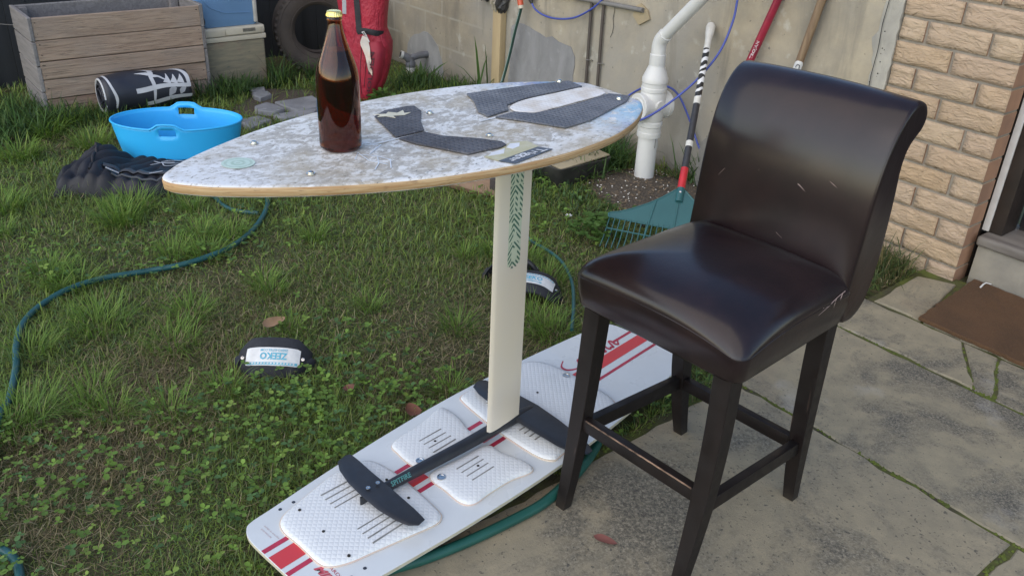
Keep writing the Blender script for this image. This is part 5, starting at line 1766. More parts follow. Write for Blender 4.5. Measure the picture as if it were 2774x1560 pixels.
# ================================================================== timber post with torn plastic, hose, tap, cord, conduits on the wall
M_TAN = simple('pale painted timber', (0.44, 0.345, 0.20), 0.75, (0.36, 0.275, 0.16), 8, 0.4, 0.3, 40, stretch=(3, 3, 0.4))
pb = empty('timber_batten', SV(2.953, 0.0, 0.0), WALL_ANG, 'tan upright timber batten fixed to the wall with torn plastic wrapped round its top', 'batten')
box('batten', (0.0, 0.024, 0.40), (0.078, 0.044, 0.84), M_TAN, pb, bev=0.003)


def crumple(name, c, sz, mat, seed, parent, n=10):
    r_ = np.random.default_rng(seed)
    vs, fs = [], []
    ph = r_.random(6) * 6
    for i in range(n + 1):
        for q in range(16):
            a = 2 * PI * q / 16
            t = i / n
            rr_ = 1 + 0.25 * math.sin(3 * a + ph[0] + 4 * t) + 0.16 * math.sin(5 * a + ph[1] - 7 * t) + 0.08 * r_.normal()
            pinch = math.sin(PI * min(max(t, 0.04), 0.96)) ** 0.35
            vs.append((c[0] + sz[0] * rr_ * pinch * math.cos(a), c[1] + sz[1] * rr_ * pinch * math.sin(a), c[2] + sz[2] * (t - 0.5) + 0.006 * r_.normal()))
    for i in range(n):
        for q in range(16):
            fs.append((i * 16 + q, i * 16 + (q + 1) % 16, (i + 1) * 16 + (q + 1) % 16, (i + 1) * 16 + q))
    fs += [tuple(range(15, -1, -1)), tuple(n * 16 + q for q in range(16))]
    return fix_normals(mesh(name, vs, fs, mat, parent))


M_BLKPLASTIC = simple('black plastic sheet', (0.022, 0.022, 0.022), 0.4, (0.05, 0.048, 0.045), 12)
M_PALEPLASTIC = simple('pale plastic sheet', (0.40, 0.36, 0.29), 0.5, (0.30, 0.27, 0.21), 14)
crumple('torn_plastic', (-0.022, 0.03, 0.60), (0.040, 0.040, 0.13), M_BLKPLASTIC, 3, pb)
crumple('torn_plastic', (0.018, 0.038, 0.60), (0.033, 0.038, 0.12), M_PALEPLASTIC, 4, pb)
crumple('torn_plastic', (0.045, 0.03, 0.66), (0.06, 0.035, 0.12), M_BLKPLASTIC, 5, pb)
crumple('torn_plastic', (0.15, 0.03, 0.605), (0.045, 0.02, 0.05), M_BLKPLASTIC, 6, pb)
tube('torn_plastic', [(0.06, 0.03, 0.635), (0.11, 0.035, 0.632), (0.15, 0.03, 0.62)], [0.022, 0.018, 0.02], M_BLKPLASTIC, pb, 8)

M_HOSE = simple('teal garden hose', (0.016, 0.075, 0.078), 0.38, (0.020, 0.092, 0.092), 20)
M_HOSE_D = simple('dark green hose', (0.022, 0.055, 0.045), 0.35, (0.03, 0.075, 0.06), 20)
M_ORANGE = simple('orange hose fitting', (0.60, 0.10, 0.04), 0.4)
hs_ = empty('wall_hose', SV(0, 0, 0), 0, 'dark green hose hanging from an orange fitting down the wall', 'hose')
hp = [(2.709, 0.060, 0.607), (2.726, 0.060, 0.553), (2.757, 0.060, 0.463), (2.800, 0.060, 0.315), (2.830, 0.080, 0.167), (2.819, 0.120, 0.123)]
cpp = catmull([SV(*p) - P0 for p in hp], 6)
tube('hose', cpp, 0.0095, M_HOSE_D, hs_, 10)
for off in (0.0,):
    tube('hose_highlight', [p + N * 0.0093 - W * 0.001 for p in cpp], 0.0018, simple('painted hose highlight', (0.42, 0.50, 0.46), 0.4), hs_, 5)  # pale strip paints a highlight along the hose
p0_, p1_ = SV(*(2.709, 0.060, 0.599)) - P0, SV(*(2.722, 0.060, 0.642)) - P0
tube('hose_collar', [p0_, p0_.lerp(p1_, 0.45)], 0.016, M_CREAM, hs_, 14)
tube('orange_fitting', [p0_.lerp(p1_, 0.4), p1_.lerp(p0_, -2.2)], 0.0175, M_ORANGE, hs_, 14)

M_CORD = simple('blue cord', (0.045, 0.065, 0.30), 0.4, (0.055, 0.085, 0.36), 20)
bcd = empty('hanging_blue_cord', P0, 0, 'thin blue cord sagging along the top of the wall from a dark plug', 'cord')
cp_ = catmull([SV(*p) - P0 for p in ((2.655, 0.030, 0.638), (2.619, 0.030, 0.607), (2.536, 0.030, 0.587), (2.420, 0.035, 0.590), (2.286, 0.035, 0.619), (2.167, 0.030, 0.681), (2.085, 0.030, 0.745), (2.006, 0.030, 0.830))], 6)
tube('cord', cp_, 0.0052, M_CORD, bcd, 8)
tube('plug', [SV(*(2.666, 0.030, 0.697)) - P0, SV(*(2.662, 0.030, 0.649)) - P0, SV(*(2.651, 0.030, 0.634)) - P0], [0.017, 0.015, 0.008], M_BLKPLASTIC, bcd, 10)

M_COND = simple('grey conduit', (0.135, 0.13, 0.125), 0.6, (0.19, 0.18, 0.165), 15)
M_COND_B = simple('brown conduit', (0.060, 0.050, 0.043), 0.6, (0.085, 0.07, 0.06), 15)
co = empty('wall_conduit', P0, 0, 'grey horizontal conduit pipe with two thin brown conduits dropping down the wall', 'conduit')
tube('conduit', [SV(1.80, 0.022, 0.738) - P0, SV(2.1, 0.022, 0.728) - P0, SV(2.25, 0.022, 0.722) - P0, SV(2.7, 0.022, 0.715) - P0], 0.0125, M_COND, co, 12)
for s in (2.178, 2.087):
    tube('drop_conduit', [SV(s, 0.016, 0.715) - P0, SV(s - 0.004, 0.016, 0.40) - P0, SV(s - 0.008, 0.016, -0.02) - P0], 0.0085, M_COND_B, co, 10)
    zc = 0.415
    o = tube('saddle_clip', [SV(s - 0.032, 0.006, zc) - P0, SV(s - 0.018, 0.010, zc) - P0, SV(s - 0.004, 0.0262, zc) - P0, SV(s + 0.010, 0.010, zc) - P0], 0.0055, M_COND, co, 8, scale2=0.5)
    lathe('clip_screw', [(0.0055, 0.004), (0.004, 0.011), (0, 0.012)], M_STEEL, co, 10, origin=tuple(SV(s - 0.028, 0.006, zc) - P0), axis=tuple(N))

# thin wire from the fence to the crate
tag(tube('wire', [(-3.35, 4.75, 0.50), (-3.0, 4.78, 0.462), (-2.66, 4.82, 0.445)], 0.0016, M_COND, None, 5), 'thin pale wire running to the left side of the planter crate', 'wire')

# ================================================================== big white drain pipe with boundary trap
dpx, dpy = 0.628, 4.111
bp_ = empty('downpipe', (dpx, dpy, -0.02), 0, 'large white plastic downpipe with round inspection caps standing in bare soil by the wall', 'downpipe')
M_PVC2 = simple('white drainage plastic', (0.63, 0.63, 0.61), 0.38, (0.56, 0.555, 0.535), 5, 0.4)
lathe('lower_pipe', [(0.0485, 0.0), (0.0485, 0.255)], M_PVC2, bp_, 40)
lathe('socket', [(0.0500, 0.238), (0.0575, 0.240), (0.0580, 0.262), (0.0560, 0.266), (0.0560, 0.290), (0.0595, 0.294), (0.0595, 0.312), (0.054, 0.318)], M_PVC2, bp_, 40, ang=25)
lathe('trap_body', [(0.052, 0.310), (0.060, 0.335), (0.064, 0.375), (0.064, 0.415), (0.060, 0.455), (0.055, 0.470)], M_PVC2, bp_, 40)
A1 = Vector((-0.86, -0.51, 0)).normalized()
for sgn, ext in ((1, 0.083), (-1, 0.080)):
    a = A1 * sgn
    lathe('branch', [(0.062, 0.0), (0.062, ext - 0.014)], M_PVC2, bp_, 36, origin=(0, 0, 0.388), axis=tuple(a))
    lathe('inspection_cap', [(0.0655, ext - 0.016), (0.0660, ext), (0.0640, ext + 0.004), (0.047, ext + 0.0045), (0.044, ext + 0.008), (0.040, ext + 0.008), (0.037, ext + 0.004), (0, ext + 0.004)], M_PVC2, bp_, 40, origin=(0, 0, 0.388), axis=tuple(a), ang=25)
    if sgn == 1:
        e1 = a.cross(Z).normalized()
        for q in (-0.014, 0.0, 0.014):
            c_ = Vector((0, 0, 0.388)) + a * (ext + 0.0055) + e1 * q * 0.7 + Z * q
            d_ = (e1 * 0.75 - Z * 0.62).normalized() * 0.014
            tube('cap_rib', [c_ - d_, c_ + d_], 0.0028, M_PVC2, bp_, 6)
fr_ = Vector((0.50, -0.86, 0))
lathe('front_boss', [(0.026, 0.0), (0.026, 0.066), (0.023, 0.069), (0, 0.069)], M_PVC2, bp_, 28, origin=(0.0, 0, 0.402), axis=tuple(fr_), ang=25)
lathe('upper_socket', [(0.056, 0.455), (0.0615, 0.462), (0.0615, 0.478), (0.059, 0.482), (0.059, 0.500), (0.0615, 0.504), (0.0615, 0.522), (0.058, 0.530), (0.045, 0.562), (0.037, 0.580), (0.0365, 0.590)], M_PVC2, bp_, 40, ang=25)
lathe('reducer_socket', [(0.0355, 0.575), (0.0375, 0.585), (0.0375, 0.632), (0.035, 0.634)], M_PVC2, bp_, 32, ang=25)
dirp = (-W * 0.70 + Z * 0.714 + N * 0.03).normalized()
e0 = Vector((0, 0, 0.655))
pts = [Vector((0, 0, 0.60)), Vector((0, 0, 0.640)), e0 + Z * 0.015, e0 + Z * 0.035 + dirp * 0.012, e0 + Z * 0.04 + dirp * 0.045]
tube('elbow', catmull(pts, 5), 0.0335, M_PVC2, bp_, 28)
q0 = e0 + Z * 0.04 + dirp * 0.035
tube('diagonal_pipe', [q0, q0 + dirp * 0.9], 0.0285, M_PVC2, bp_, 28)
tube('drip_stain', [(0.030, -0.0385, 0.245), (0.031, -0.0385, 0.19)], 0.0012, M_HOLE, bp_, 5)

# blue cord looped round the pipe
bl = empty('looped_blue_cord', P0, 0, 'thick blue cord hanging from above and looped round the white downpipe', 'cord')
cp_ = catmull([SV(*p) - P0 for p in ((1.226, 0.030, 0.975), (1.224, 0.040, 0.882), (1.216, 0.060, 0.790), (1.231, 0.100, 0.660), (1.278, 0.170, 0.533), (1.337, 0.260, 0.428), (1.394, 0.335, 0.356), (1.487, 0.350, 0.301), (1.632, 0.300, 0.258), (1.746, 0.200, 0.270), (1.751, 0.120, 0.330), (1.628, 0.100, 0.413), (1.530, 0.080, 0.427), (1.473, 0.050, 0.388), (1.400, 0.030, 0.278), (1.339, 0.025, 0.181), (1.291, 0.020, 0.119), (1.227, 0.020, 0.005), (1.177, 0.030, -0.093))], 7)
tube('cord', cp_, 0.0052, M_CORD, bl, 8)

# ================================================================== leaf rake and the two long handles
M_RAKE = simple('dark teal rake plastic', (0.018, 0.085, 0.090), 0.45, (0.022, 0.10, 0.105), 6)
k = NT('zebra tape')
wv = k.t.nodes.new('ShaderNodeTexWave'); wv.wave_type = 'BANDS'; wv.bands_direction = 'Z'
wv.inputs['Scale'].default_value = 9.0; wv.inputs['Distortion'].default_value = 5.0; wv.inputs['Detail'].default_value = 1.5; wv.inputs['Detail Scale'].default_value = 2.2
k.l(k.mapped((1, 1, 1), (0.5, 0.3, 0), src=k.obj), wv.inputs[0])
k.color(k.ramp(wv.outputs[0], [(0.0, 0.02), (0.50, 0.66)], const=True)); k.rough(0.4)
M_ZEBRA = k.m
M_BLKTAPE = simple('black grip tape', (0.020, 0.020, 0.023), 0.45, (0.035, 0.035, 0.038), 60)
M_REDTAPE = simple('red tape', (0.52, 0.022, 0.030), 0.35)
M_WHTAPE = simple('white tape', (0.62, 0.61, 0.57), 0.5, (0.52, 0.50, 0.45), 30)
T_ = SV(1.36, 0.028, 0.741); F_ = Vector((0.69236, 3.46240, 0.2))
hd = (F_ - T_).normalized()
ua = math.radians(170)
u_ = Vector((math.cos(ua), math.sin(ua), 0)); u_ = (u_ - hd * u_.dot(hd)).normalized()
nn_ = hd.cross(u_)
if nn_.z < 0: nn_ = -nn_
rk = empty('leaf_rake', (0, 0, 0), 0, 'dark teal leaf rake with black and white taped handle leaning head down on the wall', 'rake')
LH = (F_ - T_).length


def HP(t, off=0.0): return T_ + hd * (LH * t) + nn_ * off


for a, b, r0, r1, m in ((0.155, 0.34, 0.0145, 0.0150, M_ZEBRA), (0.34, 0.465, 0.0150, 0.0150, M_ZEBRA), (0.465, 0.505, 0.0158, 0.0158, M_WHTAPE), (0.505, 0.73, 0.0150, 0.0150, M_BLKTAPE), (0.73, 0.762, 0.0158, 0.0158, M_WHTAPE), (0.762, 0.885, 0.0150, 0.0150, M_BLKTAPE), (0.885, 1.0, 0.0162, 0.0165, M_REDTAPE), (1.0, 1.075, 0.0170, 0.0165, M_RAKE)):
    tube('handle' if m is not M_RAKE else 'socket', [HP(a), HP(b)], [r0, r1], m, rk, 18)
tube('handle', [HP(-0.012), HP(0.004), HP(0.045), HP(0.085), HP(0.155)], [0.016, 0.0215, 0.0205, 0.0150, 0.0145], M_WHTAPE, rk, 18)
lathe('socket_bolt', [(0.0055, 0.0), (0.005, 0.003), (0.002, 0.0035), (0, 0.002)], M_STEEL, rk, 12, origin=tuple(HP(1.028, 0.0163)), axis=tuple(nn_))


def RK(u, h, n_=0.0): return F_ + u_ * u + hd * h + nn_ * n_


edge = [(0.0, -0.002), (0.022, 0.010), (0.068, 0.054), (0.12, 0.094), (0.19, 0.136), (0.235, 0.157), (0.268, 0.166), (0.276, 0.172), (0.272, 0.190)]
full = edge + [(-u, h) for u, h in reversed(edge)][:-1] if False else edge
outl = edge + [(0.14, 0.197), (0.0, 0.200), (-0.14, 0.197)] + [(-u, h) for u, h in reversed(edge[1:])]
n = len(outl)
vs = [RK(u, h, 0.0015) for u, h in outl] + [RK(u, h, -0.0015) for u, h in outl]
fs = [tuple(range(n)), tuple(range(2 * n - 1, n - 1, -1))] + [(i, (i + 1) % n, n + (i + 1) % n, n + i) for i in range(n)]
fix_normals(mesh('head_plate', vs, fs, M_RAKE, rk))
for sgn in (1, -1):
    tube('head_rib', [RK(sgn * u, h) for u, h in catmull([(u, h, 0) for u, h in edge], 4) and edge], 0.0042, M_RAKE, rk, 7)
    tube('head_rib', [RK(sgn * 0.092, 0.076, 0.002), RK(sgn * 0.118, 0.30, 0.002)], 0.0035, M_RAKE, rk, 7)
tube('head_rib', [RK(0, 0.07, 0.002), RK(0, 0.30, 0.002)], 0.0035, M_RAKE, rk, 7)
for h in (0.190, 0.246):
    tube('cross_bar', [RK(-0.272, h - 0.004), RK(0, h + 0.006), RK(0.272, h - 0.004)], 0.0036, M_RAKE, rk, 7)
for i in range(25):
    u = -0.268 + i * 0.536 / 24
    tube('tine', [RK(u, 0.185), RK(u * 1.03, 0.285), RK(u * 1.05, 0.315, -0.002), RK(u * 1.06, 0.325, -0.012)], 0.0028, M_RAKE, rk, 6, scale2=1.5)

k = NT('red painted handle')
c = k.mix(k.ramp(k.noise(16, 4), [(0.40, 0), (0.65, 1)]), (0.30, 0.018, 0.042), (0.22, 0.016, 0.038))
k.color(c); k.rough(0.3)
M_REDP = k.m
A_ = SV(1.021, 0.03, 0.914); B_ = SV(1.128, 0.05, 0.545)
A_ = B_ + (A_ - B_) * 1.6
Bf = B_ + (B_ - A_).normalized() * 0.30 + N * 0.02
rh = empty('red_tool_handle', (0, 0, 0), 0, 'crimson painted tool handle with white lettering leaning on the wall behind the stool', 'tool')
tube('shaft', [A_, B_, Bf], 0.0175, M_REDP, rh, 22)
rings = []
for t_, hw_ in ((-0.10, 0.018), (0.0, 0.022), (0.12, 0.050), (0.5, 0.055), (0.85, 0.048), (1.0, 0.020)):
    c_ = Bf.lerp(Vector((Bf.x + W.x * 0.02, Bf.y + W.y * 0.02, -0.015)), t_) + N * 0.01
    rings.append([c_ + W * hw_ * q + N * (0.008 * (1 - abs(q)) + off_) for q, off_ in ((-1, 0), (-0.5, 0), (0, 0), (0.5, 0), (1, 0), (0.5, -0.004), (0, -0.004), (-0.5, -0.004))])
loft('blade', rings, M_COND, rh, ang=40)
dh = (A_ - B_).normalized()
sd2 = dh.cross(N).normalized()
if sd2.dot(Vector((1, 0, 0))) < 0: sd2 = -sd2
vdir = (Vector((0, 0, HCAM)) - B_).normalized(); vdir = (vdir - dh * vdir.dot(dh)).normalized(); sv2 = dh.cross(vdir)
if sv2.dot(Vector((1, 0, 0))) < 0: sv2 = -sv2


def wrap(base, along, across):
    a = across / 0.0177
    return base + dh * along + (vdir * math.cos(a) + sv2 * math.sin(a)) * 0.0179


lettering('TROJAN', lambda x, y: wrap(B_, 0.112 + 0.085 * x, 0.0075 - 0.0165 * y), M_PRINT_W, rh, bold=0.02)
A2 = SV(0.811, 0.03, 0.947); B2 = SV(0.866, 0.045, 0.60)
A2 = B2 + (A2 - B2) * 1.6
Bf2 = B2 + (B2 - A2).normalized() * 0.62 + N * 0.06
k = NT('bare ash handle')
g_ = k.noise(8, 5, 0.6, 0.8, co=k.mapped((6, 6, 0.5)))
k.color(k.mix(k.ramp(g_, [(0.36, 0), (0.62, 1)]), (0.24, 0.165, 0.095), (0.165, 0.105, 0.06))); k.rough(0.6); k.bump(g_, 0.3, 0.003)
wh = empty('wooden_tool_handle', (0, 0, 0), 0, 'bare wooden tool handle with a white label leaning on the wall next to the brickwork', 'tool')
tube('shaft', [A2, B2, Bf2], 0.0172, k.m, wh, 22)
dh = (A2 - B2).normalized()
vdir = (Vector((0, 0, HCAM)) - B2).normalized(); vdir = (vdir - dh * vdir.dot(dh)).normalized(); sv2 = dh.cross(vdir)
if sv2.dot(Vector((1, 0, 0))) < 0: sv2 = -sv2
vs, fs = [], []
for i in range(9):
    a = -0.024 + 0.006 * i
    top_ = 0.096 - 0.018 * (abs(a) / 0.024) ** 3
    for h in (0.0, top_):
        p = wrap(B2, h, a)
        vs.append(p)
fs = [(2 * i, 2 * i + 2, 2 * i + 3, 2 * i + 1) for i in range(8)]
fix_normals(mesh('label', vs, fs, M_PRINT_W, wh))
vdo = vdir * 0.0008
lettering('CY', lambda x, y: wrap(B2, 0.082 - 0.034 * x, -0.010 + 0.020 * y) + vdo, M_INK, wh, bold=0.03)

# ================================================================== black tray with pale board, timber offcut
tr = empty('plastic_tray', (0.26, 4.12, -0.01), CA, 'black plastic tray holding a pale thin board in the grass by the downpipe', 'tray')
rings = []
for z, s in ((0.0, 0.93), (0.005, 0.95), (0.085, 1.0), (0.095, 1.03), (0.10, 1.03)):
    rings.append([(x * 0.175 * s, y * 0.115 * s, z) for x, y in rrect(1, 1, 0.22, 4)])
for z, s in ((0.10, 0.97), (0.03, 0.92)):
    rings.append([(x * 0.175 * s, y * 0.115 * s, z) for x, y in rrect(1, 1, 0.22, 4)])
loft('tray_body', rings, M_BLKPLASTIC, tr, ang=40)
o = box('board', (0.01, 0.005, 0.104), (0.33, 0.20, 0.007), simple('pale plywood', (0.36, 0.30, 0.19), 0.7, (0.28, 0.235, 0.155), 9), tr, bev=0.001)
o.rotation_euler = (0.04, -0.03, 0.03)
of = empty('timber_offcut', (-0.17, 3.87, -0.01), math.radians(-24), 'brown timber offcut lying in the grass behind the foil mast', 'offcut')
o = box('offcut', (0.02, 0.0, 0.045), (0.36, 0.12, 0.028), simple('offcut wood', (0.27, 0.175, 0.105), 0.75, (0.20, 0.125, 0.075), 9, stretch=(0.3, 2, 2)), of, bev=0.002)
o.rotation_euler = (0.45, 0.06, 0)
o = box('offcut_end', (0.10, -0.01, 0.055), (0.06, 0.08, 0.07), simple('dark offcut', (0.05, 0.04, 0.038), 0.8), of, bev=0.003)

# ================================================================== foot straps on the grass
M_NEO = simple('black neoprene', (0.013, 0.014, 0.018), 0.75, (0.022, 0.023, 0.029), 30, bump=0.2, bscale=120)
M_LBLUE = simple('light blue print', (0.09, 0.36, 0.50), 0.5, (0.12, 0.42, 0.55), 40)


def foot_strap(loc_, rz, flip, label, hgt=0.060, tilt=0.0):
    r_ = empty('foot_strap', loc_, rz, label, 'foot strap', 'foot straps taken off the kiteboard')
    r_.rotation_euler = (tilt, 0, rz)
    L = 0.128

    def P(t, q, lf=0.0):          # t -1..1 along, q -1..1 across
        half = 0.058 * (1 - 0.45 * max(0, (abs(t) - 0.62) / 0.38) ** 0.8)
        x = L * t * (1 - 0.12 * t * t)
        z = hgt * (1 - abs(t) ** 2.6) - 0.010 * q * q + 0.006 + lf
        return Vector((x, half * q * (1 + 0.10 * (1 - t * t)), z - 0.012 * max(0, -q) ** 2))
    rings = []
    for t in np.linspace(-1, 1, 25):
        ring = []
        for q in np.linspace(-1, 1, 9): ring.append(P(t, q, 0.0))
        for q in np.linspace(1, -1, 9): ring.append(P(t, q * 0.97, -0.015 * (1 - 0.4 * q * q)))
        rings.append(ring)
    loft('strap_body', rings, M_NEO, r_, ang=60)

    def patch(t0, t1, q0, q1, mat, lf, name):
        vs, fs = [], []
        for i in range(17):
            for q in range(4):
                vs.append(P(t0 + (t1 - t0) * i / 16, q0 + (q1 - q0) * q / 3, lf))
        for i in range(16):
            for q in range(3): fs.append((i * 4 + q, (i + 1) * 4 + q, (i + 1) * 4 + q + 1, i * 4 + q + 1))
        return fix_normals(mesh(name, vs, fs, mat, r_, smooth=True))
    patch(-0.66, 0.70, -0.52, 0.40, M_PRINT_W, 0.0022, 'white_panel')
    s = -1 if flip else 1
    f_ = lambda t, q, lf: P(t * s + 0.02, (q * s) - 0.06, lf)
    lettering('ZEEKO', lambda x, y: f_(-0.36 + 0.66 * x, -0.18 + 0.36 * y, 0.0032), M_LBLUE, r_, bold=0.03)
    lettering('ZEEKO-KITES.COM', lambda x, y: f_(-0.36 + 0.66 * x, -0.37 + 0.13 * y, 0.0032), M_LBLUE, r_, bold=0.01)
    e0_, e1_ = (0.30, 0.42)
    patch(*sorted((-0.62 * s + 0.02, 0.62 * s + 0.02)), *sorted((e0_ * s - 0.06, e1_ * s - 0.06)), M_LBLUE, 0.0027, 'border_print')
    for i in range(15):
        t = -0.56 + i * 0.078
        vs = [f_(t, 0.32, 0.0034), f_(t + 0.045, 0.32, 0.0034), f_(t + 0.058, 0.39, 0.0034), f_(t + 0.013, 0.39, 0.0034)]
        fix_normals(mesh('dash_print', vs, [(0, 1, 2, 3)], M_PRINT_W, r_))
    for sx in (-1, 1):
        lathe('rivet', [(0.006, 0.0), (0.0055, 0.002), (0.0025, 0.0025), (0.002, 0.001), (0, 0.001)], M_STEEL, r_, 12, origin=tuple(P(sx * 0.78, -0.1, 0.002)))
        tube('strap_end', [P(sx * 0.86, -0.3, -0.004), P(sx * 0.99, -0.1, -0.002), P(sx * 1.03, 0.2, -0.004)], 0.016, M_NEO, r_, 8, scale2=0.5)
    return r_


gx, gy = (-0.728, 2.283)
foot_strap((gx, gy, 0.018), math.radians(2), True, 'black foot strap lying alone on the open grass left of the foil mast', 0.042, 0.62)
gx, gy = (0.072, 2.833)
foot_strap((gx, gy, -0.006), math.radians(-13), False, 'black foot strap with upright lettering half hidden behind the foil mast', 0.075, 0.08)
gx, gy = (0.026, 2.903)
o = foot_strap((gx - 0.02, gy + 0.045, -0.006), math.radians(-14), False, 'black foot strap on its side behind the other one at the mast', 0.085, -0.9)

# ================================================================== garden hose lengths in the grass
def ghose(name, pts, label, r=0.0105, zz=0.010, mat=None, wob=0.004):
    P_ = []
    for i, p in enumerate(pts):
        P_.append((p[0], p[1], zz + wob * math.sin(i * 1.9)))
    o = tube(name, catmull(P_, 8), r, mat or M_HOSE, None, 12)
    return tag(o, label, 'garden hose', 'garden hoses on the lawn')


ghose('garden_hose', [(-1.31, 1.72), (-1.406, 1.942), (-1.426, 2.029), (-1.493, 2.196), (-1.545, 2.298), (-1.597, 2.430), (-1.610, 2.552), (-1.569, 2.676), (-1.483, 2.778), (-1.355, 2.863), (-1.240, 2.925), (-1.136, 3.039), (-1.092, 3.182), (-1.074, 3.332), (-1.078, 3.470), (-1.106, 3.593), (-1.156, 3.698), (-1.217, 3.783)], 'long teal garden hose curving across the open lawn from the left side')
ghose('garden_hose', [(-1.20, 1.50), (-1.170, 1.460), (-1.147, 1.465), (-1.119, 1.452), (-1.088, 1.426), (-1.064, 1.395), (-1.028, 1.334)], 'teal hose end curling into the bottom left corner of the lawn')
ghose('garden_hose', [(-1.395, 3.645), (-1.349, 3.606), (-1.283, 3.528), (-1.210, 3.475), (-1.106, 3.446)], 'short stretch of hose showing in the grass under the board nose', r=0.009, zz=0.0)
ghose('garden_hose', [(-0.067, 3.334), (0.038, 3.291), (0.080, 3.249), (0.147, 3.162), (0.189, 3.067), (0.214, 2.974), (0.226, 2.870), (0.221, 2.702), (0.209, 2.549)], 'thin green hose arcing through the grass behind the stool seat', r=0.0065, zz=0.022)
M_EDGEH = simple('dark green edging hose', (0.010, 0.075, 0.058), 0.45, (0.014, 0.09, 0.07), 16)
ghose('garden_hose', [(-0.42, 1.35), (-0.269, 1.444), (-0.173, 1.493), (-0.066, 1.562), (0.039, 1.642), (0.104, 1.699), (0.163, 1.776), (0.209, 1.846), (0.249, 1.928), (0.268, 1.987)], 'dark green hose lying along the paving edge beneath the white kiteboard', r=0.0135, zz=0.0115, mat=M_EDGEH, wob=0.0)


# ================================================================== fallen leaves and a flower
def leaf(loc_, rz, L, wd, mat, label, group=None, curl=0.012, tilt=(0, 0)):
    n_ = 9
    vs, fs = [], []
    for i in range(n_ + 1):
        t = i / n_
        h = wd * (math.sin(PI * t ** 0.8) ** 0.8 + 0.06 * math.sin(9 * t)) * (1 if 0 < i < n_ else 0.05)
        for s in (-1, -0.5, 0, 0.5, 1):
            vs.append((L * (t - 0.5), h * s + 0.02 * L * math.sin(5 * t), curl * (abs(s) ** 1.5) * math.sin(PI * t) + curl * 0.8 * (t - 0.5) ** 2 * 4 + 0.002))
    for i in range(n_):
        for s in range(4): fs.append((i * 5 + s, i * 5 + s + 1, i * 5 + s + 6, i * 5 + s + 5))
    b = len(vs)
    o = mesh('fallen_leaf', vs, fs, mat, None, smooth=True)
    o.location = loc_
    o.rotation_euler = (tilt[0], tilt[1], rz)
    return tag(o, label, 'leaf', group)


M_LEAF_T = simple('dry tan leaf', (0.40, 0.25, 0.14), 0.7, (0.30, 0.18, 0.10), 30)
M_LEAF_R = simple('red brown leaf', (0.20, 0.075, 0.045), 0.7, (0.13, 0.055, 0.035), 30)
M_LEAF_P = simple('dull red leaf', (0.235, 0.080, 0.062), 0.75, (0.17, 0.065, 0.052), 25)
p = (-0.787, 2.491); leaf((p[0], p[1], 0.026), math.radians(62), 0.10, 0.021, M_LEAF_T, 'dry tan leaf lying on the grass beyond the lone foot strap', tilt=(0.3, 0.1))
p = (-0.465, 2.134); leaf((p[0], p[1], 0.022), math.radians(-60), 0.05, 0.018, M_LEAF_R, 'red brown leaf in the grass between foot strap and kiteboard', tilt=(0.2, -0.2))
p = (-0.268, 2.040); leaf((p[0], p[1], 0.024), math.radians(20), 0.05, 0.024, M_LEAF_R, 'red brown leaf touching the upper edge of the white kiteboard', tilt=(0.3, 0.2))
p = (0.255, 1.590); leaf((p[0], p[1], 0.001), math.radians(-22), 0.062, 0.013, M_LEAF_P, 'dull red leaf lying flat on the paving below the stool', curl=0.002)
p = (0.475, 2.212); leaf((p[0], p[1], 0.015), math.radians(10), 0.05, 0.014, M_LEAF_R, 'brown leaf in the grass edge behind the stool legs', tilt=(0.2, 0.0))
fl = empty('white_flower', (*(0.231, 3.504), 0.03), 0, 'small white flower in the lawn left of the rake', 'flower')
for i in range(6):
    a = i * PI / 3
    mesh('petal', [(0.002 * math.cos(a), 0.002 * math.sin(a), 0.0), (0.012 * math.cos(a - 0.4), 0.012 * math.sin(a - 0.4), 0.008), (0.017 * math.cos(a), 0.017 * math.sin(a), 0.010), (0.012 * math.cos(a + 0.4), 0.012 * math.sin(a + 0.4), 0.008)], [(0, 1, 2, 3)], M_PRINT_W, fl)

# ================================================================== grass: mown blades, dry thatch, clover, tufts
k = NT('grass blades')
at = k.t.nodes.new('ShaderNodeAttribute'); at.attribute_name = 'tint'
k.color(at.outputs['Color']); k.rough(0.55)
k.b.inputs['Specular IOR Level'].default_value = 0.35
k.b.inputs['Subsurface Weight'].default_value = 0.0
tl = k.t.nodes.new('ShaderNodeBsdfTranslucent')
k.l(at.outputs['Color'], tl.inputs[0])
mxs = k.t.nodes.new('ShaderNodeMixShader'); mxs.inputs[0].default_value = 0.38
k.l(k.b.outputs[0], mxs.inputs[1]); k.l(tl.outputs[0], mxs.inputs[2])
k.l(mxs.outputs[0], k.t.nodes['Material Output'].inputs[0])
M_GRASS = k.m


def fast_mesh(name, V, F, colr, kind='stuff'):
    """V (n,3), F list of (m,k) index arrays, colr (n,3)"""
    me = bpy.data.meshes.new(name)
    tot = sum(f.shape[0] for f in F); loops = sum(f.size for f in F)
    me.vertices.add(len(V)); me.vertices.foreach_set('co', np.ascontiguousarray(V, np.float32).ravel())
    me.loops.add(loops); me.polygons.add(tot)
    li = np.concatenate([f.ravel() for f in F]).astype(np.int32)
    me.loops.foreach_set('vertex_index', li)
    sizes = np.concatenate([np.full(f.shape[0], f.shape[1]) for f in F]).astype(np.int32)
    st_ = np.concatenate([[0], np.cumsum(sizes)[:-1]]).astype(np.int32)
    me.polygons.foreach_set('loop_start', st_)
    me.update(calc_edges=True)
    ca = me.color_attributes.new('tint', 'FLOAT_COLOR', 'POINT')
    ca.data.foreach_set('color', np.concatenate([colr, np.ones((len(V), 1))], 1).astype(np.float32).ravel())
    me.materials.append(M_GRASS)
    o = link_mesh(name, me)
    if kind: o['kind'] = kind
    return o


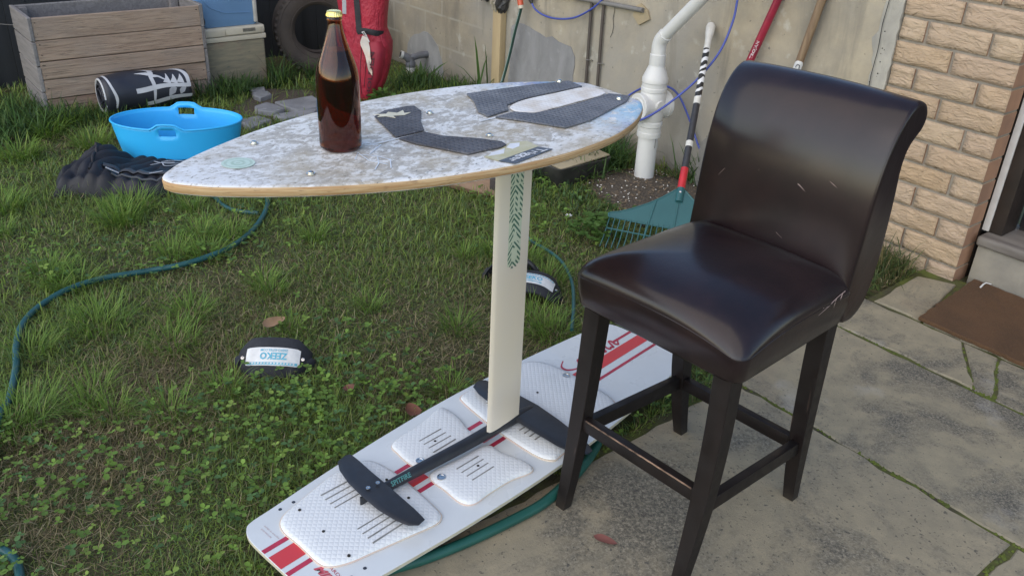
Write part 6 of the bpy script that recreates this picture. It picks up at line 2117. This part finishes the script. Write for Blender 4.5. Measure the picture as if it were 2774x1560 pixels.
def blades(x, y, z0, L, wd, az_, lean, curve, col_, col_tip=None):
    """arrays of equal length -> verts, faces, colours; blade = 2 quads + tip"""
    n = len(x)
    dx, dy = np.cos(az_), np.sin(az_)
    px, py = -dy, dx
    ts = np.array([0.0, 0.4, 0.75, 1.0]); wf = np.array([0.8, 1.0, 0.7, 0.0])
    V = np.zeros((n, 7, 3)); C = np.zeros((n, 7, 3))
    idx = 0
    ct = col_ if col_tip is None else col_tip
    for t, w_ in zip(ts, wf):
        ang = lean + curve * t
        h = L * t * np.cos(lean + curve * t * 0.6)
        o_ = L * t * np.sin(lean + curve * t * 0.6)
        cx, cy, cz = x + dx * o_, y + dy * o_, z0 + np.maximum(h, 0.001 + 0.003 * t)
        cc = col_ * (1 - t) + ct * t
        if t < 1:
            for s in (-1, 1):
                V[:, idx, 0] = cx + px * wd * w_ * s / 2
                V[:, idx, 1] = cy + py * wd * w_ * s / 2
                V[:, idx, 2] = cz
                C[:, idx] = cc
                idx += 1
        else:
            V[:, idx] = np.stack([cx, cy, cz], 1); C[:, idx] = cc
    b = np.arange(n)[:, None] * 7
    q1 = b + np.array([[0, 1, 3, 2]]); q2 = b + np.array([[2, 3, 5, 4]]); t1 = b + np.array([[4, 5, 6]])
    return V.reshape(-1, 3), np.concatenate([q1, q2]), t1, C.reshape(-1, 3)


def join(parts):
    Vs, Qs, Ts, Cs, off = [], [], [], [], 0
    for V, Q, T, C in parts:
        Vs.append(V); Cs.append(C); Qs.append(Q + off); Ts.append(T + off); off += len(V)
    return np.concatenate(Vs), [f for f in (np.concatenate(Qs), np.concatenate(Ts)) if len(f)], np.concatenate(Cs)


# smooth random fields for patchiness
class Field:
    def __init__(self, seed, scale, n=24):
        r_ = np.random.default_rng(seed)
        a = r_.random(n) * 2 * PI; f = scale * (0.5 + 1.2 * r_.random(n))
        self.kx, self.ky, self.ph = f * np.cos(a), f * np.sin(a), r_.random(n) * 2 * PI

    def __call__(self, x, y):
        s = np.zeros_like(x)
        for kx, ky, ph in zip(self.kx, self.ky, self.ph): s += np.sin(kx * x + ky * y + ph)
        return s / math.sqrt(len(self.kx) / 2)


f_dry, f_clov, f_tuft, f_hgt = Field(1, 4.5), Field(2, 4.0), Field(3, 9.0), Field(4, 6.0)


def lawn_ok(x, y):
    """true where lawn grows"""
    dx, dy = x - P0.x, y - P0.y
    s = dx * W.x + dy * W.y; v = dx * N.x + dy * N.y
    edge = np.interp(v, [0, 0.45, 1.3, 2.0, 2.9], [0.11, 0.135, 0.045, 0.02, -0.005])
    ok = (s > edge + 0.004) & (v > 0.012) & (s < 4.68)
    # the lower board, crate, cool box, tub, tyre, soil, stones, tray
    a = (x - TO.x) * ta.x + (y - TO.y) * ta.y; b = (x - TO.x) * tn.x + (y - TO.y) * tn.y
    ok &= ~((np.abs(a) < 0.69) & (b < 0.155) & (b > -0.20))
    cx_, cy_ = (x - CFL.x) * cdx + (y - CFL.y) * cdy, -(x - CFL.x) * cdy + (y - CFL.y) * cdx
    ok &= ~((cx_ > 0.0) & (cx_ < 0.93) & (cy_ > 0.0) & (cy_ < 0.4))
    ok &= ~((s > 4.02) & (s < 4.35) & (v > 1.04) & (v < 1.45))
    ok &= ~((((x + 1.66) / 0.24) ** 2 + ((y - 4.08) / 0.14) ** 2) < 1)
    ok &= ~((s > 4.0) & (v < 0.95) & (rng.random(len(x)) < 0.85))
    sx, sy = (x - 0.66) * W.x + (y - 3.92) * W.y, (x - 0.66) * N.x + (y - 3.92) * N.y
    r2 = (sx / 0.37) ** 2 + (sy / 0.27) ** 2
    ok &= ~((r2 < 1) & (rng.random(len(x)) > np.clip((r2 - 0.55) * 1.2, 0, 1)))
    ok &= ~((x > -1.66) & (x < -1.02) & (y > 4.84) & (y < 5.42) & (rng.random(len(x)) < 0.93))
    return ok


def sample(n, rmin, rmax):
    """points in the wedge of ground in front of the camera station, uniform in area"""
    r = np.sqrt(rng.random(n) * (rmax ** 2 - rmin ** 2) + rmin ** 2)
    th = rng.random(n) * (math.radians(142) - math.radians(50)) + math.radians(50)
    return r * np.cos(th), r * np.sin(th), r


GREEN = 2.15 * np.array([[0.068, 0.096, 0.020], [0.094, 0.130, 0.024], [0.050, 0.080, 0.026], [0.115, 0.155, 0.034], [0.064, 0.100, 0.036]])
STRAW = 1.25 * np.array([[0.30, 0.245, 0.135], [0.21, 0.165, 0.09], [0.125, 0.092, 0.052], [0.36, 0.31, 0.19], [0.16, 0.14, 0.06]])
parts, thatch, clover = [], [], []
for rmin, rmax, dens, wmul in ((1.15, 2.3, 34000, 1.0), (2.3, 3.1, 23000, 1.2), (3.1, 4.2, 14000, 1.5), (4.2, 5.6, 8500, 2.0), (5.6, 7.6, 4200, 2.6)):
    area = (rmax ** 2 - rmin ** 2) / 2 * math.radians(92)
    n = int(area * dens)
    x, y, r = sample(n, rmin, rmax)
    ok = lawn_ok(x, y); x, y = x[ok], y[ok]
    n = len(x)
    dry = f_dry(x, y) + 0.5 * f_hgt(x, y) - 1.3 * np.clip((y - 2.75) * 0.9, 0, 1.2) - 0.2
    kind = rng.random(n)
    # dry thatch lying low
    sel = kind < np.clip(0.21 + 0.14 * dry, 0.06, 0.55)
    m = sel.sum()
    col_ = STRAW[rng.choice(5, m, p=[0.22, 0.28, 0.26, 0.08, 0.16])] * (0.7 + 0.5 * rng.random((m, 1)))
    thatch.append(blades(x[sel], y[sel], -0.014 + 0.016 * rng.random(m), 0.018 + 0.032 * rng.random(m), 0.0016 * wmul * (0.7 + 0.6 * rng.random(m)), rng.random(m) * 2 * PI, 0.9 + 0.62 * rng.random(m), rng.normal(0, 0.5, m), col_, col_ * 1.15))
    # mown green blades
    sel = ~sel
    m = sel.sum()
    hf = np.clip(1 + 0.28 * f_hgt(x[sel], y[sel]) - 0.22 * dry[sel], 0.45, 1.9)
    far_up = np.clip((y[sel] - 3.2) / 2.0, 0, 1)
    col_ = GREEN[rng.choice(5, m, p=[0.27, 0.26, 0.22, 0.10, 0.15])] * (0.75 + 0.5 * rng.random((m, 1)))
    yel = np.clip(0.22 * dry[sel], 0, 0.5)[:, None]
    col_ = col_ * (1 - yel) + np.array([0.12, 0.125, 0.035]) * yel
    L = (0.015 + 0.032 * rng.random(m) ** 1.7) * hf * (1 + 0.45 * far_up)
    tipc = np.where(rng.random((m, 1)) < 0.22, np.array([[0.22, 0.215, 0.09]]), col_ * 1.25)
    parts.append(blades(x[sel], y[sel], np.full(m, -0.016), L, 0.0021 * wmul * (0.7 + 0.6 * rng.random(m)), rng.random(m) * 2 * PI, np.abs(rng.normal(0.55, 0.5, m)), rng.normal(0.8, 0.6, m), col_, tipc))
V, F, C = join(parts)
fast_mesh('lawn_grass', V, F, C)
V, F, C = join(thatch)
fast_mesh('dry_grass', V, F, C)

# clover and small broad leaved weeds: flat little leaves on short stalks
def leaflets(x, y, z, size, az_, tiltv, col_):
    n = len(x)
    dx, dy = np.cos(az_), np.sin(az_); px, py = -dy, dx
    V = np.zeros((n, 6, 3)); C = np.repeat(col_[:, None, :], 6, 1)
    shp = [(0.0, 0.0, 0.0), (0.45, 0.42, 0.06), (0.95, 0.33, 0.02), (1.05, 0.0, -0.04), (0.95, -0.33, 0.02), (0.45, -0.42, 0.06)]
    for i, (a, b, c_) in enumerate(shp):
        V[:, i, 0] = x + size * (dx * a * np.cos(tiltv) + px * b)
        V[:, i, 1] = y + size * (dy * a * np.cos(tiltv) + py * b)
        V[:, i, 2] = z + size * (a * np.sin(tiltv) + c_)
    b = np.arange(n)[:, None] * 6
    Q = np.concatenate([b + np.array([[0, 1, 2, 3]]), b + np.array([[0, 3, 4, 5]])])
    return V.reshape(-1, 3), Q, np.zeros((0, 3), int), C.reshape(-1, 3)


cl = []
for rmin, rmax, dens, sz in ((1.15, 2.3, 2300, 0.0125), (2.3, 3.3, 1500, 0.0125), (3.3, 4.6, 600, 0.014)):
    area = (rmax ** 2 - rmin ** 2) / 2 * math.radians(92)
    x, y, r = sample(int(area * dens), rmin, rmax)
    near = np.exp(-((x + 0.55) ** 2 + (y - 1.45) ** 2) / 0.22)          # thick clover round the near tip of the lower board
    dens_f = np.clip(0.12 + 0.26 * f_clov(x, y) + 0.5 * near, 0, 1)
    ok = lawn_ok(x, y) & (rng.random(len(x)) < dens_f)
    x, y = x[ok], y[ok]; n = len(x)
    base = 1.75 * np.array([[0.078, 0.135, 0.024], [0.105, 0.175, 0.030], [0.055, 0.105, 0.034], [0.14, 0.20, 0.04]])[rng.choice(4, n, p=[0.4, 0.3, 0.2, 0.1])] * (0.75 + 0.5 * rng.random((n, 1)))
    a0 = rng.random(n) * 2 * PI; zz = 0.010 + 0.032 * rng.random(n)
    for q in range(3):
        cl.append(leaflets(x, y, zz, sz * (0.55 + 1.0 * rng.random(n) ** 1.5), a0 + q * 2 * PI / 3, rng.normal(0.15, 0.3, n), base * (0.9 + 0.2 * rng.random((n, 1)))))
V, F, C = join(cl)
fast_mesh('clover', V, F, C)

# longer tufts
TUFTS = [(*(-1.698, 2.806), 1.0), (*(-1.363, 2.476), 1.15), (*(-1.084, 2.384), 1.0), (*(-1.091, 2.577), 0.9), (*(-1.681, 3.337), 1.0), (*(-1.628, 3.305), 0.9), (*(-1.316, 3.019), 0.8), (*(-1.192, 3.033), 0.9), (*(-1.269, 3.197), 0.9), (*(-0.909, 2.814), 0.6), (*(-0.861, 2.761), 0.5), (*(-2.486, 4.366), 1.2), (*(-2.442, 4.022), 1.2), (*(-2.174, 4.231), 1.1), (*(-2.464, 4.564), 1.2), (*(-1.334, 1.982), 1.1), (*(-1.359, 1.912), 1.1), (*(-1.122, 1.999), 0.7), (*(-0.958, 2.012), 0.8), (*(-0.823, 3.248), 0.6), (*(-1.160, 3.210), 0.8), (*(-1.654, 3.462), 1.1), (*(0.074, 2.636), 1.1), (*(0.150, 2.568), 0.9), (*(0.043, 3.134), 0.9), (*(0.129, 2.950), 0.9), (*(-2.178, 3.397), 1.1), (*(-1.562, 2.747), 0.8), (*(-0.502, 2.686), 0.5), (*(-1.507, 2.301), 0.8), (*(-1.220, 2.101), 0.7), (*(-0.838, 2.133), 0.6)]
for i in range(26):
    th = math.radians(60 + 75 * rng.random()); r = 1.9 + 3.6 * rng.random()
    TUFTS.append((r * math.cos(th), r * math.sin(th), 0.35 + 0.4 * rng.random()))
tf = []
for tx, ty_, sc in TUFTS:
    n = int(190 * sc)
    rr_ = 0.075 * sc * np.sqrt(rng.random(n)); a = rng.random(n) * 2 * PI
    x, y = tx + rr_ * np.cos(a), ty_ + rr_ * np.sin(a)
    ok = lawn_ok(x, y); x, y, a = x[ok], y[ok], a[ok]; n = len(x)
    if n == 0: continue
    col_ = 1.5 * np.array([[0.085, 0.145, 0.022], [0.11, 0.175, 0.028], [0.068, 0.120, 0.024], [0.15, 0.19, 0.045]])[rng.choice(4, n, p=[0.4, 0.25, 0.25, 0.1])] * (0.8 + 0.4 * rng.random((n, 1)))
    far = max(1.0, math.hypot(tx, ty_) / 2.6)
    tf.append(blades(x, y, np.full(n, -0.016), (0.05 + 0.075 * rng.random(n)) * (0.75 + 0.3 * sc), 0.0021 * far * (0.7 + 0.6 * rng.random(n)), a + rng.normal(0, 0.5, n), np.abs(rng.normal(0.28, 0.22, n)), 0.5 + 0.9 * rng.random(n), col_, col_ * 1.3))
V, F, C = join(tf)
fast_mesh('grass_tufts', V, F, C)

# tall rank grass along the fence, the crate, the wall foot and the pipe
tall = []


def tall_grass(cx, cy, rx, ry, rot, n, Lm, wd=0.006, colset=None, leanm=0.35):
    r = np.sqrt(rng.random(n)); a = rng.random(n) * 2 * PI
    lx_, ly_ = r * np.cos(a) * rx, r * np.sin(a) * ry
    x = cx + lx_ * math.cos(rot) - ly_ * math.sin(rot); y = cy + lx_ * math.sin(rot) + ly_ * math.cos(rot)
    ok = lawn_ok(x, y); x, y = x[ok], y[ok]; n = len(x)
    cs = colset if colset is not None else 1.25 * np.array([[0.040, 0.080, 0.022], [0.058, 0.110, 0.028], [0.030, 0.060, 0.024], [0.085, 0.14, 0.036]])
    col_ = cs[rng.choice(4, n, p=[0.35, 0.3, 0.22, 0.13])] * (0.75 + 0.5 * rng.random((n, 1)))
    tall.append(blades(x, y, np.full(n, -0.016), Lm * (0.45 + 0.75 * rng.random(n)), wd * (0.6 + 0.8 * rng.random(n)), rng.random(n) * 2 * PI, np.abs(rng.normal(leanm, 0.25, n)), rng.normal(0.8, 0.5, n), col_, col_ * 1.25))


tall_grass(-2.72, 4.50, 0.30, 0.30, 0, 900, 0.17)
tall_grass(-2.95, 4.2, 0.45, 0.35, 0, 900, 0.15)
p = CFL + Vector((cdx, cdy, 0)) * 0.35 + Vector((cdy, -cdx, 0)) * 0.14
tall_grass(p.x, p.y, 0.45, 0.12, CA, 800, 0.11)
p = CFL + Vector((cdx, cdy, 0)) * 0.98 + Vector((cdy, -cdx, 0)) * 0.05
tall_grass(p.x, p.y, 0.16, 0.12, CA, 350, 0.16)
p = SV(3.95, 1.2); tall_grass(p.x, p.y, 0.25, 0.05, CA, 240, 0.12)
p = SV(4.0, 0.98); tall_grass(p.x, p.y, 0.09, 0.06, CA, 130, 0.22)
p = SV(3.95, 0.72); tall_grass(p.x, p.y, 0.10, 0.06, CA, 140, 0.17)
p = SV(3.62, 0.85); tall_grass(p.x, p.y, 0.10, 0.08, CA, 130, 0.12)
for s, v, n, L in ((3.45, 0.34, 120, 0.13), (3.5, 0.22, 300, 0.14), (3.2, 0.12, 350, 0.13), (2.85, 0.12, 320, 0.15), (2.5, 0.12, 320, 0.14), (2.2, 0.14, 380, 0.17), (1.95, 0.18, 600, 0.20), (1.75, 0.28, 700, 0.21), (1.70, 0.42, 500, 0.17)):
    p = SV(s, v); tall_grass(p.x, p.y, 0.17, 0.11, WALL_ANG, n, L)
p = SV(1.30, 0.09); tall_grass(p.x, p.y, 0.10, 0.06, WALL_ANG, 150, 0.21)
p = SV(1.38, 0.17); tall_grass(p.x, p.y, 0.06, 0.05, WALL_ANG, 60, 0.12)
p = SV(1.95, 0.62); tall_grass(p.x, p.y, 0.30, 0.20, WALL_ANG, 700, 0.11)
p = SV(1.5, 0.72); tall_grass(p.x, p.y, 0.30, 0.15, WALL_ANG, 420, 0.055)
p = SV(1.0, 0.25); tall_grass(p.x, p.y, 0.25, 0.18, WALL_ANG, 300, 0.09)
dryset = np.array([[0.075, 0.10, 0.03], [0.10, 0.12, 0.04], [0.055, 0.085, 0.03], [0.25, 0.20, 0.10]])
p = SV(0.34, 0.12); tall_grass(p.x, p.y, 0.22, 0.11, WALL_ANG, 620, 0.14, 0.0035, dryset)
p = SV(0.20, 0.22); tall_grass(p.x, p.y, 0.10, 0.10, WALL_ANG, 260, 0.09, 0.0035, dryset)
p = SV(0.19, 0.42); tall_grass(p.x, p.y, 0.05, 0.09, WALL_ANG, 150, 0.10, 0.0035)
p = SV(0.55, 0.30); tall_grass(p.x, p.y, 0.25, 0.25, WALL_ANG, 500, 0.10, 0.0035)
p = SV(0.09, 1.35); tall_grass(p.x, p.y, 0.05, 0.30, WALL_ANG, 240, 0.07, 0.0035)
p = SV(0.10, 1.75); tall_grass(p.x, p.y, 0.05, 0.25, WALL_ANG, 200, 0.055, 0.0035)
V, F, C = join(tall)
fast_mesh('tall_grass', V, F, C)


# single plants one can pick out
def leafy_weed(loc_, n, rad, hgt, size, label, cols=((0.075, 0.15, 0.03), (0.10, 0.19, 0.04))):
    r = rad * np.sqrt(rng.random(n)); a = rng.random(n) * 2 * PI
    zz = hgt * (1 - (r / rad) ** 2 * 0.6) * (0.35 + 0.65 * rng.random(n))
    x, y = loc_[0] + r * np.cos(a), loc_[1] + r * np.sin(a)
    c0, c1 = np.array(cols[0]), np.array(cols[1])
    base = c0 + (c1 - c0) * rng.random((n, 1))
    pr = []
    for q in range(3):
        pr.append(leaflets(x, y, zz, size * (0.7 + 0.6 * rng.random(n)), a + (q - 1) * 1.1 + rng.normal(0, 0.3, n), rng.normal(0.1, 0.35, n), base))
    m = n // 2
    pr.append(blades(x[:m] * 0.5 + loc_[0] * 0.5, y[:m] * 0.5 + loc_[1] * 0.5, np.full(m, -0.016), zz[:m] + 0.01, np.full(m, 0.003), a[:m], np.abs(rng.normal(0.3, 0.2, m)), rng.normal(0.3, 0.3, m), base[:m] * 0.8))
    V, F, C = join(pr)
    o = fast_mesh('leafy_weed', V, F, C, None)
    return tag(o, label, 'weed')


p = (0.338, 3.381); leafy_weed(p, 110, 0.11, 0.10, 0.020, 'bright green leafy weed growing at the left end of the rake')
p = (0.535, 3.574); leafy_weed(p, 30, 0.035, 0.07, 0.016, 'small green weed poking up in front of the rake plate')
p = (-1.238, 5.422); leafy_weed(p, 40, 0.07, 0.10, 0.03, 'green weed beside the red bag above the stone path')
p = (-0.836, 5.158); leafy_weed(p, 40, 0.08, 0.10, 0.028, 'low weed at the foot of the red bag')


def broad_plant(loc_, specs, label):
    V, Q, T, C, off = [], [], [], [], 0
    n = len(specs)
    az_, L, wd, ln, cv = (np.array(v, float) for v in zip(*specs))
    col_ = np.array([[0.065, 0.13, 0.03]]) * (0.75 + 0.5 * rng.random((n, 1)))
    V, Q, T, C = blades(np.full(n, loc_[0]) + 0.02 * rng.normal(size=n), np.full(n, loc_[1]) + 0.02 * rng.normal(size=n), np.full(n, -0.016), L, wd, az_, ln, cv, col_, col_ * 1.2)
    o = fast_mesh('reed_plant', V, [Q, T], C, None)
    return tag(o, label, 'plant')


p = SV(3.02, 0.09)
broad_plant((p.x, p.y), [(2.2, 0.40, 0.020, 0.04, 0.25), (3.3, 0.44, 0.016, 0.06, 0.55), (1.0, 0.30, 0.016, 0.10, 0.4), (3.6, 0.33, 0.013, 0.22, 1.3), (2.9, 0.29, 0.014, 0.18, 0.9), (0.2, 0.22, 0.016, 0.25, 0.6), (4.2, 0.25, 0.012, 0.2, 1.1), (2.5, 0.36, 0.014, 0.0, 0.15)], 'tall reed-like plant growing at the foot of the timber batten')
p = SV(3.52, 0.22)
broad_plant((p.x, p.y), [(0.3, 0.24, 0.040, 0.55, 0.5), (3.2, 0.20, 0.03, 0.5, 0.5), (5.4, 0.20, 0.03, 0.6, 0.4), (1.8, 0.18, 0.028, 0.3, 0.4)], 'broad leaved green plant between the drain pipe and the batten')


# ================================================================== small pieces hang on the part they belong to
def under(thing_name, part_name, names, pick=None):
    for r_ in [o for o in bpy.data.objects if o.parent is None and o.name.split('.')[0] == thing_name]:
        kids = list(r_.children)
        parts_ = [c_ for c_ in kids if c_.name.split('.')[0] == part_name]
        if not parts_: continue
        for c_ in kids:
            if c_.name.split('.')[0] in names and c_ not in parts_:
                c_.parent = parts_[pick or 0]


under('foil_table', 'mast', ('print_ground',))
for o in list(bpy.data.objects['foil_table'].children):
    nm = o.name.split('.')[0]
    if nm in ('traction_pad', 'pad_insert', 'logo_print', 'white_print', 'sticker_print', 'roundel_print', 'strap_bolt', 'wax_smear'):
        o.parent = bpy.data.objects['board']
    if nm == 'lettering':
        zc = sum(v.co.z for v in o.data.vertices) / len(o.data.vertices)
        o.parent = bpy.data.objects['board'] if zc > 0.91 else (bpy.data.objects['mast'] if zc > 0.3 else bpy.data.objects['fuselage'])
under('foil_table', 'stabiliser_wing', ('wing_bolt',))
under('twin_tip_board', 'board_body', ('stripe_print', 'script_print', 'lettering', 'fin_bolt', 'fin'))
for sc in [o for o in bpy.data.objects['bar_stool'].children if o.name.split('.')[0] in ('seam', 'scratch_mark')]:
    zc = sum(v.co.z for v in sc.data.vertices) / len(sc.data.vertices)
    sc.parent = bpy.data.objects['seat'] if zc < 0.66 else bpy.data.objects['backrest']
bpy.data.objects['worn_edge'].parent = bpy.data.objects['rail']
under('tyre', 'tyre_casing', ('tread_block', 'bead_ring'))
under('rolled_bag', 'roll_body', ('white_band', 'white_pattern'))
under('red_bag', 'side_pocket', ('lettering',))
under('foot_strap', 'strap_body', ('white_panel', 'lettering', 'border_print', 'dash_print', 'rivet'))
under('cool_box', 'lid', ('lid_panel', 'vent_slat'))
under('garden_tub', 'tub_wall', ('rim',))
under('padded_vest', 'quilted_body', ('logo_print', 'binding'))
under('red_tool_handle', 'shaft', ('lettering',))
under('wooden_tool_handle', 'label', ('lettering',))
under('leaf_rake', 'head_plate', ('head_rib', 'cross_bar', 'tine'))
